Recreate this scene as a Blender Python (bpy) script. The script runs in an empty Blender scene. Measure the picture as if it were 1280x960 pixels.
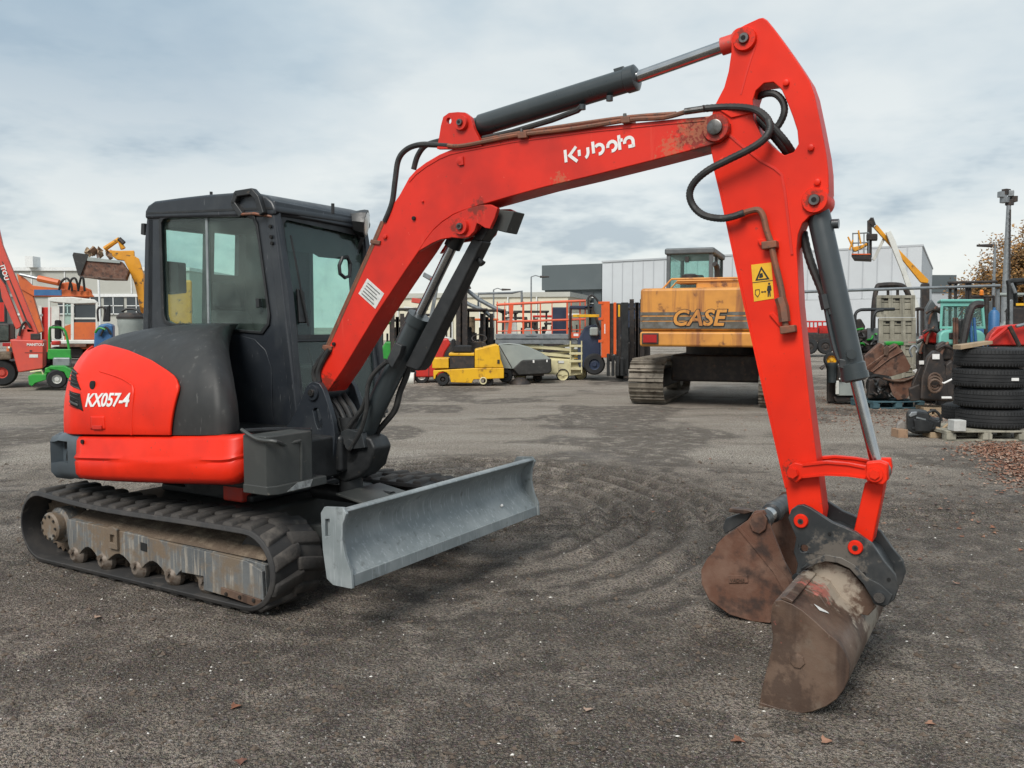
import bpy, bmesh, math, random
import numpy as np
from mathutils import Vector as V, Matrix, noise
from mathutils.geometry import tessellate_polygon
rnd = random.Random(7)
R = math.radians
scene = bpy.context.scene
col = scene.collection

# ------------------------------------------------------------------ camera, sky, sun, exposure
FPX, PITCH, CAMH = 1068.6, 0.0681, 1.602
cam_d = bpy.data.cameras.new('camera'); cam = bpy.data.objects.new('camera', cam_d); col.objects.link(cam)
cam.location = (0, 0, CAMH); cam.rotation_euler = (math.pi/2-PITCH, 0, 0)
cam_d.sensor_width = 36; cam_d.lens = 36*FPX/1280; cam_d.clip_start = .05; cam_d.clip_end = 2000
scene.camera = cam
scene.render.resolution_x, scene.render.resolution_y = 1024, 768

SUN_EL, SUN_AZ = 47, 205            # compass-like: azimuth measured from +Y clockwise, light comes from there
world = bpy.data.worlds.new('World'); scene.world = world; world.use_nodes = True
nt = world.node_tree; nt.nodes.clear()
def wn(t, **k):
    n = nt.nodes.new(t)
    for a, b in k.items(): setattr(n, a, b)
    return n
def wl(a, b): nt.links.new(a, b)
out = wn('ShaderNodeOutputWorld'); bg = wn('ShaderNodeBackground'); bg.inputs['Strength'].default_value = .1
wl(bg.outputs[0], out.inputs[0])
sky = wn('ShaderNodeTexSky', sky_type='NISHITA', sun_disc=False, sun_elevation=R(SUN_EL), sun_rotation=R(SUN_AZ))
tc = wn('ShaderNodeTexCoord'); sep = wn('ShaderNodeSeparateXYZ'); wl(tc.outputs['Generated'], sep.inputs[0])
def wm(op, a, b=None, c=None):
    n = wn('ShaderNodeMath', operation=op)
    for i, x in enumerate((a, b, c)):
        if x is None: continue
        if isinstance(x, (int, float)): n.inputs[i].default_value = x
        else: wl(x, n.inputs[i])
    return n.outputs[0]
cmb = wn('ShaderNodeCombineXYZ'); wl(sep.outputs[0], cmb.inputs[0]); wl(sep.outputs[1], cmb.inputs[1]); wl(wm('MULTIPLY', sep.outputs[2], 2.1), cmb.inputs[2])
def cloud(scale, detail, rough, loc, stretch=(1, 1, 1)):
    mp = wn('ShaderNodeMapping'); mp.inputs['Location'].default_value = loc; mp.inputs['Scale'].default_value = stretch
    wl(cmb.outputs[0], mp.inputs[0])
    n = wn('ShaderNodeTexNoise'); n.inputs['Scale'].default_value = scale; n.inputs['Detail'].default_value = detail
    n.inputs['Roughness'].default_value = rough
    wl(mp.outputs[0], n.inputs['Vector']); return n.outputs['Fac']
def ramp(fac, stops):
    r = wn('ShaderNodeValToRGB'); e = r.color_ramp.elements
    while len(e) < len(stops): e.new(.5)
    for i, (p, c) in enumerate(stops): e[i].position = p; e[i].color = (*c, 1)
    wl(fac, r.inputs[0]); return r.outputs[0]
big = cloud(1.15, 2, .5, (1.9, 4.3, .35))
fine = cloud(3.1, 5, .55, (7.7, 4.2, 0))
fac = wm('ADD', wm('MULTIPLY', big, .60), wm('MULTIPLY', fine, .40))
SK = 4.25
base = ramp(fac, [(.39, (.40*SK, .515*SK, .61*SK)), (.48, (.54*SK, .645*SK, .71*SK)), (.58, (.77*SK, .825*SK, .83*SK))])
# low broken cloud towards the horizon: paler, with slate streaks
lo = cloud(4.2, 5, .58, (1.3, 9.2, 2.2), (1, 1, 1.5))
low = ramp(lo, [(.44, (.90*SK, .915*SK, .88*SK)), (.53, (.76*SK, .805*SK, .80*SK)), (.62, (.45*SK, .52*SK, .57*SK))])
mx = wn('ShaderNodeMix', data_type='RGBA'); 
mr = wn('ShaderNodeMapRange'); mr.inputs[1].default_value = .02; mr.inputs[2].default_value = .36; mr.interpolation_type = 'SMOOTHSTEP'
wl(sep.outputs[2], mr.inputs[0]); wl(mr.outputs[0], mx.inputs[0]); wl(low, mx.inputs[6]); wl(base, mx.inputs[7])
m2 = wn('ShaderNodeMix', data_type='RGBA'); m2.inputs[0].default_value = .06
wl(mx.outputs[2], m2.inputs[6]); wl(sky.outputs[0], m2.inputs[7]); wl(m2.outputs[2], bg.inputs['Color'])

sun_d = bpy.data.lights.new('sun', 'SUN'); sun_d.energy = 1.5; sun_d.angle = R(26); sun_d.color = (1, .96, .9)
sun = bpy.data.objects.new('sun', sun_d); col.objects.link(sun)
az, el = R(SUN_AZ), R(SUN_EL)
sdir = V((math.sin(az)*math.cos(el), math.cos(az)*math.cos(el), math.sin(el)))
sun.rotation_euler = sdir.to_track_quat('Z', 'Y').to_euler()
scene.view_settings.view_transform = 'Standard'; scene.view_settings.look = 'None'
scene.view_settings.exposure = 1.2; scene.view_settings.gamma = 1; scene.view_settings.use_curve_mapping = False
scene.render.engine = 'CYCLES'

# ------------------------------------------------------------------ measuring helpers: the spot seen at a picture point, at a known plane of the place
CP, SP = math.cos(PITCH), math.sin(PITCH)
EYE = V((0, 0, CAMH))
def ray(px, py):
    u = (px-640)/FPX; v = (480-py)/FPX
    return V((u, CP+v*SP, -SP+v*CP))
def hit(px, py, p, n):
    d = ray(px, py); return EYE + d*((p-EYE).dot(n)/d.dot(n))
def Q(px, py, Y): return hit(px, py, V((0, Y, 0)), V((0, 1, 0)))
def G(px, py): return hit(px, py, V((0, 0, 0)), V((0, 0, 1)))
def PRJ(P):
    x, y, z = P-EYE; d = y*CP-z*SP; w = y*SP+z*CP
    return 640+FPX*x/d, 480-FPX*w/d
# machine frame of the excavator: u forward, l towards its far side, z up
HEAD = .5358
FW = V((math.cos(HEAD), -math.sin(HEAD), 0)); LT = V((math.sin(HEAD), math.cos(HEAD), 0)); UP = V((0, 0, 1))
MC = V((-1.833, 5.993, 0))
def M(u, l, z): return MC+FW*u+LT*l+UP*z
def ML(px, py, l): return hit(px, py, MC+LT*l, LT)
def MF(px, py, u): return hit(px, py, MC+FW*u, FW)

# ------------------------------------------------------------------ materials
MATS = {}
def mat(name, c1, rough=.5, metal=0., c2=None, scale=6., lo=.45, hi=.65, c3=None, scale3=25., lo3=.58, hi3=.66, bump=0., bscale=60., coat=0., rvar=0., streak=None, spec=None, wear=None):
    if name in MATS: return MATS[name]
    m = bpy.data.materials.new(name); m.use_nodes = True; t = m.node_tree; N = t.nodes; b = N['Principled BSDF']
    def nd(k): return N.new(k)
    def ln(a, c): t.links.new(a, c)
    b.inputs['Roughness'].default_value = rough; b.inputs['Metallic'].default_value = metal
    if coat: b.inputs['Coat Weight'].default_value = coat; b.inputs['Coat Roughness'].default_value = .12
    if spec is not None: b.inputs['Specular IOR Level'].default_value = spec
    geo = nd('ShaderNodeNewGeometry')
    def nz(s, det=3, stretch=None, r=.6):
        n = nd('ShaderNodeTexNoise'); n.inputs['Scale'].default_value = s; n.inputs['Detail'].default_value = det; n.inputs['Roughness'].default_value = r
        if stretch:
            mp = nd('ShaderNodeMapping'); mp.inputs['Scale'].default_value = stretch; ln(geo.outputs['Position'], mp.inputs[0]); ln(mp.outputs[0], n.inputs['Vector'])
        else: ln(geo.outputs['Position'], n.inputs['Vector'])
        return n.outputs['Fac']
    def rng(f, a, c, o0=0., o1=1.):
        r = nd('ShaderNodeMapRange'); r.inputs[1].default_value = a; r.inputs[2].default_value = c; r.inputs[3].default_value = o0; r.inputs[4].default_value = o1
        ln(f, r.inputs[0]); return r.outputs[0]
    cur = None
    def mixin(cur, fac, c):
        x = nd('ShaderNodeMix'); x.data_type = 'RGBA'; ln(fac, x.inputs[0])
        if cur is None: x.inputs[6].default_value = (*c1, 1)
        else: ln(cur, x.inputs[6])
        x.inputs[7].default_value = (*c, 1); return x.outputs[2]
    if c2 is None: c2 = tuple(x*.86 for x in c1)
    cur = mixin(cur, rng(nz(scale), lo, hi), c2)
    if streak:
        cs, ss, l_, h_ = streak; cur = mixin(cur, rng(nz(1., 4, (ss, ss, ss*.06)), l_, h_), cs)
    if c3: cur = mixin(cur, rng(nz(scale3, 6), lo3, hi3), c3)
    if wear:      # chips where the sheet metal bends: pointiness of real edges
        cw, a_, s_ = wear
        cur = mixin(cur, rng(nz(s_, 4), a_, a_+.03), cw)
    ln(cur, b.inputs['Base Color'])
    if rvar: ln(rng(nz(scale*1.7), .3, .7, max(rough-rvar, .03), min(rough+rvar, 1)), b.inputs['Roughness'])
    if bump:
        bp = nd('ShaderNodeBump'); bp.inputs['Strength'].default_value = bump; bp.inputs['Distance'].default_value = .01
        ln(nz(bscale, 4), bp.inputs['Height']); ln(bp.outputs[0], b.inputs['Normal'])
    MATS[name] = m; return m
def stain(name, spots, c, scale=18., lo=.44, hi=.60, amount=.9):
    # dirt, grease or bare metal of its own shape round given places of a machine
    m = MATS[name]; t = m.node_tree; N = t.nodes; b = N['Principled BSDF']; geo = N.new('ShaderNodeNewGeometry'); acc = None
    for p, r in spots:
        d = N.new('ShaderNodeVectorMath'); d.operation = 'DISTANCE'; t.links.new(geo.outputs['Position'], d.inputs[0]); d.inputs[1].default_value = p
        g = N.new('ShaderNodeMapRange'); g.inputs[1].default_value = r; g.inputs[2].default_value = r*.25; t.links.new(d.outputs['Value'], g.inputs[0])
        if acc is None: acc = g.outputs[0]
        else: a = N.new('ShaderNodeMath'); a.operation = 'MAXIMUM'; t.links.new(acc, a.inputs[0]); t.links.new(g.outputs[0], a.inputs[1]); acc = a.outputs[0]
    n = N.new('ShaderNodeTexNoise'); n.inputs['Scale'].default_value = scale; n.inputs['Detail'].default_value = 5; n.inputs['Roughness'].default_value = .65; t.links.new(geo.outputs['Position'], n.inputs['Vector'])
    k = N.new('ShaderNodeMath'); k.operation = 'MULTIPLY_ADD'; k.inputs[1].default_value = .35; t.links.new(acc, k.inputs[0]); q = N.new('ShaderNodeMath'); q.operation = 'SUBTRACT'; q.inputs[1].default_value = .20; t.links.new(n.outputs['Fac'], q.inputs[0]); t.links.new(q.outputs[0], k.inputs[2])
    g = N.new('ShaderNodeMapRange'); g.inputs[1].default_value = lo; g.inputs[2].default_value = hi; g.inputs[4].default_value = amount; t.links.new(k.outputs[0], g.inputs[0])
    x = N.new('ShaderNodeMix'); x.data_type = 'RGBA'; t.links.new(g.outputs[0], x.inputs[0]); x.inputs[7].default_value = (*c, 1); src = b.inputs['Base Color'].links[0].from_socket; t.links.new(src, x.inputs[6]); t.links.new(x.outputs[2], b.inputs['Base Color'])
def scratches(name, c, stretch, th=.70, scale=1.):
    m = MATS[name]; t = m.node_tree; N = t.nodes; b = N['Principled BSDF']; geo = N.new('ShaderNodeNewGeometry')
    for rot in ((.3, .5, .4), (-.6, .2, 1.1)):
        mp = N.new('ShaderNodeMapping'); mp.inputs['Scale'].default_value = stretch; mp.inputs['Rotation'].default_value = rot; t.links.new(geo.outputs['Position'], mp.inputs[0])
        n = N.new('ShaderNodeTexNoise'); n.inputs['Scale'].default_value = scale; n.inputs['Detail'].default_value = 2; t.links.new(mp.outputs[0], n.inputs['Vector'])
        g = N.new('ShaderNodeMapRange'); g.inputs[1].default_value = th; g.inputs[2].default_value = th+.02; g.inputs[4].default_value = .8; t.links.new(n.outputs['Fac'], g.inputs[0])
        x = N.new('ShaderNodeMix'); x.data_type = 'RGBA'; t.links.new(g.outputs[0], x.inputs[0]); x.inputs[7].default_value = (*c, 1); src = b.inputs['Base Color'].links[0].from_socket; t.links.new(src, x.inputs[6]); t.links.new(x.outputs[2], b.inputs['Base Color'])
def glass(name, tint, gloss=.12, dirt=.0, dirtc=(.6, .6, .55), dl=.45, dh=.7, ds=5.):
    m = bpy.data.materials.new(name); m.use_nodes = True; t = m.node_tree; N = t.nodes; N.clear()
    o = N.new('ShaderNodeOutputMaterial'); tr = N.new('ShaderNodeBsdfTransparent'); tr.inputs[0].default_value = (*tint, 1)
    gl = N.new('ShaderNodeBsdfGlossy'); gl.inputs['Roughness'].default_value = .04
    lw = N.new('ShaderNodeLayerWeight'); lw.inputs[0].default_value = .5; pw = N.new('ShaderNodeMath'); pw.operation = 'POWER'; pw.inputs[1].default_value = 4; t.links.new(lw.outputs['Facing'], pw.inputs[0])
    ad = N.new('ShaderNodeMath'); ad.operation = 'MULTIPLY_ADD'; ad.inputs[1].default_value = .7; ad.inputs[2].default_value = gloss*.3; t.links.new(pw.outputs[0], ad.inputs[0])
    mx = N.new('ShaderNodeMixShader'); t.links.new(ad.outputs[0], mx.inputs[0]); t.links.new(tr.outputs[0], mx.inputs[1]); t.links.new(gl.outputs[0], mx.inputs[2])
    last = mx.outputs[0]
    if dirt:
        df = N.new('ShaderNodeBsdfDiffuse'); df.inputs[0].default_value = (*dirtc, 1)
        geo = N.new('ShaderNodeNewGeometry'); n = N.new('ShaderNodeTexNoise'); n.inputs['Scale'].default_value = ds; n.inputs['Detail'].default_value = 6; t.links.new(geo.outputs['Position'], n.inputs['Vector'])
        r = N.new('ShaderNodeMapRange'); r.inputs[1].default_value = dl; r.inputs[2].default_value = dh; r.inputs[3].default_value = dirt*.25; r.inputs[4].default_value = dirt; t.links.new(n.outputs['Fac'], r.inputs[0])
        m3 = N.new('ShaderNodeMixShader'); t.links.new(r.outputs[0], m3.inputs[0]); t.links.new(last, m3.inputs[1]); t.links.new(df.outputs[0], m3.inputs[2]); last = m3.outputs[0]
    t.links.new(last, o.inputs[0]); MATS[name] = m; return m

# ------------------------------------------------------------------ mesh builder
XD = [0.]        # bearing that the parked machine now being built faces along
class MB:
    def __init__(s): s.v = []; s.f = []
    def add(s, vs, fs):
        o = len(s.v); s.v += [V(x) for x in vs]; s.f += [tuple(i+o for i in f) for f in fs]; return s
    def hexa(s, a, b):     # a: 4 bottom corners, b: 4 top corners
        return s.add(list(a)+list(b), [(3, 2, 1, 0), (4, 5, 6, 7), (0, 1, 5, 4), (1, 2, 6, 5), (2, 3, 7, 6), (3, 0, 4, 7)])
    def box(s, x0, y0, z0, x1, y1, z1):
        return s.hexa([(x0, y0, z0), (x1, y0, z0), (x1, y1, z0), (x0, y1, z0)], [(x0, y0, z1), (x1, y0, z1), (x1, y1, z1), (x0, y1, z1)])
    def mbox(s, u0, l0, z0, u1, l1, z1):     # box in the machine frame
        return s.hexa([M(u0, l0, z0), M(u1, l0, z0), M(u1, l1, z0), M(u0, l1, z0)], [M(u0, l0, z1), M(u1, l0, z1), M(u1, l1, z1), M(u0, l1, z1)])
    def prism(s, pts, vec, holes=()):
        pts = [V(p) for p in pts]; vec = V(vec); n = len(pts)
        if not holes:
            s.add(pts+[p+vec for p in pts], [tuple(range(n))[::-1], tuple(range(n, 2*n))]+[(i, (i+1) % n, n+(i+1) % n, n+i) for i in range(n)]); return s
        loops = [pts]+[[V(p) for p in h] for h in holes]; allp = [p for lp in loops for p in lp]; k = len(allp)
        tris = tessellate_polygon(loops)
        fs = [tuple(t)[::-1] for t in tris]+[tuple(i+k for i in t) for t in tris]
        o = 0
        for lp in loops:
            m = len(lp); fs += [(o+i, o+(i+1) % m, k+o+(i+1) % m, k+o+i) for i in range(m)]; o += m
        return s.add(allp+[p+vec for p in allp], fs)
    def cyl(s, a, b, r, r2=None, n=16, caps=True):
        a, b = V(a), V(b); r2 = r if r2 is None else r2; d = (b-a).normalized(); x = d.orthogonal().normalized(); y = d.cross(x)
        vs = [a+(x*math.cos(t)+y*math.sin(t))*r for t in [2*math.pi*i/n for i in range(n)]]+[b+(x*math.cos(t)+y*math.sin(t))*r2 for t in [2*math.pi*i/n for i in range(n)]]
        fs = [(i, (i+1) % n, n+(i+1) % n, n+i) for i in range(n)]
        if caps: fs += [tuple(range(n))[::-1], tuple(range(n, 2*n))]
        return s.add(vs, fs)
    def tube(s, path, r, n=8, closed=False):
        P = [V(p) for p in path]; k = len(P); vs = []; prev = None
        for i in range(k):
            if closed: d = P[(i+1) % k]-P[i-1]
            else: d = P[min(i+1, k-1)]-P[max(i-1, 0)]
            d.normalize()
            x = d.orthogonal().normalized() if prev is None else (prev-d*prev.dot(d)).normalized()
            prev = x; y = d.cross(x); rr = r[i] if isinstance(r, (list, tuple)) else r
            vs += [P[i]+(x*math.cos(2*math.pi*j/n)+y*math.sin(2*math.pi*j/n))*rr for j in range(n)]
        fs = []
        for i in range(k if closed else k-1):
            q = (i+1) % k
            fs += [(i*n+j, i*n+(j+1) % n, q*n+(j+1) % n, q*n+j) for j in range(n)]
        if not closed: fs += [tuple(range(n))[::-1], tuple(range((k-1)*n, k*n))]
        return s.add(vs, fs)
    def lathe(s, prof, o, ax, n=24, caps=True):        # prof: (distance along axis, radius)
        o = V(o); d = V(ax).normalized(); x = d.orthogonal().normalized(); y = d.cross(x); k = len(prof); vs = []
        for h_, r in prof: vs += [o+d*h_+(x*math.cos(2*math.pi*j/n)+y*math.sin(2*math.pi*j/n))*max(r, 1e-4) for j in range(n)]
        fs = [(i*n+j, i*n+(j+1) % n, (i+1)*n+(j+1) % n, (i+1)*n+j) for i in range(k-1) for j in range(n)]
        if caps: fs += [tuple(range(n))[::-1], tuple(range((k-1)*n, k*n))]
        return s.add(vs, fs)
    def grid(s, rows, flip=False):          # rows of equal length of points
        k = len(rows); n = len(rows[0]); vs = [p for r in rows for p in r]
        fs = [(i*n+j, i*n+j+1, (i+1)*n+j+1, (i+1)*n+j) for i in range(k-1) for j in range(n-1)]
        if flip: fs = [f[::-1] for f in fs]
        return s.add(vs, fs)
    # things seen across the yard: shapes given on an upright plane at depth Y and as deep as t
    def pbox(s, x0, y0, x1, y1, Y, t=.5):
        a, b, c, d = Q(x0, y1, Y), Q(x1, y1, Y), Q(x1, y0, Y), Q(x0, y0, Y); return s.prism([a, b, c, d], (XD[0]*t, t, 0))
    def ppoly(s, pts, Y, t=.3, holes=()): return s.prism([Q(x, y, Y) for x, y in pts], (XD[0]*t, t, 0), [[Q(x, y, Y) for x, y in h] for h in holes])
    def pcyl(s, px, py, rp, Y, t=.3, n=20):
        a = Q(px, py, Y); r = rp*Y/FPX; return s.cyl(a, a+V((0, t, 0)), r, n=n)
    def ptube(s, pts, Y, r, n=8): return s.tube([Q(p[0], p[1], Y+(p[2] if len(p) > 2 else 0)) for p in pts], r, n)
ROOT = {}
def build(name, mb, m, parent=None, smooth=35, bevel=0, seg=2, label=None):
    me = bpy.data.meshes.new(name); off = V((0, 0, 0))
    r = parent
    while r is not None and r.parent is not None: r = r.parent
    if r is not None: off = ROOT.get(r.name, V((0, 0, 0)))
    me.from_pydata([p-off for p in mb.v], [], mb.f); me.update()
    bm = bmesh.new(); bm.from_mesh(me); bmesh.ops.recalc_face_normals(bm, faces=bm.faces); bm.to_mesh(me); bm.free()
    if smooth: me.shade_smooth(); me.set_sharp_from_angle(angle=R(smooth))
    if m is not None: me.materials.append(MATS[m] if isinstance(m, str) else m)
    o = bpy.data.objects.new(name, me); col.objects.link(o)
    if parent is not None: o.parent = parent
    if bevel:
        b = o.modifiers.new('bevel', 'BEVEL'); b.width = bevel; b.segments = seg; b.limit_method = 'ANGLE'; b.angle_limit = R(38); b.harden_normals = bool(smooth)
    if label: o['label'] = label
    return o
def thing(name, label, cat, loc, group=None, local=False, rz=0):
    o = bpy.data.objects.new(name, None); col.objects.link(o); o.location = loc; o.rotation_euler = (0, 0, rz); o.empty_display_size = .2
    o['label'] = label; o['category'] = cat
    if group: o['group'] = group
    ROOT[o.name] = V((0, 0, 0)) if local else V(loc)
    return o
def tag(o, label, cat, group=None):
    o['label'] = label; o['category'] = cat
    if group: o['group'] = group
    return o
def struct(o, kind='structure'): o['kind'] = kind; return o
def inst(name, src, parent, mtx):
    o = bpy.data.objects.new(name, src.data); col.objects.link(o); o.parent = parent; o.matrix_local = mtx
    for md in src.modifiers:
        if md.type == 'BEVEL':
            b = o.modifiers.new('bevel', 'BEVEL'); b.width = md.width; b.segments = md.segments; b.limit_method = 'ANGLE'; b.angle_limit = md.angle_limit
    return o
def copy_tree(o, parent=None):
    c = o.copy(); col.objects.link(c); c.parent = parent
    if o.name in ROOT: ROOT[c.name] = ROOT[o.name].copy()
    for ch in list(o.children): copy_tree(ch, c)
    return c
def spline(pts, k=6):
    P = [V(p) for p in pts]; out = []
    for i in range(len(P)-1):
        p0, p1, p2, p3 = P[max(i-1, 0)], P[i], P[i+1], P[min(i+2, len(P)-1)]
        for j in range(k):
            t = j/k; out.append(.5*((2*p1)+(p2-p0)*t+(2*p0-5*p1+4*p2-p3)*t*t+(3*p1-p0-3*p2+p3)*t**3))
    out.append(P[-1]); return out
def letters(name, txt, o, ex, ey, size, m, parent, depth=.002, bold=0., shear=0., align='LEFT'):
    # raised flat lettering on a face: ex along the line, ey up
    cu = bpy.data.curves.new(name, 'FONT'); cu.body = txt; cu.size = 1; cu.offset = bold; cu.shear = shear; cu.align_x = align; cu.extrude = depth/size; cu.resolution_u = 3
    tmp = bpy.data.objects.new('tmp', cu); col.objects.link(tmp)
    src = tmp.to_mesh(); pv = [v.co.copy() for v in src.vertices]; pf = [tuple(p.vertices) for p in src.polygons]; tmp.to_mesh_clear(); bpy.data.objects.remove(tmp)
    ex, ey = V(ex).normalized()*size, V(ey).normalized()*size; ez = ex.cross(ey).normalized()*size
    mb = MB(); mb.v = [V(o)+ex*p.x+ey*p.y+ez*p.z for p in pv]; mb.f = pf
    return build(name, mb, m, parent, smooth=0)
def strokes(mb, o, ex, ey, lines, w, t=.002):
    # flat stroke lettering, each line a polyline in (x, y)
    o, ex, ey = V(o), V(ex), V(ey); nz_ = ex.cross(ey).normalized()*t
    for ln_ in lines:
        L_, R_ = [], []
        for i, p in enumerate(ln_):
            a = ln_[max(i-1, 0)]; b = ln_[min(i+1, len(ln_)-1)]; d = V((b[0]-a[0], b[1]-a[1])).normalized(); q = V((-d.y, d.x))*w/2
            k = 1.
            if 0 < i < len(ln_)-1:
                d1 = V((p[0]-a[0], p[1]-a[1])).normalized(); k = 1/max(.5, d1.dot(d))
            q = q*k
            L_.append(o+ex*(p[0]+q.x)+ey*(p[1]+q.y)); R_.append(o+ex*(p[0]-q.x)+ey*(p[1]-q.y))
        mb.prism(L_+R_[::-1], nz_)
    return mb
# ------------------------------------------------------------------ ground: one sheet, fine near the machine, coarse to the horizon
LATT = {}
def vnoise(x, y, sc, seed):
    if seed not in LATT: LATT[seed] = np.random.RandomState(seed).rand(256, 256)
    T = LATT[seed]
    X, Y = x*sc, y*sc; xi, yi = np.floor(X).astype(int), np.floor(Y).astype(int); fx, fy = X-xi, Y-yi
    fx = fx*fx*(3-2*fx); fy = fy*fy*(3-2*fy); g = lambda a, b: T[a & 255, b & 255]
    return (g(xi, yi)*(1-fx)+g(xi+1, yi)*fx)*(1-fy)+(g(xi, yi+1)*(1-fx)+g(xi+1, yi+1)*fx)*fy-.5
def sstep(a, b, x):
    t = np.clip((x-a)/(b-a), 0, 1); return t*t*(3-2*t)
RUT_C = G(575, 640)
def gheight(x, y):
    z = .020*vnoise(x, y, .9, 1)+.016*vnoise(x, y, 3.1, 2)+.009*vnoise(x, y, 9, 3)+.006*vnoise(x, y, 23, 4)
    # the turning marks of the tracks and of wheels, beyond the blade
    dx, dy = x-RUT_C.x, y-RUT_C.y; r = np.hypot(dx, dy*.8)+.10*vnoise(x, y, 1.3, 5); a = np.arctan2(dy, dx)
    m = sstep(.95, 1.15, r)*(1-sstep(2.2, 2.8, r))*sstep(-1.3, -.6, a)*(1-sstep(1.9, 2.6, a))
    z = z+m*.034*np.sin(r*2*np.pi/.27)*(.6+.8*vnoise(x, y, 2.2, 6)+.4)
    # straight wheel ruts running across behind the machine
    s = (y-7.1)-.10*(x-1)+.35*vnoise(x, y*0, .5, 8); m2 = np.exp(-(s/.5)**2)*sstep(-2., -.5, x)
    z = z+m2*.022*np.sin(s*2*np.pi/.24)
    m3 = np.exp(-((y-5.6+.55*(x+3.6))/.5)**2)*sstep(-6.2, -5.2, x)*(1-sstep(-3.5, -3.1, x))
    z = z+m3*.02*np.sin((y*.85+x*.5)*2*np.pi/.17)
    # hollow in front of the loose bucket
    h = G(905, 800); z = z-.05*np.exp(-(((x-h.x)/.16)**2+((y-h.y)/.28)**2))
    fall = np.clip(1.4-np.hypot(x, y)/26, .25, 1)
    return z*fall-.006
def axis(fine0, fine1, step, lo, hi, grow=1.16):
    a = list(np.arange(fine0, fine1, step)); s = step
    while a[-1] < hi: s *= grow; a.append(a[-1]+s)
    b = []; s = step; p = fine0
    while p > lo: s *= grow; p -= s; b.append(p)
    return np.array(b[::-1]+a)
gx = axis(-4.6, 4.6, .024, -900, 900, 1.13)
gy = []; p = 2.2
while p < 900: gy.append(p); p += max(.018, .0042*p*(1 if p < 14 else (p/14)**1.2))
gy = np.array([-900, -300, -90, -30, -10, -3, 0, 1.4]+gy)
X, Y = np.meshgrid(gx, gy); Z = gheight(X, Y); nx, ny = len(gx), len(gy)
co = np.stack([X, Y, Z], -1).reshape(-1, 3).astype(np.float32)
i = np.arange(nx*ny).reshape(ny, nx); quads = np.stack([i[:-1, :-1], i[:-1, 1:], i[1:, 1:], i[1:, :-1]], -1).reshape(-1, 4).astype(np.int32)
me = bpy.data.meshes.new('ground'); me.vertices.add(len(co)); me.vertices.foreach_set('co', co.ravel())
me.loops.add(quads.size); me.loops.foreach_set('vertex_index', quads.ravel())
def dark_soil(x, y):      # dark ground: wet soil where wheels and tracks have turned, plus two set spots
    dx, dy = x-RUT_C.x, y-RUT_C.y; r = np.hypot(dx, dy*.8)+.10*vnoise(x, y, 1.3, 5)
    a = sstep(.8, 1.2, r)*(1-sstep(2.2, 3.0, r))*(.5+.6*np.sin(r*2*np.pi/.27+2.4))
    s = (y-7.1)-.10*(x-1)+.35*vnoise(x, y*0, .5, 8); b = np.exp(-(s/.75)**2)*sstep(-2.5, -.5, x)*(.65+.35*np.sin(s*2*np.pi/.24))
    e = np.exp(-((y-5.6+.55*(x+3.6))/.6)**2)*(1-sstep(-3.5, -2.9, x))*(.6+.4*np.sin((y*.85+x*.5)*2*np.pi/.17))
    f = np.exp(-((y-4.3-.12*x+.5*vnoise(x, y*0, .4, 12))/.55)**2)*.8*sstep(-.6, .6, vnoise(x, y, .7, 13)*2+.3)
    h = G(905, 800); k = np.exp(-(((x-h.x)/.22)**2+((y-h.y)/.40)**2))  # darker oval over the hollow by the loose bucket
    p = sstep(.05, .22, vnoise(x, y, .55, 14)+.5*vnoise(x, y, 1.7, 15))*.7
    mach = np.exp(-((((x+1.8)*.8)**2+((y-6.0))**2)/2.2))  # soft round darker spot centred under the excavator
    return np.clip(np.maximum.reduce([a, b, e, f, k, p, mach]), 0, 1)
ca = me.attributes.new('dark_soil', 'FLOAT', 'POINT'); ca.data.foreach_set('value', dark_soil(X, Y).ravel().astype(np.float32))
me.polygons.add(len(quads)); me.polygons.foreach_set('loop_start', np.arange(0, quads.size, 4, dtype=np.int32)); me.update(calc_edges=True); me.shade_smooth()
ground = bpy.data.objects.new('ground', me); col.objects.link(ground); struct(ground)
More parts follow.
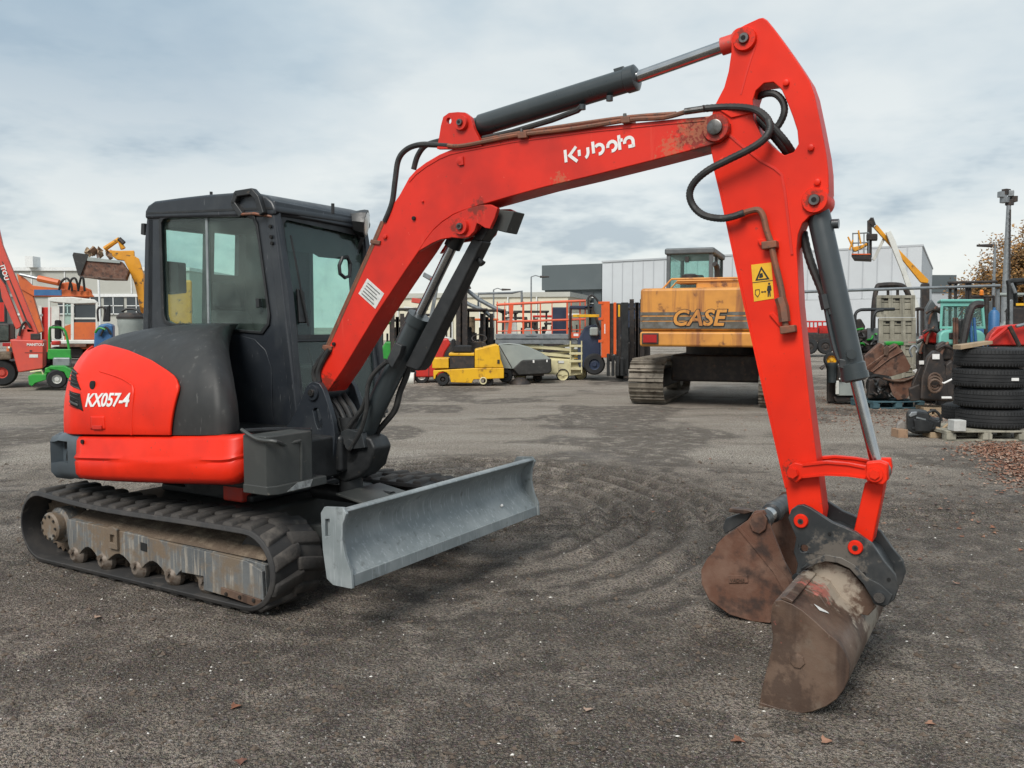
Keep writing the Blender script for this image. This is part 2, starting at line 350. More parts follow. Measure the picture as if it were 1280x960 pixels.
def ground_mat():
    m = bpy.data.materials.new('yard_gravel'); m.use_nodes = True; t = m.node_tree; N = t.nodes; b = N['Principled BSDF']; geo = N.new('ShaderNodeNewGeometry')
    def nz(s, d=3, r=.6, st=None):
        n = N.new('ShaderNodeTexNoise'); n.noise_dimensions = '2D'; n.inputs['Scale'].default_value = s; n.inputs['Detail'].default_value = d; n.inputs['Roughness'].default_value = r
        if st:
            mp = N.new('ShaderNodeMapping'); mp.inputs['Scale'].default_value = st; t.links.new(geo.outputs['Position'], mp.inputs[0]); t.links.new(mp.outputs[0], n.inputs['Vector'])
        else: t.links.new(geo.outputs['Position'], n.inputs['Vector'])
        return n.outputs['Fac']
    def vor(s, f='F1'):
        n = N.new('ShaderNodeTexVoronoi'); n.voronoi_dimensions = '2D'; n.feature = f; n.inputs['Scale'].default_value = s; t.links.new(geo.outputs['Position'], n.inputs['Vector']); return n
    def rng(f, a, c, o0=0, o1=1):
        r = N.new('ShaderNodeMapRange'); r.inputs[1].default_value = a; r.inputs[2].default_value = c; r.inputs[3].default_value = o0; r.inputs[4].default_value = o1; t.links.new(f, r.inputs[0]); return r.outputs[0]
    def mix(a, c, f):
        x = N.new('ShaderNodeMix'); x.data_type = 'RGBA'
        for k, v in ((6, a), (7, c)):
            if isinstance(v, tuple): x.inputs[k].default_value = (*v, 1)
            else: t.links.new(v, x.inputs[k])
        t.links.new(f, x.inputs[0]); return x.outputs[2]
    def mul(a, c):
        x = N.new('ShaderNodeMath'); x.operation = 'MULTIPLY'
        for k, v in ((0, a), (1, c)):
            if isinstance(v, (int, float)): x.inputs[k].default_value = v
            else: t.links.new(v, x.inputs[k])
        return x.outputs[0]
    c = mix((.250, .206, .166), (.400, .336, .275), rng(nz(1.1), .38, .62))
    c = mix(c, (.120, .097, .078), rng(nz(3.7, 4, .65), .52, .66))
    # dry, compacted pale ground further out, wet dark ground near
    sp = N.new('ShaderNodeSeparateXYZ'); t.links.new(geo.outputs['Position'], sp.inputs[0])
    ady = N.new('ShaderNodeMath'); ady.operation = 'ADD'; t.links.new(sp.outputs[1], ady.inputs[0]); t.links.new(rng(nz(.35, 5), .2, .8, -4.0, 4.0), ady.inputs[1])
    dry = rng(ady.outputs[0], 7.6, 10.5)
    c = mix(c, mix((.46, .395, .325), (.58, .51, .43), rng(nz(1.6, 4, .6, (.35, 1, 1)), .35, .65)), mul(dry, rng(nz(.8, 4, .6, (.5, 1.6, 1)), .24, .44)))
    at_ = N.new('ShaderNodeAttribute'); at_.attribute_name = 'dark_soil'; mu = at_.outputs['Fac']
    c = mix(c, mix((.062, .049, .038), (.108, .086, .068), rng(nz(9, 4), .35, .65)), mul(mu, rng(nz(5, 4), .30, .50)))
    v = vor(95); c = mix(c, v.outputs['Color'], mul(rng(nz(30, 3), .30, .7), .05))
    c = mix(c, (.055, .044, .036), mul(rng(nz(58, 2), .47, .62), .85)); c = mix(c, (.33, .29, .25), mul(rng(nz(83, 2, .5), .56, .70), .6))
    v2 = vor(70); c = mix(c, (.36, .33, .29), mul(rng(v2.outputs['Distance'], .16, .10), rng(nz(13, 2), .52, .60)))
    v3 = vor(33); c = mix(c, (.42, .39, .35), mul(rng(v3.outputs['Distance'], .13, .08), rng(nz(5.3, 2), .55, .62)))
    v4 = vor(140); c = mix(c, (.035, .031, .028), mul(rng(v4.outputs['Distance'], .3, .2), rng(nz(21, 2), .46, .56)))
    t.links.new(c, b.inputs['Base Color'])
    wet = rng(nz(.55, 5), .56, .70)
    t.links.new(rng(wet, 0, 1, .92, .55), b.inputs['Roughness']); b.inputs['Specular IOR Level'].default_value = .3
    vb = vor(60, 'F1'); vb2 = vor(150, 'F1')
    ad = N.new('ShaderNodeMath'); ad.operation = 'MULTIPLY_ADD'; ad.inputs[1].default_value = .55; t.links.new(vb.outputs['Distance'], ad.inputs[0]); t.links.new(mul(nz(22, 4, .7), 1.1), ad.inputs[2])
    ad2 = N.new('ShaderNodeMath'); ad2.operation = 'MULTIPLY_ADD'; ad2.inputs[1].default_value = .35; t.links.new(vb2.outputs['Distance'], ad2.inputs[0]); t.links.new(ad.outputs[0], ad2.inputs[2])
    bp = N.new('ShaderNodeBump'); bp.inputs['Strength'].default_value = 1.0; bp.inputs['Distance'].default_value = .032
    t.links.new(ad2.outputs[0], bp.inputs['Height']); t.links.new(bp.outputs[0], b.inputs['Normal']); return m
me.materials.append(ground_mat())
def gz(x, y): return float(gheight(np.array([x]), np.array([y]))[0])

# loose stones lying on the gravel
mat('stone_dark', (.085, .076, .068), .9, c2=(.13, .12, .11), scale=40)
mat('stone_mid', (.25, .23, .21), .9, c2=(.18, .165, .15), scale=40)
mat('stone_pale', (.62, .59, .54), .85, c2=(.72, .70, .66), scale=40)
rs = np.random.RandomState(3)
def pebbles(name, n, smin, smax, m, label, dmin=2.6, dmax=11):
    d = dmin*(dmax/dmin)**rs.rand(n)
    xs = (rs.rand(n)-.5)*1.25*d; zs = gheight(xs, d); k = rs.rand(n)
    octo = np.array([(1, 0, 0), (0, 1, 0), (-1, 0, 0), (0, -1, 0), (0, 0, 1), (0, 0, -1)], float)
    fc = np.array([(0, 1, 4), (1, 2, 4), (2, 3, 4), (3, 0, 4), (1, 0, 5), (2, 1, 5), (3, 2, 5), (0, 3, 5)])
    s = (smin+(smax-smin)*k**3)*(.7+.05*d); jit = 1+.7*(rs.rand(n, 6, 1)-.5); an = rs.rand(n)*6.28; ca, sa = np.cos(an), np.sin(an)
    P = octo[None]*jit*s[:, None, None]*np.stack([.8+.6*rs.rand(n), .7+.4*rs.rand(n), .45+.3*rs.rand(n)], -1)[:, None, :]
    Px = P[..., 0]*ca[:, None]-P[..., 1]*sa[:, None]; Py = P[..., 0]*sa[:, None]+P[..., 1]*ca[:, None]
    W = np.stack([Px+xs[:, None], Py+d[:, None], P[..., 2]+(zs+s*.15)[:, None]], -1).reshape(-1, 3)
    F_ = (fc[None]+6*np.arange(n)[:, None, None]).reshape(-1, 3)
    me = bpy.data.meshes.new(name); me.from_pydata(W.tolist(), [], F_.tolist()); me.materials.append(MATS[m])
    o = bpy.data.objects.new(name, me); col.objects.link(o); struct(o, 'stuff'); o['label'] = label; o['category'] = 'gravel'; return o
pebbles('gravel', 9000, .003, .011, 'stone_dark', 'dark loose gravel strewn over the yard')
pebbles('gravel', 4200, .0025, .009, 'stone_mid', 'grey loose gravel strewn over the yard')
pebbles('gravel', 800, .0025, .009, 'stone_pale', 'pale chips of stone strewn over the yard')

mat('clod', (.120, .090, .068), .95, c2=(.065, .049, .038), scale=25, bump=.6, bscale=80)
mat('stone_brown', (.15, .13, .11), .9, c2=(.10, .085, .07), scale=40)
pebbles('gravel', 1100, .005, .017, 'stone_brown', 'larger grey stones strewn over the yard', 2.6, 9)
pebbles('soil_clods', 3800, .006, .022, 'clod', 'brown crumbs of soil strewn over the yard', 2.6, 10)
# fallen leaves
for i, c in enumerate([(.24, .10, .055), (.32, .17, .11), (.40, .28, .21), (.17, .075, .05)]): mat('leaf_%d' % i, c, .7, c2=tuple(x*.6 for x in c), scale=30)
def leaf_geo(mb, x, y, s, rr):
    a = rr.random()*6.28; z = gz(x, y)+.003+rr.random()*.006; lob = [(0, 0), (.35, .28), (.3, .5), (.62, .36), (.75, .16), (1, 0), (.75, -.16), (.62, -.36), (.3, -.5), (.35, -.28)]
    t = (rr.random()-.5)*.9; c_ = rr.random()*.3; P = []
    for (u, w) in lob:
        zz_ = z+s*(abs(w)*c_*1.5+max(0, t*w)+.12*u*rr.random()); P.append((x+s*(u*math.cos(a)-w*math.sin(a)), y+s*(u*math.sin(a)+w*math.cos(a)), zz_))
    o = len(mb.v); mb.v += [V(p) for p in P]; mb.f += [(o, o+1, o+2, o+3), (o, o+3, o+4, o+5), (o, o+5, o+6, o+7), (o, o+7, o+8, o+9)]
rr = random.Random(11)
def leaf_field(n, spots, label):
    mbs = [MB() for _ in range(4)]
    for _ in range(n):
        px, py, sx, sy = rr.choice(spots); x_, y_ = rr.gauss(px, sx), rr.gauss(py, sy)
        if y_ < 440: continue
        g = G(x_, y_); leaf_geo(mbs[rr.choice((0, 0, 1, 1, 2, 3))], g.x, g.y, .022+.036*rr.random(), rr)
    me = bpy.data.meshes.new('fallen_leaves'); vs, fs, ms = [], [], []
    for k, mb in enumerate(mbs):
        o = len(vs); vs += mb.v; fs += [tuple(i+o for i in f) for f in mb.f]; ms += [k]*len(mb.f)
    me.from_pydata(vs, [], fs); [me.materials.append(MATS['leaf_%d' % k]) for k in range(4)]; me.polygons.foreach_set('material_index', ms)
    o = bpy.data.objects.new('fallen_leaves', me); col.objects.link(o); struct(o, 'stuff'); o['label'] = label; o['category'] = 'leaves'
leaf_field(2200, [(1262, 568, 26, 9), (1275, 585, 20, 12), (1240, 562, 22, 6)], 'brown fallen leaves in a drift before the tyre pallet')
leaf_field(2600, [(1085, 508, 45, 9), (1120, 524, 55, 8), (1060, 497, 40, 5), (1190, 505, 30, 10)], 'faded fallen leaves around the blue pallet and scrap')
leaf_field(260, [(1200, 620, 60, 40), (1000, 560, 120, 60), (980, 510, 60, 10)], 'scattered fallen leaves on the gravel right of the arm')
for i, (px, py, s) in enumerate([(302, 877, .06), (912, 928, .06), (738, 886, .05), (126, 770, .05), (1040, 925, .06), (300, 955, .05), (1172, 905, .05)]):
    g = G(px, py); mb = MB(); leaf_geo(mb, g.x, g.y, s, rr); o = build('oak_leaf', mb, 'leaf_%d' % (0, 0, 2, 2, 1, 3, 1)[i], None, smooth=0)
    tag(o, ['red brown oak leaf alone on gravel below the near track', 'red brown leaf on gravel under the front bucket', 'pale leaf on gravel left of the front bucket', 'small pale leaf on gravel just below the track', 'tan leaf at the bottom edge right of the front bucket', 'dark brown leaf at the bottom edge below the track', 'tan leaf lying on gravel at lower right'][i], 'leaf', 'single leaves on the gravel')
# ------------------------------------------------------------------ materials of the machines
mat('red_paint', (.76, .024, .005), .42, c2=(.56, .017, .005), scale=2.2, lo=.40, hi=.70, coat=.0, spec=.3, rvar=.07, c3=(.42, .035, .02), scale3=30, lo3=.66, hi3=.72, bump=.03, bscale=9)
mat('boom_red', (.66, .026, .012), .42, c2=(.47, .022, .013), scale=3, lo=.40, hi=.70, coat=.08, spec=.35, rvar=.08, c3=(.20, .05, .03), scale3=22, lo3=.69, hi3=.72, streak=((.66, .07, .04), 14, .62, .72))
mat('red_dusty', (.60, .05, .03), .5, c2=(.50, .06, .045), scale=7, c3=(.30, .12, .09), scale3=30, lo3=.62, hi3=.68)
mat('navy_metal', (.019, .023, .029), .40, c2=(.029, .033, .038), scale=5, coat=.08, c3=(.16, .165, .17), scale3=60, lo3=.70, hi3=.73, rvar=.1)
mat('black_hood', (.021, .021, .0205), .55, c2=(.031, .0305, .029), scale=3.5, rvar=.08, c3=(.07, .068, .064), scale3=14, lo3=.62, hi3=.75)
mat('black_metal', (.014, .015, .016), .46, c2=(.024, .025, .026), scale=9, rvar=.12, c3=(.08, .065, .05), scale3=26, lo3=.66, hi3=.72)
mat('cylinder_grey', (.030, .038, .041), .33, c2=(.040, .047, .050), scale=4, coat=.25, rvar=.08, c3=(.03, .03, .03), scale3=40, lo3=.70, hi3=.74)
mat('weight_grey', (.056, .070, .081), .42, c2=(.085, .105, .118), scale=3, coat=.15, c3=(.17, .16, .14), scale3=35, lo3=.68, hi3=.74)
mat('box_grey', (.040, .043, .041), .5, c2=(.058, .060, .056), scale=4, c3=(.14, .13, .11), scale3=20, lo3=.66, hi3=.74)
mat('blade_grey', (.190, .215, .220), .45, c2=(.250, .275, .280), scale=5, rvar=.1, c3=(.11, .12, .12), scale3=16, lo3=.60, hi3=.74, streak=((.33, .36, .37), 60, .55, .72))
mat('chrome', (.42, .43, .44), .2, 1., c2=(.5, .5, .5), scale=10)
mat('pin_steel', (.16, .155, .15), .35, .9, c2=(.10, .09, .08), scale=30)
mat('rust_pipe', (.16, .075, .048), .6, .2, c2=(.24, .085, .045), scale=14, c3=(.08, .055, .045), scale3=50)
mat('hose', (.020, .020, .020), .55, c2=(.035, .034, .032), scale=20)
mat('rubber', (.026, .025, .025), .72, c2=(.045, .041, .038), scale=6, c3=(.085, .075, .066), scale3=11, lo3=.60, hi3=.74)
mat('rubber_dusty', (.046, .041, .037), .85, c2=(.030, .028, .027), scale=6, c3=(.105, .092, .080), scale3=7, lo3=.54, hi3=.70, bump=.35, bscale=60)
mat('track_frame', (.125, .130, .130), .6, c2=(.09, .095, .098), scale=4, streak=((.27, .245, .21), 48, .50, .64), c3=(.15, .115, .082), scale3=5, lo3=.50, hi3=.62, bump=.2, bscale=70)
mat('caked_dirt', (.105, .075, .052), .95, c2=(.20, .155, .11), scale=9, lo=.5, hi=.7, bump=.9, bscale=40)
mat('roller', (.17, .14, .115), .6, .3, c2=(.10, .07, .05), scale=30)
mat('rust', (.120, .054, .033), .72, c2=(.175, .100, .070), scale=5, c3=(.045, .026, .020), scale3=7, lo3=.50, hi3=.64, rvar=.1, bump=.2, bscale=50)
mat('worn_rust', (.092, .055, .038), .52, .1, c2=(.145, .095, .068), scale=4.5, c3=(.155, .115, .087), scale3=6, lo3=.58, hi3=.70, rvar=.12, bump=.15, bscale=50, streak=((.045, .027, .020), 7, .52, .66))
mat('hitch_black', (.024, .027, .029), .42, c2=(.045, .046, .046), scale=8, c3=(.13, .125, .12), scale3=24, lo3=.66, hi3=.74, rvar=.12)
mat('pink_mark', (.50, .13, .11), .6, c2=(.40, .2, .17), scale=30)
mat('white_mark', (.75, .74, .72), .5, c2=(.66, .65, .62), scale=20)
mat('sticker_grey', (.62, .62, .60), .5, c2=(.50, .50, .48), scale=60)
mat('sticker_yellow', (.75, .42, .02), .45, c2=(.68, .36, .02), scale=20)
mat('ink', (.015, .015, .015), .5)
mat('seat_cloth', (.012, .0125, .014), .9, c2=(.02, .02, .022), scale=20)
mat('cab_lining', (.035, .037, .036), .8, c2=(.05, .05, .048), scale=4)
mat('lamp_lens', (.75, .73, .68), .2, c2=(.6, .55, .45), scale=20)
mat('dark_hole', (.008, .008, .008), .9)
mat('shiny_scuff', (.55, .56, .55), .35, .6, c2=(.3, .3, .3), scale=30)
glass('cab_glass', (.86, .95, .92), dirt=.06, dirtc=(.50, .60, .54), dl=.42, dh=.66, ds=4.)
glass('wind_glass', (.84, .94, .91), dirt=.05, dirtc=(.34, .38, .35), dl=.5, dh=.72, ds=16.)
glass('pale_glass', (.80, .93, .90), dirt=.08, dirtc=(.45, .55, .52))

stain('boom_red', [(ML(884, 166, -.17), .20), (ML(858, 172, -.17), .10), (ML(575, 283, -.17), .10), (ML(600, 262, -.17), .10), (ML(408, 480, -.17), .12)], (.10, .026, .016), 26, .46, .60, .75)
stain('boom_red', [(ML(868, 160, -.17), .16), (ML(840, 185, -.17), .14), (ML(700, 228, -.17), .10)], (.40, .16, .08), 60, .56, .62, .5)
scratches('black_hood', (.075, .074, .07), (30, 30, 6), .70); scratches('navy_metal', (.10, .105, .11), (60, 60, 9), .72); scratches('boom_red', (.66, .12, .08), (14, 50, 26), .75); scratches('red_paint', (.82, .07, .035), (12, 44, 24), .76)
stain('red_paint', [(ML(1001, 655, -.15), .10), (ML(990, 590, -.15), .07), (ML(1095, 592, -.15), .07), (ML(1018, 250, -.15), .07), (ML(930, 48, -.15), .07)], (.10, .03, .02), 40, .46, .58, .75)
stain('worn_rust', [(ML(1040, 740, -.2), .25), (ML(1085, 770, .0), .3)], (.42, .36, .29), 14, .46, .60, .75)
stain('worn_rust', [(ML(970, 800, -.65), .18), (ML(985, 870, -.65), .2)], (.055, .034, .025), 16, .46, .60, .7)
stain('worn_rust', [(ML(1030, 728, -.35), .13), (ML(1012, 720, -.4), .08)], (.40, .12, .095), 34, .47, .58, .8)
stain('hitch_black', [(ML(1050, 700, -.23), .2)], (.14, .12, .10), 30, .46, .60, .7)
stain('track_frame', [(M(-.3, -.93, .33), .45), (M(.2, -.93, .33), .3), (M(-.88, -.98, .26), .3)], (.155, .112, .075), 11, .50, .62, .9)
EX = thing('excavator', 'red tracked excavator with dark cab, grey dozer blade and long bent boom', 'excavator', MC)
def px_l(l, pts): return [ML(x, y, l) for x, y in pts]

# --- undercarriage: two rubber tracks
TR, TL_ = -.97, .985
def track_path(off, n=14):
    pts = []; r0, r1 = .240+off, .232+off
    for i in range(n+1):
        a = math.pi*1.5-math.pi*i/n; pts.append((TR+r0*math.cos(a), .255+r0*math.sin(a)))
    for i in range(1, 8):                     # sagging top run
        t = i/8; pts.append((TR+(TL_-TR)*t, (.495+off)*(1-t)+(.482+off)*t-.022*math.sin(math.pi*t)-.008*math.sin(2*math.pi*t)))
    for i in range(n+1):
        a = math.pi*.5-math.pi*i/n; pts.append((TL_+r1*math.cos(a), .250+r1*math.sin(a)))
    for i in range(1, 10): t = i/10; pts.append((TL_+(TR-TL_)*t, (.018-off)*(1-t)+(.015-off)*t))
    return pts
lug_src = {}
for side, l0, l1 in ((-1, -.98, -.58), (1, .58, .98)):
    o_, i_ = track_path(0), track_path(-.03); k = len(o_); mb = MB()
    rows = []
    for (a, b) in zip(o_, i_): rows.append([M(a[0], l0+.012, a[1]), M(a[0], l1-.012, a[1]), M(b[0], l1, b[1]-.0), M(b[0], l0, b[1])])
    vs = [p for r in rows for p in r]; fs = []
    for q in range(k):
        w = (q+1) % k
        for j in range(4): fs.append((q*4+j, q*4+(j+1) % 4, w*4+(j+1) % 4, w*4+j))
    mb.add(vs, fs)
    belt = build('track_belt', mb, 'rubber', EX, bevel=.008)
    # lugs: two staggered rows of chevron bars, each a piece of its own
    seg = []; tot = 0
    for q in range(k): a, b = o_[q], o_[(q+1) % k]; d = math.hypot(b[0]-a[0], b[1]-a[1]); seg.append((tot, d, a, b)); tot += d
    def at(s):
        s %= tot
        for st, d, a, b in seg:
            if s <= st+d+1e-9: t = (s-st)/d; return a[0]+(b[0]-a[0])*t, a[1]+(b[1]-a[1])*t, (b[0]-a[0])/d, (b[1]-a[1])/d
    nl = 36
    for row in (0, 1):
        key = row
        if key not in lug_src:
            mb = MB(); s_ = -1 if row == 0 else 1; lo = -.185 if row == 0 else -.02; hi = .02 if row == 0 else .185
            sk = .045*s_
            def lg(x, y, z): return (x+sk*((y-lo)/(hi-lo)-.5), y, z)
            b0 = [lg(-.052, lo, -.02), lg(.046, lo, -.02), lg(.046, hi, -.02), lg(-.052, hi, -.02)]; t0 = [lg(-.040, lo+.008, .018), lg(.028, lo+.008, .018), lg(.028, hi-.004, .018), lg(-.040, hi-.004, .018)]
            mb.hexa(b0, t0); lug_src[key] = None
            me = bpy.data.meshes.new('track_lug'); me.from_pydata(mb.v, [], mb.f); bm = bmesh.new(); bm.from_mesh(me); bmesh.ops.recalc_face_normals(bm, faces=bm.faces); bmesh.ops.bevel(bm, geom=bm.edges[:], offset=.006, segments=1, affect='EDGES'); bm.to_mesh(me); bm.free(); me.shade_smooth(); me.set_sharp_from_angle(angle=R(40)); me.materials.append(MATS['rubber_dusty']); lug_src[key] = me
        for q in range(nl):
            u, z, du, dz = at((q+.5*row)*tot/nl); X_ = FW*du+UP*dz; Z_ = -FW*dz+UP*du
            if Z_.dot(FW*(u-.0)+UP*(z-.25)) < 0: Z_ = -Z_
            X_ = LT.cross(Z_)
            m4 = Matrix((X_, LT, Z_)).transposed().to_4x4(); m4.translation = M(u, (l0+l1)/2, z)-MC
            o = bpy.data.objects.new('track_lug', lug_src[key]); col.objects.link(o); o.parent = belt; o.matrix_local = m4
    # track frame: scalloped side plate, sloped dirty top, rollers, sprocket motor, front cover
    s = side; lf = s*.93 if s < 0 else .63; dirn = 1
    zc = lambda u: .235+.018*(-u)
    top = [(-.72, .330), (-.4, .325), (0, .315), (.35, .305), (.95, .30), (1.10, .285)]
    rol = [-.66, -.36, -.02, .30, .60]
    bot = []
    for a, b in zip(rol[:-1], rol[1:]):
        for j in range(7): t = j/6; bot.append((a+.045+(b-a-.09)*t, .105+.065*math.sin(math.pi*t)))
    poly = [(-.74, .30)]+top+[(1.11, .10), (.645, .095)]+bot[::-1]+[(-.70, .10), (-.73, .16)]
    mb = MB().prism([M(u, lf, z) for u, z in poly], LT*.30)
    tf = build('track_frame', mb, 'track_frame', EX, bevel=.006)
    mb = MB(); n_ = 18; r0, r1, r2 = [], [], []
    for j in range(n_+1):
        u = -.74+1.83*j/n_; b_ = .02*noise.noise(V((u*7, s, 1)))
        r0.append(M(u, lf+.012, .318-.012*j/n_)); r1.append(M(u, lf+.10, .352+b_)); r2.append(M(u, lf+.29, .40+b_))
    mb.grid([r0, r1, r2]); build('dirt_layer', mb, 'caked_dirt', tf, smooth=60)
    mb = MB().prism([M(u, lf-.022, z) for u, z in [(.43, .15), (.43, .285), (.47, .31), (.98, .295), (1.10, .255), (1.11, .055), (.62, .075), (.62, .155)]], LT*.02); build('front_cover', mb, 'track_frame', tf, bevel=.004)
    mb = MB().prism([M(u, lf-.036, z) for u, z in [(.78, .080), (.78, .122), (1.10, .100), (1.10, .050)]], LT*.012)
    sc = build('scraper_plate', mb, 'worn_rust', tf, bevel=.003)
    for u in (.83, .94, 1.05): build('bolt', MB().cyl(M(u, lf-.045, .09), M(u, lf-.03, .09), .011, n=6), 'pin_steel', sc)
    build('tow_slot', MB().prism([M(u, lf-.004, z) for u, z in [(.03, .225), (.03, .275), (.09, .272), (.09, .222)]], LT*.003), 'dark_hole', tf)
    mb = MB().prism([M(u, lf-.02, z) for u, z in [(-.27, .20), (-.27, .335), (-.22, .345), (-.18, .33), (-.18, .20)]], LT*.02, [[M(u, lf-.02, z) for u, z in [(-.25, .24), (-.25, .29), (-.205, .29), (-.205, .24)]]]); build('frame_bracket', mb, 'track_frame', tf, bevel=.004)
    for u in rol:
        mb = MB().lathe([(-.015, .03), (0, .052), (.02, .068), (.05, .068), (.06, .045), (.22, .045), (.23, .068), (.27, .068)], M(u, lf, .098), LT, 20); build('roller', mb, 'roller', EX, smooth=30)
        build('roller_bolt', MB().cyl(M(u, lf-.03, .125), M(u, lf, .125), .018, n=8), 'roller', tf)
    mb = MB().lathe([(0, .04), (0, .085), (.012, .098), (.06, .10), (.075, .12), (.22, .12)], M(TR+.09, l0+.015 if s < 0 else l0+.1, .262), LT, 28); mo = build('drive_motor', mb, 'track_frame', EX, smooth=30)
    for j in range(9):
        a = 2*math.pi*j/9; p = M(TR+.09+.075*math.cos(a), l0+.012, .262+.075*math.sin(a)); build('bolt', MB().cyl(p-LT*.006, p+LT*.01, .009, n=6), 'pin_steel', mo)
    mb = MB(); prof = []
    for j in range(42):
        a = 2*math.pi*j/42; r = .205 if j % 2 else .175; prof.append(M(TR+r*math.cos(a), (l0+l1)/2-.03, .255+r*math.sin(a)))
    build('sprocket', mb.prism(prof, LT*.06), 'caked_dirt', EX)
    mb = MB().lathe([(0, .12), (0, .19), (.05, .2), (.16, .2), (.21, .19), (.21, .12)], M(TL_, (l0+l1)/2-.06, .25), LT, 32); build('idler_wheel', mb, 'rubber', EX)
    # inner guide teeth of the lower run
    for j in range(36):
        u = TR+.05+j*.052; mb = MB().box(-.013, -.03, 0, .013, .03, .045)
        if j == 0:
            tooth = build('guide_tooth', MB().add([M(u, (l0+l1)/2, .045)+FW*x+LT*y+UP*z for x, y, z in mb.v], mb.f), 'caked_dirt', belt)
        else:
            inst('guide_tooth', tooth, belt, Matrix.Translation(FW*.052*j))
# middle frame, slewing ring
mb = MB().mbox(-.62, -.60, .22, .62, .60, .46); build('centre_frame', mb, 'box_grey', EX, bevel=.03)
mb = MB().mbox(-.45, -.42, .46, .45, .42, .52); build('frame_top', mb, 'black_metal', EX, bevel=.02)
build('slewing_ring', MB().cyl(M(0, 0, .5), M(0, 0, .66), .46, n=40), 'black_metal', EX)
build('red_cover', MB().mbox(.22, -.46, .47, .40, -.36, .66), 'red_dusty', EX, bevel=.015)
# --- dozer blade
BU = 1.765
prof = [(0, .284), (-.006, .335), (-.060, .395), (-.112, .465), (-.130, .545), (-.105, .605), (-.055, .645), (-.030, .662), (-.045, .674), (-.075, .672)]
back = [(-.13, .655), (-.165, .60), (-.178, .54), (-.165, .46), (-.11, .38), (-.045, .335), (-.030, .284)]
sp = [(p.x, p.y) for p in spline([(a, b, 0) for a, b in prof[1:]], 4)]
allp = [prof[0]]+sp+back
mb = MB().prism([M(BU+u, -.965, z) for u, z in allp], LT*1.93); blade = build('dozer_blade', mb, 'blade_grey', EX, smooth=40)
for l in (-.985, .965):
    pl = [(.012, .275), (.004, .365), (-.03, .43), (-.05, .52), (-.045, .60), (-.02, .655), (-.045, .685), (-.17, .675), (-.195, .64), (-.185, .45), (-.16, .30), (-.12, .275)]
    mb = MB().prism([M(BU+u, l, z) for u, z in pl], LT*.02, [[M(BU+u, l, z) for u, z in [(-.165, .52), (-.165, .61), (-.135, .615), (-.13, .53)]]]); build('end_plate', mb, 'blade_grey', blade, bevel=.004)
mb = MB().prism([M(BU+u, -.955, z) for u, z in [(.004, .278), (-.002, .338), (-.014, .340), (-.012, .278)]], LT*1.91); build('cutting_edge', mb, 'blade_grey', blade, bevel=.003)
build('weld_spot', MB().lathe([(0, .012), (.012, .008)], M(BU-.06, .58, .41), FW-UP*.6, 8), 'white_mark', blade)
for l in (-.50, .50):
    mb = MB().hexa([M(.55, l-.06, .24), M(BU-.16, l-.06, .33), M(BU-.16, l+.06, .33), M(.55, l+.06, .24)], [M(.55, l-.06, .36), M(BU-.17, l-.06, .50), M(BU-.17, l+.06, .50), M(.55, l+.06, .36)]); build('blade_arm', mb, 'box_grey', EX, bevel=.012)
build('blade_cylinder', MB().cyl(M(.6, 0, .50), M(1.25, 0, .50), .055, n=18), 'black_metal', EX)
build('blade_rod', MB().cyl(M(1.25, 0, .50), M(BU-.15, 0, .48), .03, n=14), 'chrome', EX)
mb = MB().hexa([M(1.05, -.30, .56), M(1.42, -.30, .50), M(1.42, .12, .50), M(1.05, .12, .56)], [M(1.05, -.30, .575), M(1.42, -.30, .515), M(1.42, .12, .515), M(1.05, .12, .575)]); build('hose_guard', mb, 'box_grey', EX, bevel=.004)

# --- upper structure
plan = [(-.55, -.95), (-.72, -.95)]
for i in range(23):
    a = R(220+i*(320-220)/22) if False else R(132+i*(228-132)/22); plan.append((1.27*math.cos(a), -1.27*math.sin(a)))
plan += [(-.72, .95), (-.3, .95), (.2, .93)]
mb = MB().prism([M(u*.96, l*.94, .66) for u, l in plan]+[M(.40, .80, .66), M(.62, .35, .66), M(.98, .20, .66), M(.98, -.80, .66)], UP*.26); build('upper_frame', mb, 'black_metal', EX, bevel=.02)
# counterweight with a recessed grab slot in each rear corner
tailp = [(-.545, -.955), (-.60, -.957), (-.655, -.957), (-.71, -.955), (-.765, -.952), (-.81, -.948)]
for i in range(33): a = R(131+i*98/32); tailp.append((1.275*math.cos(a), -1.275*math.sin(a)))
tailp += [(-.74, .95), (-.64, .957), (-.545, .955)]
prf = [(.585, .10), (.60, .03), (.64, .0), (.70, .0), (.76, 0), (.84, 0), (.872, .012), (.893, .05), (.905, .16)]
rows = []
for z, ins in prf:
    rows.append([M(u*(1-ins*.8), l*(1-ins*.8), z+(.012 if u > -.8 else 0)) for u, l in tailp])
mb = MB(); n = len(tailp); k = len(prf); vs = [p for r in rows for p in r]
slot = lambda i, j: 3 <= i <= 4 and (2 <= j <= 5)
fs = [(i*n+j, i*n+j+1, (i+1)*n+j+1, (i+1)*n+j) for i in range(k-1) for j in range(n-1) if not slot(i, j)]
mb.add(vs, fs)
for ja, jb in ((2, 6),):        # recess walls and floor
    ring = [(3, j) for j in range(ja, jb+1)]+[(4, jb), (5, jb)]+[(5, j) for j in range(jb-1, ja-1, -1)]+[(4, ja)]
    o1 = [rows[i][j] for i, j in ring]; inn = []
    for p in o1: q = p-MC; inn.append(MC+V((q.x, q.y, q.z*.97+.022))+LT*.07+FW*.03)
    m_ = len(ring); mb.add(o1+inn, [(a, (a+1) % m_, m_+(a+1) % m_, m_+a) for a in range(m_)]+[tuple(range(m_, 2*m_))])
cwt = build('counterweight', mb, 'weight_grey', EX, smooth=45)
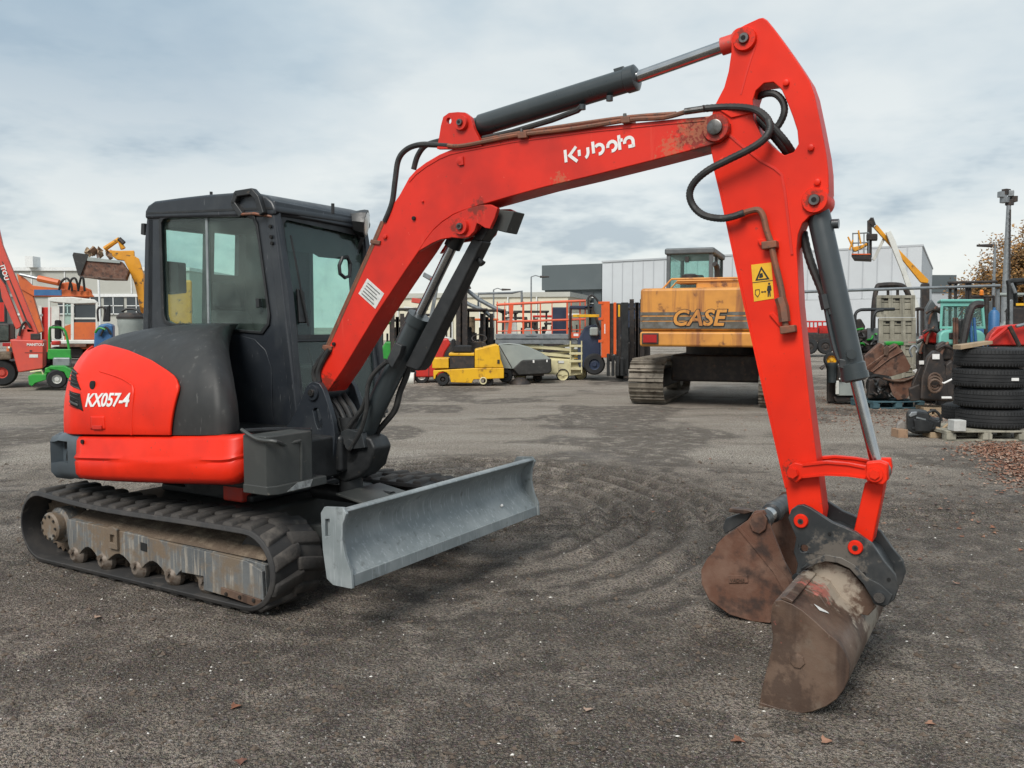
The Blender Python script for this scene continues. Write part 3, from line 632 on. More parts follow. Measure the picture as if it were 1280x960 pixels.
# lower red skirt (both sides)
for s in (-1, 1):
    rows = []
    for t, li, in ((0, -.90), (.06, -.945), (.16, -.968), (.42, -.972), (.47, -.964), (.53, -.978), (.60, -.962), (.90, -.955), (.97, -.94), (1, -.90)):
        row = []
        for j in range(25):
            q = j/24; u = -.545+(1.485 if s < 0 else .70)*q; zb = .612+.105*q**1.2; zt = .893+.100*q
            e = max(0, (q-.93)/.07); zb += .05*e*e; l = li+(.07*e*e)
            if .45 < t < .58: l += .010*(1-min(1, abs(q-.55)/.35))*(-1 if t < .5 else 1)*1.2
            row.append(M(u, l*(-s), zb+(zt-zb)*t))
        rows.append(row)
    mb = MB().grid(rows)
    sk_ = build('side_skirt', mb, 'red_paint', EX, smooth=50); md = sk_.modifiers.new('thick', 'SOLIDIFY'); md.thickness = .012; md.offset = 0
p = M(-.475, -.972, .865); build('plug', MB().cyl(p, p+LT*.01, .014, n=12), 'dark_hole', EX)

# hood: domed black cover, red engine side door over its rear half
def interp(x, T):
    for (a, b), (c, d) in zip(T[:-1], T[1:]):
        if x <= c: t = max(0, (x-a)/(c-a)); t = t; return b+(d-b)*t
    return T[-1][1]
ZT = [(-1.14, 1.46), (-1.0, 1.52), (-.8, 1.572), (-.5, 1.605), (-.2, 1.62), (.3, 1.617), (.5, 1.603), (.62, 1.583), (.72, 1.545), (.81, 1.49), (.88, 1.42), (.94, 1.32), (.98, 1.20), (1.0, 1.06)]
HW = [(-1.14, .30), (-1.10, .46), (-1.0, .64), (-.9, .78), (-.78, .88), (-.62, .932), (-.3, .94), (.6, .94), (.75, .925), (.88, .86), (.95, .77), (1.0, .62)]
def hood(u, th, off=0.):
    zt, hw = interp(u, ZT), interp(u, HW); zb = .905+.06*(u+.55)
    c, s_ = math.cos(th), math.sin(th); e = .62
    l = -hw*abs(c)**e
    w_ = min(1, max(0, (u+.4)/1.4)); u = u-1.25*w_*w_*(1.6-.6*w_)*(1+l/.94)
    z = zb+(zt-zb)*abs(s_)**(.74)
    if off:
        n_ = V((0, c, s_)).normalized(); return M(u, l-off*n_.y, z+off*n_.z)
    return M(u, l, z)
us = [-1.14+2.14*i/60 for i in range(61)]; ths = [math.pi/2*j/28 for j in range(29)]
mb = MB().grid([[hood(u, t) for t in ths] for u in us]); n = 29
mb.add([hood(1.0, t) for t in ths]+[M(-.25, 0, .94)], [tuple(range(30))]); mb.add([hood(-1.14, t) for t in ths]+[M(-1.14, 0, .90)], [tuple(range(30))[::-1]])
hd = build('hood', mb, 'black_hood', EX, smooth=60)
SURF = [(PRJ(hood(u, t)), u, t, round((hood(u, t)-EYE).length, 1)) for u in [-1.14+2.14*i/200 for i in range(201)] for t in [math.pi/2*j/90 for j in range(91)]]
def on_hood(px, py):
    c = sorted(SURF, key=lambda q: (q[0][0]-px)**2+(q[0][1]-py)**2)[:14]; d0 = (c[0][0][0]-px)**2+(c[0][0][1]-py)**2
    c = [q for q in c if (q[0][0]-px)**2+(q[0][1]-py)**2 < d0+9]; b = min(c, key=lambda q: q[3]); return b[1], b[2]
edge = [on_hood(*q) for q in [(100, 432), (116, 431), (132, 433), (160, 439), (176, 445), (192, 452), (211, 464), (222, 473), (227, 484)]]
edge.sort(); uF = edge[-1][0]; uB = on_hood(216, 540)[0]; uR = -1.10
ET = [(uR, edge[0][1])]+edge
def red_pt(c, r, off=.012):
    uf = uB+(uF-uB)*min(1, r*1.15); u = uR+(uf-uR)*c; uu = uR+(uF-uR)*c; tm = interp(uu, ET); return hood(u, tm*r, off)
mb = MB().grid([[red_pt(c/48, r/20) for r in range(21)] for c in range(49)]); rd = build('engine_door', mb, 'red_paint', EX, smooth=60); md = rd.modifiers.new('thick', 'SOLIDIFY'); md.thickness = .018; md.offset = 0
mdb = rd.modifiers.new('bevel', 'BEVEL'); mdb.width = .006; mdb.segments = 2; mdb.limit_method = 'ANGLE'
def red_patch(name, pts, m, off, parent, k=8, th=.004):       # a thin curved piece lying on the hood, outlined by four picture corners
    a, b, c, d = [on_hood(*q) for q in pts]; rows = []
    for i in range(k+1):
        t = i/k; p0 = (a[0]+(d[0]-a[0])*t, a[1]+(d[1]-a[1])*t); p1 = (b[0]+(c[0]-b[0])*t, b[1]+(c[1]-b[1])*t)
        rows.append([hood(p0[0]+(p1[0]-p0[0])*j/k, p0[1]+(p1[1]-p0[1])*j/k, off) for j in range(k+1)])
    o = build(name, MB().grid(rows), m, parent, smooth=60); md = o.modifiers.new('thick', 'SOLIDIFY'); md.thickness = th; return o
red_patch('rear_grille', [(91, 460), (99, 466), (104, 488), (92, 482)], 'dark_hole', .024, rd)
red_patch('rear_grille', [(91, 488), (104, 494), (108, 515), (92, 506)], 'dark_hole', .024, rd)
for i in range(5):
    for y0, y1, sl in ((460, 482, 1), (487, 507, 1)):
        t = (i+.5)/5; yy = y0+(y1-y0)*t; red_patch('grille_slat', [(91, yy), (101+2*t, yy+6), (101+2*t, yy+7.2), (91, yy+1.2)], 'box_grey', .030, rd, k=3)
u_, t_ = on_hood(118, 481); p = hood(u_, t_, .022); nrm = (LT*-1+FW*-.1).normalized(); build('lock_cover', MB().lathe([(-.01, .03), (.004, .03), (.006, .024)], p, nrm, 20), 'dark_hole', rd)
red_patch('fuel_flap', [(118, 522), (134, 521), (135, 537), (118, 537)], 'red_paint', .026, rd, th=.01)
red_patch('flap_slot', [(122, 531), (133, 531), (133, 535), (122, 535)], 'boom_red', .034, rd)
mb = MB()
P0 = on_hood(110, 507); P1 = on_hood(166, 505)
pa, pb = hood(*P0, .026), hood(*P1, .026)
ex = (pb-pa)
cu = bpy.data.curves.new('n', 'FONT'); cu.body = 'KX057-4'; cu.offset = .028; cu.shear = .18; cu.extrude = .01; cu.resolution_u = 3; cu.space_character = .95
tmp = bpy.data.objects.new('tmp', cu); col.objects.link(tmp); src = tmp.to_mesh(); xm = max(v.co.x for v in src.vertices); xn = min(v.co.x for v in src.vertices); ym = max(v.co.y for v in src.vertices)
P0, P1, P2 = on_hood(110.5, 507), on_hood(165.5, 507), on_hood(112, 493)
mb = MB(); mb.v = [hood(P0[0]+(P1[0]-P0[0])*(v.co.x-xn)/(xm-xn), P0[1]+(P1[1]-P0[1])*(v.co.x-xn)/(xm-xn)+(P2[1]-P0[1])*v.co.y/ym, .0225+.0025*(v.co.z > 0)) for v in src.vertices]; mb.f = [tuple(q.vertices) for q in src.polygons]
tmp.to_mesh_clear(); bpy.data.objects.remove(tmp); build('model_number', mb, 'white_mark', rd, smooth=0)
# pressed line on the door
mb = MB(); cr = [hood(*on_hood(x, y), .022) for x, y in [(128, 466), (150, 472), (165, 480), (170, 484), (170, 500), (168, 540)]]
build('door_crease', MB().tube(spline(cr, 4), .006, 6), 'red_paint', rd)

# --- toolbox step in front of the skirt, rails
mb = MB().prism([M(.945, -.93, .70), M(1.12, -.93, .70), M(1.15, -.88, .70), M(1.15, -.60, .70), M(.945, -.60, .70)], UP*.30); tb = build('tool_box', mb, 'box_grey', EX, bevel=.008)
mb = MB().prism([M(.945, -.935, .675), M(1.13, -.935, .675), M(1.165, -.885, .675), M(1.165, -.50, .675), M(.945, -.50, .675)], UP*.05); build('step_lip', mb, 'box_grey', tb, bevel=.006)
build('scuff', MB().prism([M(1.167, -.82, .683), M(1.167, -.64, .683), M(1.167, -.62, .722), M(1.167, -.74, .722)], FW*.002), 'shiny_scuff', tb)
rail = spline([ML(302, 537, -.95), ML(322, 549, -.95), ML(345, 552, -.93), MF(356, 556, 1.14), MF(371, 552, 1.15), MF(376, 556, 1.15), MF(376, 600, 1.15)], 5)
build('step_rail', MB().tube(rail, .011, 8), 'box_grey', EX)
build('grab_post', MB().tube(spline([MF(306, 539, .97), MF(345, 537, .97), MF(385, 538, 1.0), MF(387, 542, 1.0), MF(387, 598, 1.0)], 4), .014, 8), 'black_metal', EX)

# --- cab
cab_o = [(178, 535), (177, 470), (178.7, 404), (181, 300), (184, 268), (190, 257), (206, 252), (300, 248), (335, 250), (343, 262), (347, 285), (360, 367), (369, 470), (371, 538)]
win = [(200, 278), (203, 273), (210, 271), (308, 270), (316, 273), (320, 283), (335, 393), (334, 404), (326, 415), (312, 414), (214, 405), (206, 401), (203.5, 393)]
mb = MB().prism(px_l(0, cab_o), LT*.055, [px_l(0, win)]); cs = build('cab_side', mb, 'navy_metal', EX, bevel=.006)
cxm, cym = sum(x for x, _ in win)/len(win), sum(y for _, y in win)/len(win)
sh = lambda k: [(cxm+(x-cxm)*k, cym+(y-cym)*k) for x, y in win]
build('window_seal', MB().prism(px_l(-.012, sh(1.035)), LT*.013, [px_l(-.012, sh(.985))]), 'black_metal', cs, bevel=.004)
build('window_pane', MB().prism(px_l(.02, sh(1.0)), LT*.006), 'cab_glass', cs)
build('pane_divider', MB().prism(px_l(.012, [(256, 270), (259, 270), (261.5, 412), (259, 412)]), LT*.02), 'blade_grey', cs, bevel=.003)
build('window_latch', MB().prism(px_l(-.02, [(319, 373), (323, 373), (324, 384), (320, 385)]), LT*.03), 'black_metal', cs, bevel=.003)
build('side_panel', MB().prism(px_l(-.008, [(262, 417), (300, 419), (318, 424), (332, 438), (339, 460), (341, 532), (300, 532)]), LT*.008), 'navy_metal', cs, bevel=.006)
mir = lambda pts: [p+LT*.90 for p in px_l(0, pts)]
fwin = [(202, 290), (208, 282), (335, 282), (345, 300), (352, 395), (345, 420), (215, 412), (205, 405)]
fwin = [M(-.30, .90, 1.49), M(.15, .90, 1.49), M(.09, .90, 2.26), M(.05, .90, 2.31), M(-.26, .90, 2.33), M(-.30, .90, 2.30)]
fs_ = build('cab_door_side', MB().prism(mir(cab_o), LT*.05, [fwin]), 'navy_metal', EX, bevel=.006)
build('window_pane', MB().prism([p+LT*.02 for p in fwin], LT*.006), 'pale_glass', fs_)
# roof
rf = [(183, 274), (183.5, 264), (187, 257), (195, 251.5), (225, 247.5), (260, 243.5), (300, 240.5), (322, 241.5), (335, 245), (343, 252), (347, 262), (345, 270)]
build('cab_roof', MB().prism([p-LT*.02 for p in px_l(0, rf)], LT*1.0), 'navy_metal', EX, bevel=.035, seg=4)
build('roof_seam', MB().prism([p-LT*.024 for p in px_l(0, [(186, 268), (187, 266), (342, 259), (344, 262)])], LT*.01), 'black_metal', EX)
# rear wall
ru = -1.145
def cbox(u0, l0, z0, u1, l1, z1, name, m, b=.01, par=None): return build(name, MB().mbox(u0, l0, z0, u1, l1, z1), m, par or EX, bevel=b)
mb = MB().prism([M(ru, 0, .95), M(ru, .93, .95), M(ru+.08, .93, 2.40), M(ru+.08, 0, 2.40)], FW*.05, [[M(ru+.037, .08, 1.62), M(ru+.037, .50, 1.62), M(ru+.077, .50, 2.34), M(ru+.077, .08, 2.34)], [M(ru+.059, .575, 2.02), M(ru+.059, .83, 2.02), M(ru+.078, .83, 2.36), M(ru+.078, .575, 2.36)]]); rw = build('cab_rear', mb, 'navy_metal', EX)
build('window_pane', MB().prism([M(ru+.05, .07, 1.61), M(ru+.05, .84, 1.61), M(ru+.09, .84, 2.37), M(ru+.09, .07, 2.37)], FW*.005), 'pale_glass', rw)
# front frame with windscreen above and lower pane
fu = lambda z: .455-(z-.95)*.143
fo = [(0.0, .93), (.95, .93), (.95, 2.42), (0.0, 2.42)]
up = [(.075, 1.53), (.88, 1.53), (.90, 2.22), (.86, 2.30), (.10, 2.345), (.06, 2.31)]
lw_ = [(.075, 1.02), (.84, 1.02), (.87, 1.49), (.075, 1.49)]
fp = lambda pts, d=0.: [M(fu(z)+d, l, z) for l, z in pts]
ff = build('cab_front', MB().prism(fp(fo), FW*-.05, [fp(up), fp(lw_)]), 'navy_metal', EX, bevel=.008)
build('windscreen', MB().prism(fp([(.06, 1.52), (.90, 1.52), (.91, 2.31), (.05, 2.35)], -.02), FW*-.006), 'wind_glass', ff)
build('lower_pane', MB().prism(fp([(.06, 1.0), (.86, 1.0), (.88, 1.50), (.06, 1.50)], -.02), FW*-.006), 'wind_glass', ff)
build('screen_seal', MB().prism(fp([(.055, 1.51), (.90, 1.51), (.92, 2.25), (.87, 2.325), (.09, 2.37), (.045, 2.33)], .006), FW*-.008, [fp([(.085, 1.54), (.87, 1.54), (.885, 2.21), (.85, 2.285), (.11, 2.33), (.075, 2.30)], .006)]), 'black_metal', ff)
build('sun_strip', MB().prism(fp([(.08, 2.33), (.86, 2.29), (.87, 2.10), (.45, 2.10), (.40, 2.12), (.10, 2.12)], -.05), FW*-.01), 'cab_lining', ff)
build('wiper', MB().tube([M(fu(1.55)+.03, .16, 1.60), M(fu(1.8)+.03, .13, 1.85), M(fu(2.2)+.03, .10, 2.22)], .008, 6), 'black_metal', ff)
build('wiper_motor', MB().prism(fp([(.09, 1.62), (.17, 1.62), (.17, 1.84), (.11, 1.86)], .03), FW*-.03), 'black_metal', ff, bevel=.01)
build('front_visor', MB().prism(fp([(-.01, 2.36), (.95, 2.33), (.95, 2.43), (-.01, 2.45)], .03), FW*-.06), 'navy_metal', ff, bevel=.015)
# pillar near front corner, with rail and bracket bolts
build('corner_pillar', MB().hexa([M(.445, -.012, .95), M(.475, .03, .95), M(.43, .06, .95), M(.38, .0, .95)], [M(.25, -.012, 2.42), M(.28, .03, 2.42), M(.23, .06, 2.42), M(.16, 0, 2.42)]), 'navy_metal', EX, bevel=.01)
for (x, y) in [(337, 283), (338, 296), (339, 304)]: p = ML(x, y, -.02); build('bracket_hole', MB().cyl(p, p+LT*.012, .013, n=8), 'dark_hole', EX)
# inside
cbox(-.62, .24, 1.02, -.12, .70, 1.16, 'seat_base', 'seat_cloth', .04)
mb = MB().hexa([M(-.66, .24, 1.12), M(-.54, .24, 1.12), M(-.54, .70, 1.12), M(-.66, .70, 1.12)], [M(-.80, .28, 1.72), M(-.70, .28, 1.72), M(-.70, .66, 1.72), M(-.80, .66, 1.72)]); build('seat_back', mb, 'seat_cloth', EX, bevel=.04, seg=3)
mb = MB().hexa([M(-.80, .34, 1.74), M(-.72, .34, 1.74), M(-.72, .60, 1.74), M(-.80, .60, 1.74)], [M(-.83, .36, 1.95), M(-.76, .36, 1.95), M(-.76, .58, 1.95), M(-.83, .58, 1.95)]); build('headrest', mb, 'seat_cloth', EX, bevel=.04, seg=3)
for l in (.14, .76): cbox(-.45, l-.06, 1.0, .02, l+.06, 1.30, 'console', 'black_metal', .03); build('joystick', MB().tube([M(0, l, 1.28), M(.02, l, 1.42), M(.02, l, 1.50)], [.02, .016, .028], 10), 'black_metal', EX)
cbox(.10, .07, 1.28, .16, .25, 1.50, 'monitor', 'black_metal', .015); cbox(-.95, .08, 1.0, -.70, .86, 1.52, 'rear_shelf', 'cab_lining', .02)
for l in (.38, .52): build('travel_lever', MB().tube([M(.28, l, 1.0), M(.24, l, 1.28), M(.18, l, 1.44)], .013, 8), 'black_metal', EX)
cbox(-1.1, .05, .93, .42, .92, 1.0, 'cab_floor', 'black_metal', .0)
cbox(-1.0, .08, 2.36, .18, .90, 2.39, 'headlining', 'cab_lining', .0)
build('speaker_box', MB().prism(px_l(.10, [(203, 326), (222, 328), (223, 366), (204, 368)]), LT*.08), 'seat_cloth', EX, bevel=.01)
# mirror arms, lamp, aerial bits on the cab
g1 = [ML(x, y, -.06) for x, y in [(300, 268), (290, 254), (294, 242), (313, 239), (320, 247), (326, 266)]]
mb = MB()
for a, b in zip(g1[:-1], g1[1:]):
    d = (b-a).normalized(); w = d.cross(LT).normalized()*.022; mb.prism([a+w-d*.01, b+w+d*.01, b-w+d*.01, a-w-d*.01], LT*.05)
build('mirror_hoop', mb, 'black_metal', EX, bevel=.008)
build('mirror_arm', MB().tube([ML(300, 268, -.05), ML(318, 267, -.05), ML(341, 271, .0)], .010, 8), 'rust_pipe', EX)
wl_ = M(.30, .86, 2.38)
mb = MB().lathe([(-.13, .045), (-.10, .075), (.0, .105), (.03, .105)], wl_, FW*.8+UP*-.12+LT*.45, 8); wk = build('work_lamp', mb, 'black_metal', EX, smooth=30)
mb = MB().lathe([(.02, .092), (.034, .085), (.04, .05)], wl_, FW*.8+UP*-.12+LT*.45, 16); build('lens', mb, 'lamp_lens', wk)
build('lamp_bracket', MB().tube([wl_+UP*-.10, wl_+UP*-.18-FW*.04, M(.22, .88, 2.16)], .014, 8), 'black_metal', EX)
for z in (2.12, 2.0): build('pillar_clip', MB().mbox(.27, .93, z, .36, .99, z+.05), 'black_metal', EX, bevel=.006)
hoop = [MF(x, y, .29) for x, y in [(428, 322), (424, 332), (425, 342), (431, 347), (437, 345), (438, 330), (434, 321)]]; build('grab_handle', MB().tube(hoop, .014, 8, True), 'black_metal', EX)
build('rear_lamp', MB().prism(px_l(.05, [(176, 279), (180, 279), (180, 294), (175.5, 293)]), LT*.06), 'black_metal', EX, bevel=.006)
for x, y in ((264, 243), (416, 258)):
    p = ML(x, y, .35); build('roof_bolt', MB().cyl(p-UP*.05, p+UP*.02, .012, n=8), 'black_metal', EX)

# --- boom, arm and linkage (a plane along the machine, just to the near side of its middle)
BL = -.08
BN, BF = BL-.09, BL+.09
def B(pts, l): return px_l(l, pts)
def BT(pts, l0, l): return [p+LT*(l-l0) for p in px_l(l0, pts)]      # the same outline, repeated on a parallel plane
boom_o = [(407, 493), (403, 480), (400, 466), (411, 433), (423, 399), (450, 342), (475.6, 289), (483, 270), (492, 254), (499, 244), (511, 222), (520, 212), (532, 203), (549, 193), (562, 187.5), (580, 183.5), (642, 172), (736, 159.5), (834, 149.5), (885, 145), (897, 144.5), (906, 147), (912, 154), (912.5, 161), (909, 170), (900, 177), (884.7, 182.5), (814, 201), (736, 220.7), (680, 234), (640, 245), (619, 251), (598, 257), (580, 263), (567, 268), (553, 277), (542, 287), (532, 300), (524, 313), (508, 336), (469, 394.6), (429, 461)]
boom = build('boom', MB().prism(B(boom_o, BN), LT*(BF-BN)), 'boom_red', EX, smooth=30, bevel=.006)
# top flange line / side stiffener bead
flange = [(x, y+1.5) for x, y in boom_o[7:20]]
def strip(name, pts, w, l, t, m, par, l0=None): 
    a = pts; n = len(a); L1, L2 = [], []
    for i, p in enumerate(a):
        d = V((a[min(i+1, n-1)][0]-a[max(i-1, 0)][0], a[min(i+1, n-1)][1]-a[max(i-1, 0)][1])).normalized(); L1.append((p[0]-d.y*w/2, p[1]+d.x*w/2)); L2.append((p[0]+d.y*w/2, p[1]-d.x*w/2))
    return build(name, MB().prism(BT(L1+L2[::-1], l if l0 is None else l0, l), LT*t), m, par, smooth=40)
strip('top_bead', [(x, y+5) for x, y in boom_o[10:20]], 1.6, BN-.004, .006, 'boom_red', boom)
ear = [(546, 186), (549, 170), (551, 157), (554, 146), (561, 141), (572, 140), (581, 140.5), (588, 146), (592, 160), (600, 176), (602, 182), (580, 186)]
for l in (BN-.012, BF-.018):
    e = build('top_ear', MB().prism(BT(ear, BN-.012, l), LT*.03, [BT([(561+3.2*math.cos(a), 151+4.2*math.sin(a)) for a in [i*.524 for i in range(12)]], BN-.012, l)]), 'boom_red', boom, bevel=.004)
def boss(px, py, l0, l1, r, m='boom_red', par=None, bolt=True, name='pin_boss'):
    p = ML(px, py, l0); q = p+LT*(l1-l0)
    b = build(name, MB().lathe([(0, r*.8), (0, r*.94), (.008, r), (abs(l1-l0), r)], p, LT, 24), m, par or boom)
    if bolt:
        build('pin', MB().lathe([(-.014, r*.24), (-.014, r*.40), (-.006, r*.46), (.01, r*.46)], p, LT, 16), 'pin_steel', b)
        build('pin_hole', MB().cyl(p-LT*.016, p-LT*.013, r*.2, n=12), 'dark_hole', b)
    return b
boss(575, 153, BN-.035, BF+.035, .042)
lug_ = [(523, 314), (531, 301), (541, 288), (552, 278), (567, 268), (585, 260.5), (601, 256), (613, 255.5), (622, 260), (618, 273), (612, 286), (606, 285), (600, 281), (596, 279), (593, 289), (586, 296), (577, 298), (565, 297), (552, 299), (540, 304), (530, 310)]
for l in (BN-.028, BF-.002): build('cylinder_lug', MB().prism(BT(lug_, BN-.028, l), LT*.03), 'boom_red', boom, bevel=.004)
boss(575, 283, BN-.05, BF+.05, .045)
build('lamp_box', MB().prism(B([(622, 262), (643, 264), (633, 291), (613, 286)], BN+.03), LT*.12), 'box_grey', boom, bevel=.006)
p = ML(895, 160, BN); tp = build('pin_cover', MB().lathe([(-.012, .05), (-.012, .062), (0, .068)], p, LT, 28), 'boom_red', boom)
build('pin_head', MB().lathe([(-.03, .030), (-.028, .036), (-.01, .036)], p, LT, 20), 'pin_steel', tp)
for (x, y, r) in [(575, 201, .02), (518, 273, .012), (482, 296, .014), (529, 252, .006), (418, 430, .012)]: p = ML(x, y, BN); build('bolt_boss', MB().lathe([(-.014, r*.6), (-.012, r), (0, r)], p, LT, 10), 'boom_red' if r != .012 else 'dark_hole', boom)
build('pad_eye', MB().prism(B([(572, 196), (578, 195), (579, 206), (573, 207)], BN-.012), LT*.014), 'boom_red', boom, bevel=.003)
dc = build('data_sticker', MB().prism(B([(459, 348), (480, 367), (469, 386), (448, 367)], BN-.002), LT*.003), 'sticker_grey', boom, smooth=0)
for k in range(5):
    a = .16+.17*k; q = lambda s, t: (459+(480-459)*s+(448-459)*t, 348+(367-348)*s+(367-348)*t)
    build('print_line', MB().prism(B([q(.12, a), q(.85-.1*(k % 2), a), q(.85-.1*(k % 2), a+.05), q(.12, a+.05)], BN-.003), LT*.001), 'box_grey', dc, smooth=0)
# lettering on the boom
o_ = ML(706, 203.5, BN); ex = ML(792, 183.5, BN)-o_; wid = ex.length; ex = ex/wid; ey = (UP-ex*ex.dot(UP)).normalized()
def arc(cx, cy, r, a0, a1, k=14): return [(cx+r*math.cos(R(a0+(a1-a0)*i/k)), cy+r*math.sin(R(a0+(a1-a0)*i/k))) for i in range(k+1)]
S = wid/8.5; x = 0
GL = [[(.2, .0), (.2, 1.42)], [(1.62, 1.50), (.72, .68), (1.62, -.18)],                                                # K
      [(1.95, 0.36), (1.95, 1.05)], [(3.05, 1.10), (3.05, .62)]+arc(2.35, .62, .70, 0, -62)[1:],                       # u
      [(3.72, .28), (3.72, 1.60)], arc(4.42, .60, .52, 142, -100),                                                     # b
      arc(6.0, .60, .52, 190, -100),                                                                                   # o
      [(6.90, .0), (6.90, 1.62)], [(6.90, 1.02), (7.32, 1.02)],                                                        # t
      arc(8.02, .62, .50, 190, 0)+[(8.52, .0)], [(8.62, .13), (7.92, .13)]]                                            # a
mb = MB(); strokes(mb, o_-LT*.0015, ex*S, ey*S, GL, .36, t=.0014); build('lettering', mb, 'white_mark', boom, smooth=0)
# pipes and hoses on the boom
def PB(pts, l): return [ML(p[0], p[1], l+(p[2] if len(p) > 2 else 0)) for p in pts]
build('steel_pipe', MB().tube(PB([(397, 474), (412, 433), (430, 392), (452, 343), (470, 303), (481, 277)], BN+.01), .014, 8), 'rust_pipe', boom)
build('steel_pipe', MB().tube(PB([(394, 474), (409, 433), (427, 392), (449, 343), (467, 303), (478, 277)], BN+.05), .012, 8), 'rust_pipe', boom)
for x, y in ((411, 434), (471, 302)):
    build('pipe_clamp', MB().prism(PB([(x-8, y-3), (x+4, y-1), (x+3, y+4), (x-9, y+2)], BN-.012), LT*.10), 'rust_pipe', boom, bevel=.004)
build('boom_hose', MB().tube(spline(PB([(481, 277), (490, 254), (494, 225), (498, 200), (508, 187), (524, 181), (545, 181), (562, 182)], BN+.0), 6), .0165, 10), 'hose', boom)
build('boom_hose', MB().tube(spline(PB([(517, 212), (522, 195), (532, 182), (550, 176)], BF-.04), 6), .0165, 10), 'hose', boom)
build('steel_pipe', MB().tube(spline(PB([(560, 182), (580, 182), (642, 170), (700, 163), (736, 158), (790, 149.5), (830, 147), (860, 139)], BN-.012), 4), .0125, 8), 'rust_pipe', boom)
build('steel_pipe', MB().tube(spline(PB([(598, 176), (650, 166), (736, 153), (790, 146), (845, 142)], BN+.04), 4), .011, 8), 'rust_pipe', boom)
for x, y in ((652, 169), (781, 150)): build('pipe_clamp', MB().prism(PB([(x-6, y-4), (x+5, y-5), (x+6, y+3), (x-5, y+4)], BN-.03), LT*.09), 'rust_pipe', boom, bevel=.004); build('clamp_bolt', MB().cyl(ML(x, y-2, BN), ML(x, y-8, BN), .009, n=6), 'pin_steel', boom)
# swing bracket
br = [(388, 600), (388, 545), (355, 536), (362, 528), (369, 515), (377, 497), (382, 484), (387, 478.5), (393, 477), (399, 479), (404, 487), (410, 505), (416, 526), (418.5, 545), (416, 572), (413, 592), (407, 601)]
for l in (BN-.075, BF+.035):
    sb = build('swing_bracket', MB().prism(BT(br, BN-.075, l), LT*.04, [BT([(391, 513), (393, 510), (397, 510), (400, 517), (403, 531), (401, 536), (397, 536), (394, 528)], BN-.075, l)]), 'navy_metal', EX, bevel=.006)
boss(389.5, 491, BN-.09, BF+.09, .05, 'navy_metal', EX)
build('decal', MB().prism(px_l(BN-.078, [(404, 573), (409, 573), (409, 584), (404, 585)]), LT*.002), 'white_mark', EX, smooth=0)
cbox(.60, BN-.05, .68, 1.02, BF+.05, .92, 'swing_post', 'black_metal', .03)
mb = MB().prism(px_l(BN+.01, [(414, 598), (418, 560), (426, 545), (445, 540), (463, 548), (469, 560), (462, 585), (450, 596), (430, 604)]), LT*.17); build('swing_casting', mb, 'black_metal', EX, bevel=.02)
build('swing_pin', MB().cyl(M(.98, BL, .52), M(.98, BL, 1.02), .075, n=20), 'black_metal', EX)
build('post_bracket', MB().prism(px_l(BN-.02, [(425, 540), (434, 536), (452, 541), (456, 560), (440, 562), (428, 555)]), LT*.05), 'hitch_black', EX, bevel=.006)
boss(436, 556, BN-.03, BN+.02, .035, 'hitch_black', EX, bolt=False)
for k in range(5):
    q0 = M(.74+.03*k, BL-.07+.035*k, 1.16); pth = spline([q0, M(.86+.03*k, BL-.08+.03*k, 1.06), M(.95+.02*k, BL-.09+.03*k, .93), M(1.0, BL-.06+.02*k, .80), M(.95, BL+.02*k, .62)], 5); build('swing_hose', MB().tube(pth, .017, 8), 'hose', EX)
build('swing_hose', MB().tube(spline(PB([(417, 590), (433, 583), (450, 576), (462, 563), (468, 545), (480, 530), (494, 512), (500, 490), (508, 470), (511, 455)], BL+.06), 5), .02, 8), 'hose', EX)
build('swing_hose', MB().tube(spline(PB([(437, 562), (450, 540), (458, 512), (459, 490), (463, 474), (472, 462), (484, 452)], BN-.02), 5), .014, 8), 'hose', EX)
build('swing_hose', MB().tube(spline(PB([(418, 560), (432, 540), (441, 527), (452, 512), (458, 497)], BN), 5), .015, 8), 'hose', EX)
build('pipe_hook', MB().tube(spline(PB([(395, 478), (393, 465), (399, 452), (408, 440)], BN+.04), 5), .02, 8), 'hose', EX)
build('pipe_hook', MB().tube(spline(PB([(399, 478), (398, 465), (403, 452), (412, 437)], BN-.01), 5), .018, 8), 'hose', EX)
build('front_panel', MB().prism(px_l(.60, [(440, 548), (474, 545), (477, 552), (470, 572), (458, 578), (440, 578)]), LT*.06), 'red_paint', EX, bevel=.03, seg=3)
# boom cylinder with its guard
a, b = ML(446, 560, BL), ML(576, 286, BL); mid = ML(524, 394, BL); d = (b-a).normalized()
bc = build('boom_cylinder', MB().lathe([(0, .06), (.0, .066), ((mid-a).length-.06, .066), ((mid-a).length-.06, .074), ((mid-a).length, .074)], a, d, 24), 'cylinder_grey', EX)
build('rod', MB().cyl(mid, b-d*.06, .030, n=18), 'chrome', bc); build('rod_end', MB().cyl(b-d*.12, b-d*.02, .05, n=16), 'black_metal', bc)
build('rod_eye', MB().cyl(b-LT*.06, b+LT*.06, .055, n=20), 'black_metal', bc)
gq = B([(590, 297), (604, 301), (566, 378), (527, 458), (521, 464), (505, 458), (541, 388)], BL-.045)
build('cylinder_guard', MB().prism(gq, LT*.10), 'black_metal', bc, bevel=.012)
build('guard_fitting', MB().prism(B([(590, 299), (606, 278), (613, 284), (602, 301)], BL-.05), LT*.1), 'black_metal', bc, bevel=.006)
build('valve_block', MB().prism(B([(482, 452), (494, 428), (502, 432), (500, 442), (490, 460)], BL-.10), LT*.05), 'hitch_black', bc, bevel=.006)
build('drain_spout', MB().lathe([(0, .012), (.07, .018), (.075, .022)], ML(594, 318, BL), (ML(604, 331, BL)-ML(594, 318, BL)), 10), 'black_metal', bc)
build('cylinder_foot', MB().cyl(a-LT*.08, a+LT*.08, .085, n=20), 'black_metal', bc)

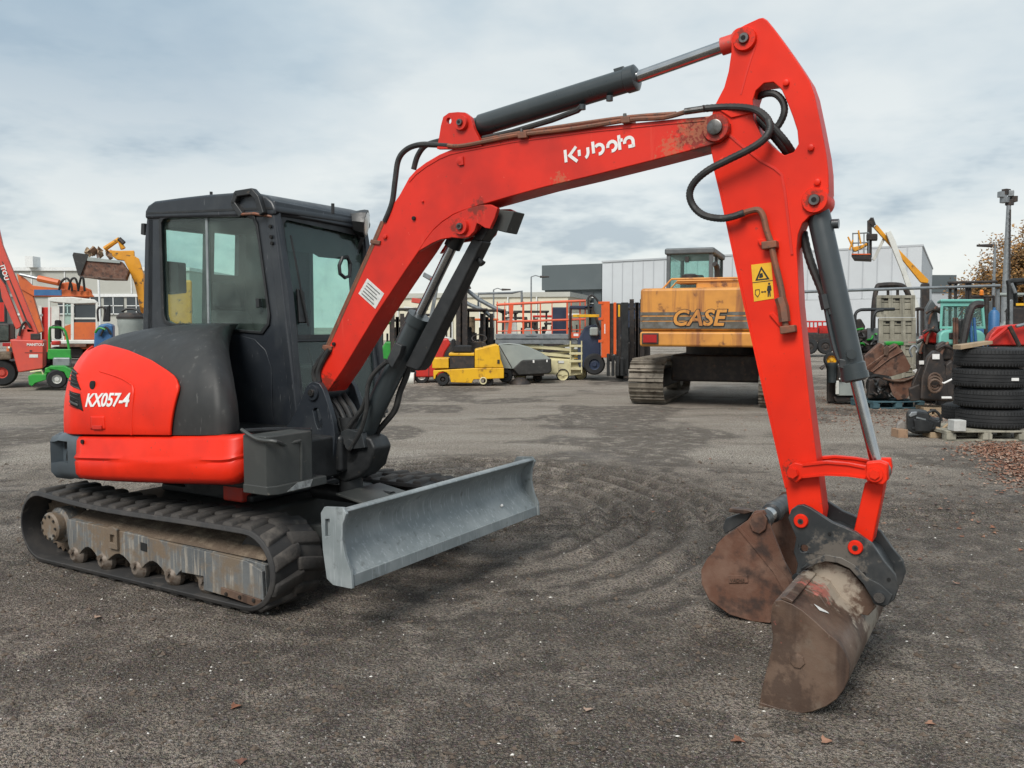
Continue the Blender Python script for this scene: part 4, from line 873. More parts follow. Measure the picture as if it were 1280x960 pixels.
# arm
AN, AF = BL-.065, BL+.065
arm_o = [(888, 185), (887, 165), (891, 136), (905, 109), (910.5, 89), (914, 65), (914, 48), (919, 37.5), (935, 29), (948, 23), (954, 22), (959, 25), (972, 42), (986, 61.5), (1000, 82), (1012, 101), (1018, 118), (1026, 156), (1033, 193), (1035.5, 215), (1036, 240), (1032, 258), (1022, 266), (1012, 270), (1003, 279), (997.5, 293), (995.5, 312), (997, 335), (999, 380), (1004, 430), (1012, 505), (1021, 575), (1029, 640), (1026, 660), (1012, 672), (998, 670), (988, 655), (982, 610), (930, 380), (910, 287), (901, 243), (893, 210)]
hole = [(941, 124.7), (945, 113), (954.7, 104), (966.6, 102.6), (976.5, 111), (984.4, 128.7), (991, 146), (996.5, 163), (998, 180), (992, 190), (980.5, 194), (966.6, 184), (951, 168), (942, 148.5)]
arm = build('arm', MB().prism(B(arm_o, AN), LT*(AF-AN), [B(hole, AN)]), 'red_paint', EX, smooth=30, bevel=.005)
strip('weld_bead', [(911, 168), (925, 180), (950, 200), (968, 210), (977, 218), (981, 240), (985, 275), (990, 318)], 3.2, AN-.005, .008, 'boom_red', arm)
strip('weld_bead', [(945, 55), (938, 75), (932, 95), (926, 118)], 2.0, AN-.002, .004, 'boom_red', arm)
strip('edge_bead', [(893, 210), (901, 243), (910.5, 287), (930.5, 380), (956, 494), (982.5, 610)], 2.6, AN-.004, .006, 'red_paint', arm)
boss(930, 48, AN-.022, AF+.022, .055, 'red_paint', arm); boss(1018, 250, AN-.02, AF+.02, .058, 'red_paint', arm)
for x, y in ((983, 104), (1014, 185), (1022, 228)): p = ML(x, y, AN); build('bolt_boss', MB().lathe([(-.018, .008), (-.016, .014), (0, .015)], p, LT, 10), 'red_paint', arm)
wt = build('warning_sticker', MB().prism(B([(939, 331), (964, 328), (967.5, 373), (942.5, 377)], AN-.002), LT*.003), 'sticker_yellow', arm, smooth=0)
def sk(pts): return B(pts, AN-.0032)
def pic(name, outer, inner=None): build(name, MB().prism(sk(outer), LT*.001, [sk(inner)] if inner else ()), 'ink', wt, smooth=0)
pic('warning_triangle', [(951.5, 333), (962, 349), (944, 351)], [(951.7, 337), (958.6, 347.6), (947, 349)])
pic('hand_mark', [(950, 342), (953, 341), (954, 346), (951, 347.5), (948.5, 347)]); pic('divider', [(940.5, 353), (966, 350), (966, 350.8), (940.6, 353.8)])
pic('person_mark', [(959.5, 357), (963.5, 356.5), (964.5, 363), (963, 363.4), (963.4, 370.5), (962, 370.7), (961.5, 365), (960.8, 370.8), (959.5, 371), (959.6, 363.6), (958.4, 363.6)])
pic('person_mark', [(961.4+1.4*math.cos(i*.785), 354.6+1.5*math.sin(i*.785)) for i in range(8)])
pic('arrow_mark', [(951, 365), (953, 363.3), (953, 364.4), (956, 364), (956, 363), (958, 364.6), (956, 366.2), (956, 365.2), (953, 365.6), (953, 366.6)])
pic('bucket_mark', [(944, 362), (949.5, 361.4), (950, 367), (947, 372), (943.5, 368)], [(944.8, 362.9), (948.8, 362.4), (949.2, 366.8), (946.8, 370.6), (944.4, 367.6)])
# hoses at the elbow
build('hose_end', MB().tube(PB([(856, 139.5), (880, 136)], BN-.02), .016, 10), 'pin_steel', EX)
def corr(name, pts, r, k=8):        # spiral wrapped hose: ribbed along its length
    sp_ = spline(pts, k); build(name, MB().tube(sp_, [r*(1+.09*(i % 2)) for i in range(len(sp_))], 10), 'hose', EX)
corr('elbow_hose', PB([(878, 136), (905, 134), (930, 134.5, -.02), (948, 139, -.04), (960, 150, -.06), (962, 162, -.07), (955, 174, -.08), (938, 186, -.08), (910, 200, -.08), (885, 213, -.08), (868, 228, -.07), (862, 243, -.06), (867, 258, -.05), (880, 269, -.05), (900, 273, -.05), (915, 271, -.05), (930, 266, -.045)], AN), .0165, 10)
corr('elbow_hose', PB([(948, 121, .05), (958, 117, .03), (970, 118, .02), (979, 128, .02), (980, 142, .02), (972, 158, .02), (958, 172, .0)], AN+.02), .0155)
corr('elbow_hose', PB([(945, 137, .0), (958, 150, .0), (970, 163, .0), (982, 177, .02), (992, 192, .08)], AN-.0), .0155)
corr('elbow_hose', PB([(940, 142, .03), (955, 158, .03), (968, 173, .03), (980, 188, .06), (985, 197, .10)], AN+.03), .014)
build('arm_pipe', MB().tube(spline(PB([(925, 268), (938, 263.5), (948, 262.5), (954, 270), (958, 287), (964, 305), (968, 325), (976, 358), (979, 378), (981, 400), (984, 416)], AN-.03), 5), .0145, 10), 'rust_pipe', arm)
for x, y in ((960, 306), (983, 412)): build('pipe_clamp', MB().prism(PB([(x-9, y-4), (x+10, y-6), (x+11, y+3), (x-8, y+6)], AN-.05), LT*.05), 'rust_pipe', arm, bevel=.005)
build('pipe_coupling', MB().tube(PB([(975, 372), (979, 384), (981, 402)], AN-.032), .026, 6), 'rust_pipe', arm)
build('tab', MB().prism(B([(961, 393), (966, 390), (980, 404), (978, 409), (974, 408)], AN-.012), LT*.012), 'red_paint', arm, bevel=.003)
build('tab', MB().prism(B([(946, 300), (958, 298), (972, 301), (968, 306), (950, 307)], AN-.02), LT*.02), 'red_paint', arm, bevel=.003)
build('red_band', MB().prism(B([(900, 138), (941, 136), (941, 141), (914, 147)], AN-.01), LT*.01), 'red_paint', arm, bevel=.003)
# arm cylinder on top of the boom
a, b = ML(578, 164, BL), ML(928, 50, BL); d = (b-a).normalized(); s0 = ML(600, 157, BL); s1 = ML(795, 97, BL)
ac = build('arm_cylinder', MB().lathe([(0, .045), (.01, .060), ((s1-s0).length-.055, .060), ((s1-s0).length-.05, .066), ((s1-s0).length, .066), ((s1-s0).length+.01, .05)], s0, s1-s0, 28), 'cylinder_grey', EX)
build('rod', MB().cyl(s1, b-d*.05, .030, n=20), 'chrome', ac); build('rod_end', MB().cyl(b-d*.10, b-d*.02, .042, n=18), 'red_dusty', ac)
build('cylinder_foot', MB().cyl(a, s0, .05, n=18), 'cylinder_grey', ac); build('rod_eye', MB().cyl(b-LT*.045, b+LT*.045, .045, n=20), 'red_dusty', ac)
build('cylinder_pipe', MB().tube(PB([(604, 173), (640, 165), (690, 150), (722, 138), (728, 132)], BL-.03), .016, 8), 'hose', ac)
build('cylinder_port', MB().prism(B([(766, 86), (779, 82), (781, 88), (768, 92)], BL-.02), LT*.05), 'cylinder_grey', ac, bevel=.004)
for x, y in ((728, 131), (762, 120)): p = ML(x, y, BL-.03); build('cylinder_port', MB().cyl(p, p-UP*.025, .018, n=12), 'cylinder_grey', ac)
# bucket cylinder
a, b = ML(1018, 250, BL), ML(1098, 590, BL); s0 = ML(1023, 268, BL); s1 = ML(1069, 474, BL); d = (s1-s0).normalized()
Lc = (s1-s0).length
kc = build('bucket_cylinder', MB().lathe([(-.04, .045), (0, .052), (Lc-.075, .052), (Lc-.07, .058), (Lc-.03, .058), (Lc-.03, .062), (Lc, .062), (Lc+.01, .04)], s0, d, 28), 'cylinder_grey', EX)
build('rod', MB().cyl(s1, b, .026, n=20), 'chrome', kc)
for (x, y) in ((1062, 442), (1040, 280)): p = ML(x, y, BL); q = p-LT*.06+FW*.02 if y > 300 else p+FW*.01; build('cylinder_port', MB().cyl(p, q+(FW*.02 if y < 300 else LT*-.01), .022, n=14), 'cylinder_grey', kc)
corr('bucket_hose', PB([(1004, 290), (1008, 310), (1014, 330), (1022, 350), (1029, 368), (1033, 384)], AF-.03), .019, 6)
build('bucket_pipe', MB().tube(spline(PB([(1032, 380), (1036, 402), (1042, 430), (1048, 448), (1054, 456)], BL-.02), 5), .013, 8), 'cylinder_grey', kc)
build('pipe_fitting', MB().tube(PB([(1030, 368), (1034, 386)], BL-.02), .028, 8), 'hitch_black', kc); build('pipe_fitting', MB().prism(B([(1034, 385), (1044, 384), (1046, 393), (1036, 394)], BL-.04), LT*.05), 'hitch_black', kc, bevel=.004); build('pipe_fitting', MB().prism(B([(1048, 448), (1060, 450), (1058, 463), (1049, 460)], BL-.05), LT*.06), 'hitch_black', kc, bevel=.006)
# links
lk = [(984, 590), (986, 582), (993, 578), (1003, 580), (1018, 577.5), (1033, 576.5), (1060, 579), (1082, 583), (1094, 580), (1106, 580), (1108, 592), (1106, 603), (1094, 606), (1081, 599), (1060, 596), (1033, 595), (1003, 598), (995, 604), (988, 601)]
for l in (AN-.05, AF+.015): link = build('side_link', MB().prism(BT(lk, AN-.05, l), LT*.035), 'red_paint', EX, bevel=.006); strip('link_rib', [(1003, 581.5), (1033, 578.3), (1060, 580.5), (1081, 584.5)], 2.6, l-.008, .01, 'red_paint', link, AN-.058); strip('link_rib', [(1003, 596.5), (1033, 593.4), (1060, 594.6), (1081, 597.6)], 2.6, l-.008, .01, 'red_paint', link, AN-.058)
p = ML(991.7, 590.7, AN-.05); build('link_pin', MB().cyl(p-LT*.012, p+LT*.26, .026, n=18), 'red_paint', EX); build('link_nut', MB().cyl(p-LT*.028, p-LT*.01, .024, n=6), 'red_paint', EX)
p = ML(1094, 592, AN-.06); build('link_block', MB().prism(B([(1082, 578), (1100, 576), (1110, 580), (1110, 600), (1104, 607), (1083, 602)], AN-.07), LT*.05), 'red_paint', EX, bevel=.008); build('link_pin', MB().cyl(p-LT*.02, p+LT*.24, .034, n=20), 'red_paint', EX); build('link_nut', MB().cyl(p-LT*.03, p-LT*.01, .022, n=6), 'red_paint', EX)
build('rod_eye', MB().cyl(b-LT*.04, b+LT*.04, .05, n=20), 'pin_steel', kc)
bl = [(1081, 603), (1105, 604), (1104, 612), (1091, 677), (1082, 690), (1068, 694), (1062, 682), (1067, 664)]
build('bucket_link', MB().prism(B(bl, AN+.005), LT*.11), 'red_paint', EX, bevel=.008)
# quick hitch
HN, HF = BL-.15, BL+.12
hp = [(985, 648), (989, 637), (996, 632), (1004, 631), (1013, 635), (1022, 641), (1040, 653), (1069, 665), (1090, 680), (1105, 702), (1119, 719), (1123, 735), (1118, 750), (1105, 759), (1092, 755), (1086, 742), (1079, 730), (1062, 710), (1047, 703), (1032, 701), (1012, 706), (1000, 716), (995, 716), (997, 705), (992, 690), (995, 672), (990, 660)]
hh = [(1005+5*math.cos(i*.524), 686+5*math.sin(i*.524)) for i in range(12)]
for l in (HN, HF): qh = build('hitch_plate', MB().prism(BT(hp, HN, l), LT*.03, [BT(hh, HN, l)]), 'hitch_black', EX, bevel=.004)
inner = [(1000, 712), (1010, 702), (1032, 693), (1052, 697), (1068, 706), (1084, 722), (1100, 730), (1116, 744), (1110, 757), (1098, 757), (1086, 742), (1079, 730), (1062, 711), (1047, 704), (1032, 702), (1012, 707)]
build('hitch_lip', MB().prism(B(inner, HN-.012), LT*.014), 'hitch_black', EX, bevel=.004)
build('hitch_body', MB().prism(B([(1012, 660), (1040, 664), (1070, 680), (1092, 696), (1108, 722), (1112, 740), (1098, 748), (1084, 730), (1062, 706), (1030, 690), (1010, 690)], HN+.03), LT*(HF-HN-.03)), 'hitch_black', EX, bevel=.01)
for x, y in ((1001.5, 651), (1069.5, 684)):
    p = ML(x, y, HN); w = build('pin_washer', MB().lathe([(-.016, .012), (-.016, .028), (-.010, .032), (0, .032)], p, LT, 24), 'red_paint', EX); build('pin', MB().cyl(p-LT*.018, p+LT*.33, .013, n=14), 'pin_steel', w); build('pin_hole', MB().cyl(p-LT*.0195, p-LT*.0175, .007, n=10), 'dark_hole', w)
p = ML(1100, 745, HN); build('locking_pin', MB().cyl(p-LT*.030, p+LT*.36, .023, n=18), 'chrome', EX)
for x, y in ((1037, 667), (1111, 724), (1080, 717)): p = ML(x, y, HN); build('bolt', MB().cyl(p-LT*.006, p+LT*.01, .008, n=8), 'dark_hole', EX)

# ditching bucket on the hitch
W0, W1 = -.655, .36
bs = [(965, 757), (969, 751), (978, 750), (990, 755), (1003, 763), (1018, 776), (1034, 791), (1047, 802), (1056, 815), (1062, 832), (1061, 848), (1055, 862), (1046, 874), (1033, 883), (1015, 890), (996, 893), (972, 893), (958, 891), (949, 882), (952, 862), (959, 833), (965, 810), (966, 795), (963, 776)]
side = B(bs, W0)
bk = build('bucket', MB().prism(side, LT*.02), 'worn_rust', EX, bevel=.004, label='worn brown ditching bucket on the hitch')
build('bucket_side', MB().prism([p_+LT*(W1-W0) for p_ in side], LT*.02), 'worn_rust', bk, bevel=.004)
sh_ = bs[1:18]; oo = B(sh_, W0+.01); cen = sum(oo, V())/len(oo)
inn = [q_+(cen-q_).normalized()*.018 for q_ in oo]
build('bucket_shell', MB().prism(oo+inn[::-1], LT*(W1-W0)), 'worn_rust', bk, smooth=40)
build('cutting_lip', MB().prism(B([(947, 884), (950, 878), (975, 886), (975, 895), (955, 895)], W0-.01), LT*(W1-W0+.04)), 'worn_rust', bk, bevel=.003)
build('wear_strip', MB().prism(B([(978, 750), (990, 754.5), (992, 751), (982, 746), (974, 747)], W0+.0), LT*(W1-W0+.02)), 'worn_rust', bk, bevel=.004)
p = B([(997, 826)], W0)[0]; build('weld_patch', MB().lathe([(-.012, .014), (-.01, .028), (0, .032)], p, LT, 7), 'worn_rust', bk)
# mounting ears under the hitch
ear2 = [(1004, 712), (1030, 700), (1062, 712), (1082, 735), (1096, 758), (1085, 770), (1060, 765), (1030, 745), (1008, 735)]
for l in (HN+.045, HF-.045): build('bucket_ear', MB().prism(BT(ear2, HN+.045, l), LT*.025), 'worn_rust', bk, bevel=.004)
build('bucket_crown', MB().prism([M(3.835, -.42, .47), M(3.93, -.42, .44), M(3.99, -.42, .36), M(3.98, -.42, .33), M(3.83, -.42, .44)], LT*.60), 'worn_rust', bk, bevel=.008)
def on_shell(px, py, z0=None):
    best = None; d = ray(px, py)
    for A_, B_ in zip(oo[:-1], oo[1:]):
        e = B_-A_; n_ = e.cross(LT)
        if abs(d.dot(n_)) < 1e-6: continue
        t = (A_-EYE).dot(n_)/d.dot(n_); P_ = EYE+d*t; s_ = (P_-A_).dot(e)/e.length_squared
        if 0 <= s_ <= 1 and -.7 < (P_-MC).dot(LT) < .5 and (best is None or t < best[0]): best = (t, P_, n_)
    return best[1] if best else None
for nm, pts, m_ in (('paint_mark', [(1019, 723), (1032, 716), (1046, 727), (1036, 741), (1022, 732)], 'pink_mark'), ('paint_mark', [(1007, 722), (1016, 712), (1019, 716), (1010, 727)], 'pink_mark'), ('scratch_mark', [(1022, 742), (1029, 740), (1030, 747), (1024, 748)], 'sticker_grey'), ('scratch_mark', [(1017, 756), (1034, 766), (1036, 768), (1024, 764)], 'sticker_grey')):
    pp = [on_shell(*q) for q in pts]
    if all(q is not None for q in pp): build(nm, MB().prism([q+UP*.004+FW*.001 for q in pp], UP*.001), m_, bk, smooth=0)

# ------------------------------------------------------------------ loose bucket lying behind the arm
KB = thing('digging_bucket', 'rusty digging bucket lying on the gravel behind the excavator arm', 'bucket', V((M(3.4, .36, 0).x, M(3.4, .36, 0).y, 0)))
N0, N1 = .34, .95
ks = [(935, 650), (943, 639), (955, 638), (961, 652), (968, 672), (980, 702), (993, 726), (992, 740), (984, 757), (974, 772), (962, 779), (941, 777), (912, 768.5), (886.5, 750), (877, 730), (876.5, 712), (884, 698), (894, 688), (896, 680), (906, 670), (918, 663)]
sd = B(ks, N0); body = build('side_plate', MB().prism(sd, LT*.025), 'rust', KB, bevel=.004); build('side_plate', MB().prism([q+LT*(N1-N0) for q in sd], LT*.025), 'rust', KB, bevel=.004)
oo2 = B(ks[9:21], N0+.012); c2_ = sum(sd, V())/len(sd); in2 = [q+(c2_-q).normalized()*.02 for q in oo2]; build('shell', MB().prism(oo2+in2[::-1], LT*(N1-N0)), 'rust', KB, smooth=40)
build('weld_edge', MB().prism(B([(921, 660), (924, 658), (984, 722), (992, 740), (985, 755), (980, 740), (966, 715)], N0-.006), LT*.006), 'rust', KB, bevel=.002)
p = B([(948, 653)], N0)[0]; build('pin_pad', MB().prism(B([(936, 654), (942, 642), (952, 639), (959, 650), (957, 662), (949, 668), (940, 664)], N0-.02), LT*.02), 'rust', KB, bevel=.006)
pa = B([(950, 652)], N0)[0]; build('pin_tube', MB().lathe([(.0, .05), (.10, .052), (.11, .042), (.22, .042), (.23, .055), (.30, .06), (.32, .05), (.60, .05)], pa, LT, 22), 'hitch_black', KB); build('pin', MB().cyl(pa+LT*.12, pa+LT*.215, .0435, n=22), 'chrome', KB)
build('lug_plate', MB().prism(B([(903, 660), (907, 648), (930, 640), (940, 640), (935, 650), (918, 661), (906, 668)], N0+.10), LT*.04), 'hitch_black', KB, bevel=.006); build('lug_plate', MB().prism(B([(910, 640), (912, 635), (935, 637), (942, 640), (930, 643)], N0+.05), LT*.05), 'worn_rust', KB, bevel=.006)
pl_ = build('name_plate', MB().prism(B([(910, 719), (934.5, 719), (935, 728.5), (911, 729)], N0-.008), LT*.008), 'rust', KB, bevel=.002)
p0, p1 = B([(913, 727)], N0)[0], B([(932, 727)], N0)[0]; letters('plate_lettering', 'VAD45', p0-LT*.008, p1-p0, UP, (p1-p0).length/3.1, 'worn_rust', pl_, depth=.004, bold=.01)
build('tooth', MB().prism(B([(988, 722), (996, 716), (999, 724), (994, 733)], N0+.0), LT*.05), 'hitch_black', KB, bevel=.004)
# ------------------------------------------------------------------ materials across the yard
mat('case_orange', (.58, .25, .045), .5, c2=(.48, .20, .04), scale=2.5, c3=(.14, .055, .025), scale3=5, lo3=.60, hi3=.70, streak=((.27, .10, .035), 5, .55, .70))
mat('case_grey', (.085, .075, .060), .55, c2=(.14, .14, .13), scale=6)
mat('case_cab', (.085, .095, .10), .5, c2=(.12, .13, .135), scale=4)
mat('track_steel', (.17, .145, .115), .65, .25, c2=(.27, .235, .19), scale=5, c3=(.07, .055, .042), scale3=9, lo3=.55, hi3=.66)
mat('yellow_mach', (.72, .40, .012), .42, c2=(.62, .33, .012), scale=3, c3=(.22, .11, .02), scale3=6, lo3=.60, hi3=.70, streak=((.40, .20, .02), 8, .60, .72))
mat('loader_yellow', (.66, .29, .015), .5, c2=(.56, .24, .02), scale=3, c3=(.12, .07, .03), scale3=4.5, lo3=.60, hi3=.66)
mat('cream', (.60, .55, .33), .55, c2=(.50, .45, .27), scale=3, c3=(.25, .22, .15), scale3=8, lo3=.66, hi3=.74)
mat('plastic_grey', (.26, .29, .275), .45, c2=(.31, .34, .32), scale=2)
mat('rail_orange', (.66, .095, .032), .5, c2=(.55, .09, .04), scale=4)
mat('mast_orange', (.68, .105, .018), .45, c2=(.58, .09, .02), scale=3)
mat('navy_truck', (.020, .030, .060), .45, c2=(.032, .045, .08), scale=3)
mat('red_mach', (.50, .022, .014), .42, c2=(.42, .025, .02), scale=3)
mat('faded_red', (.56, .070, .045), .5, c2=(.47, .065, .05), scale=2, c3=(.34, .12, .10), scale3=6, lo3=.62, hi3=.7)
mat('orange_mach', (.58, .125, .025), .5, c2=(.48, .10, .03), scale=2, c3=(.25, .08, .04), scale3=6, lo3=.62, hi3=.7)
mat('green_mach', (.025, .27, .035), .45, c2=(.02, .21, .03), scale=4)
mat('turquoise', (.15, .42, .36), .5, c2=(.19, .47, .40), scale=2, c3=(.25, .28, .22), scale3=6, lo3=.66, hi3=.72)
mat('white_mach', (.62, .62, .58), .5, c2=(.54, .54, .50), scale=3, c3=(.33, .27, .2), scale3=6, lo3=.64, hi3=.72)
mat('blue_mach', (.03, .11, .26), .5, c2=(.04, .14, .30), scale=4)
mat('wood_grey', (.25, .235, .185), .85, c2=(.33, .31, .25), scale=4, streak=((.17, .16, .13), 12, .5, .65))
mat('wood_tan', (.34, .25, .16), .85, c2=(.27, .20, .13), scale=5)
mat('pallet_blue', (.045, .10, .125), .8, c2=(.07, .13, .15), scale=6)
mat('galvanised', (.26, .275, .285), .4, .5, c2=(.19, .205, .21), scale=6)
mat('tyre', (.012, .0125, .0135), .8, c2=(.019, .0195, .0205), scale=5)
mat('brick_block', (.30, .19, .12), .9, c2=(.22, .14, .09), scale=12)
mat('concrete_block', (.46, .46, .44), .9, c2=(.38, .38, .36), scale=12)
mat('dark_iron', (.028, .024, .023), .6, .2, c2=(.055, .042, .035), scale=7, c3=(.10, .055, .035), scale3=10, lo3=.60, hi3=.70)
mat('wall_white', (.50, .525, .545), .6, c2=(.47, .49, .51), scale=.3)
mat('wall_side', (.40, .42, .44), .6, c2=(.37, .39, .41), scale=.3)
mat('wall_dark', (.075, .092, .098), .6, c2=(.085, .102, .108), scale=.4)
mat('wall_beige', (.40, .40, .36), .7, c2=(.44, .44, .40), scale=.3)
mat('wall_cream', (.62, .58, .46), .7, c2=(.56, .53, .42), scale=.4)
mat('frame_white', (.70, .71, .70), .6)
mat('window_dark', (.035, .042, .048), .15, c2=(.06, .07, .075), scale=.8, lo=.3, hi=.7)
mat('tail_lamp', (.34, .015, .015), .25); mat('lamp_orange', (.7, .2, .02), .3)
mat('bark', (.10, .07, .05), .9, c2=(.06, .045, .035), scale=6, bump=.5, bscale=20)
for i, c in enumerate([(.27, .13, .035), (.19, .10, .035), (.34, .18, .05), (.14, .085, .03)]): mat('foliage_%d' % i, c, .8, c2=tuple(x*.7 for x in c), scale=2)
def bgthing(name, label, cat, px, Y, group=None):
    XD[0] = .85*(px-640)/FPX; p = Q(px, 500, Y); return thing(name, label, cat, V((p.x, Y, 0)), group)
def pb(name, m, T, x0, y0, x1, y1, Y, t, b=0): return build(name, MB().pbox(x0, y0, x1, y1, Y, t), m, T, bevel=b)
def pp(name, m, T, pts, Y, t, b=0): return build(name, MB().ppoly(pts, Y, t), m, T, bevel=b)
def pt(name, m, T, pts, Y, r, sp_=0): 
    P = [Q(p[0], p[1], Y+(p[2] if len(p) > 2 else 0)) for p in pts]; return build(name, MB().tube(spline(P, sp_) if sp_ else P, r, 8), m, T)
def wheel(T, px, py, rp, Y, t, hub='dark_iron', hr=.5, tread=True):
    a = Q(px, py, Y); r = rp*Y/FPX; ax = V((XD[0], 1, 0))
    ty = build('tyre', MB().lathe([(0, r*hr), (0, r*.86), (t*.12, r*.97), (t*.3, r), (t*.7, r), (t*.88, r*.97), (t, r*.86), (t, r*hr)], a, ax, 28, False), 'tyre', T)
    build('rim', MB().lathe([(.015, r*.08), (.015, r*.2), (.05, r*.24), (.06, r*hr*.82), (.008, r*hr*.98), (.004, r*hr*1.04), (t-.02, r*hr*1.04)], a, ax, 20), hub, ty); return ty

# ------------------------------------------------------------------ buildings
def wallbox(mb, p, q, z0, z1, dep, side=None):      # wall from p to q with the building's depth behind it
    d = V((q[0]-p[0], q[1]-p[1], 0)).normalized(); n = V((-d.y, d.x, 0))*dep if side is None else V((side[0]*dep, side[1]*dep, 0)); a, b = V((p[0], p[1], z0)), V((q[0], q[1], z0)); h = V((0, 0, z1-z0))
    return mb.hexa([a, b, b+n, a+n], [a+h, b+h, b+n+h, a+n+h])
WP, WQ = (10.6, 101), (38.3, 80.5); H = 9.0
wd = V((WQ[0]-WP[0], WQ[1]-WP[1], 0)).normalized(); wnn = V((-wd.y, wd.x, 0)); wlen = V((WQ[0]-WP[0], WQ[1]-WP[1], 0)).length
W = thing('warehouse', 'long white clad warehouse behind the orange excavator', 'building', V((WP[0], WP[1], 0)))
build('wall', wallbox(MB(), WP, WQ, 4.2, H, 38, (.452, .87)), 'wall_white', W)
pm = V((WP[0], WP[1], 0))+wd*wlen*.42
build('plinth', wallbox(MB(), (WP[0]+.1, WP[1]+.2), (pm.x, pm.y+.2), 0, 4.2, 37.5, (.452, .87)), 'navy_truck', W)
build('lower_wall', wallbox(MB(), (pm.x, pm.y+.06), (WQ[0]-.05, WQ[1]+.06), 0, 4.2, 37.6, (.452, .87)), 'wall_white', W); build('base_band', wallbox(MB(), (pm.x, pm.y), (WQ[0], WQ[1]), 0, .9, .05), 'wall_dark', W)
build('roof_edge', wallbox(MB(), (WP[0]-.05-wnn.x*.1, WP[1]-wnn.y*.1), (WQ[0]+.12-wnn.x*.1, WQ[1]-wnn.y*.1), H, H+.18, 38.2, (.452, .87)), 'wall_side', W)
np_ = 26
for i in range(1, np_):
    p = V((WP[0], WP[1], 0))+wd*wlen*i/np_-wnn*.05; q = p+wd*.10; build('cladding_rib', wallbox(MB(), (p.x, p.y), (q.x, q.y), 4.25, H-.02, .049), 'wall_side', W)
build('wall_lamp', MB().box(0, 0, 0, .6, .35, .3).__class__().add([V(WP+(0,))+wd*8.6-wnn*.5+V((x, y, 6.6+z)) for x, y, z in [(0, 0, 0), (.7, -.3, 0), (.7, .1, 0), (0, .4, 0), (0, 0, .3), (.7, -.3, .2), (.7, .1, .2), (0, .4, .3)]], [(3, 2, 1, 0), (4, 5, 6, 7), (0, 1, 5, 4), (1, 2, 6, 5), (2, 3, 7, 6), (3, 0, 4, 7)]), 'dark_iron', W)
O = thing('office_block', 'dark grey flat roofed office block left of the white warehouse', 'building', V((3.6, 103, 0)))
OP, OQ = (3.62, 104.5), (10.58, 101.2)
build('wall', wallbox(MB(), OP, OQ, 5.9, 8.9, 18), 'wall_dark', O); build('lower_wall', wallbox(MB(), (OP[0]+.4, OP[1]+.5), (OQ[0], OQ[1]+.5), 0, 5.9, 17), 'wall_dark', O)
od = V((OQ[0]-OP[0], OQ[1]-OP[1], 0)).normalized(); on = V((-od.y, od.x, 0))
for i in range(4):
    p = V((OP[0], OP[1]+.5, 0))+od*(.9+1.55*i)-on*.06; q = p+od*1.2; w = build('window', wallbox(MB(), (p.x, p.y), (q.x, q.y), 3.4, 5.6, .05), 'window_dark', O)
    for zz_ in (4.2, 4.9): build('blind', wallbox(MB(), (p.x-on.x*.05, p.y-on.y*.05), (q.x-on.x*.05, q.y-on.y*.05), zz_, zz_+.12, .04), 'frame_white', w)
C_ = thing('low_building', 'long low cream building beyond the scissor lift', 'building', V((-4, 92, 0)))
build('wall', wallbox(MB(), (-17, 95), (5.8, 89), 0, 4.6, 20), 'wall_cream', C_); build('roof', wallbox(MB(), (-17.2, 94.8), (6, 88.8), 4.6, 5.1, 20.4), 'wall_beige', C_)
for i in range(7):
    x = -15.5+3*i; y = 94.55-.263*3*i; build('gutter_post', MB().box(x, y-.2, 0, x+.12, y-.05, 4.6), 'frame_white', C_)
LB = thing('office_building', 'pale grey industrial building with window band at far left', 'building', V((-50, 88, 0)))
build('wall', MB().box(-75, 88, 0, -33, 110, 7.2), 'wall_beige', LB); build('parapet', MB().box(-75.1, 87.8, 7.2, -32.9, 110.1, 7.55), 'frame_white', LB)
for i in range(7): x = -56+3.4*i; build('cladding_joint', MB().box(x, 87.93, 4.9, x+.10, 87.99, 7.18), 'frame_white', LB)
build('band', MB().box(-75, 87.85, 4.55, -33, 87.98, 4.85), 'frame_white', LB)
for i in range(6):
    x = -46.5+2.35*i; w = build('window', MB().box(x, 87.9, 2.75, x+2.0, 87.98, 4.5), 'window_dark', LB)
    for a, b, c, d in ((0, 2.75, 2.0, 2.85), (0, 3.6, 2.0, 3.68), (.95, 2.75, 1.03, 4.5)): build('frame', MB().box(x+a, 87.82, b, x+c, 87.89, d), 'frame_white', w)
build('stair_tower', MB().box(-53.5, 86, 0, -51.8, 88, 7.9), 'wall_dark', LB); build('chimney', MB().box(-49.2, 87, 7.5, -48.4, 88.4, 8.6), 'frame_white', LB)
FB = thing('far_shed', 'grey shed with a dark roof far off between cherry picker and tree', 'building', V((55, 118, 0)))
build('wall', MB().box(52, 118, 0, 74, 135, 6.2), 'wall_side', FB); build('roof', MB().box(51.8, 117.8, 6.2, 74.2, 135.2, 6.6), 'wall_dark', FB); build('roof_unit', MB().box(57.6, 119, 6.6, 61.5, 123, 8.6), 'wall_dark', FB)

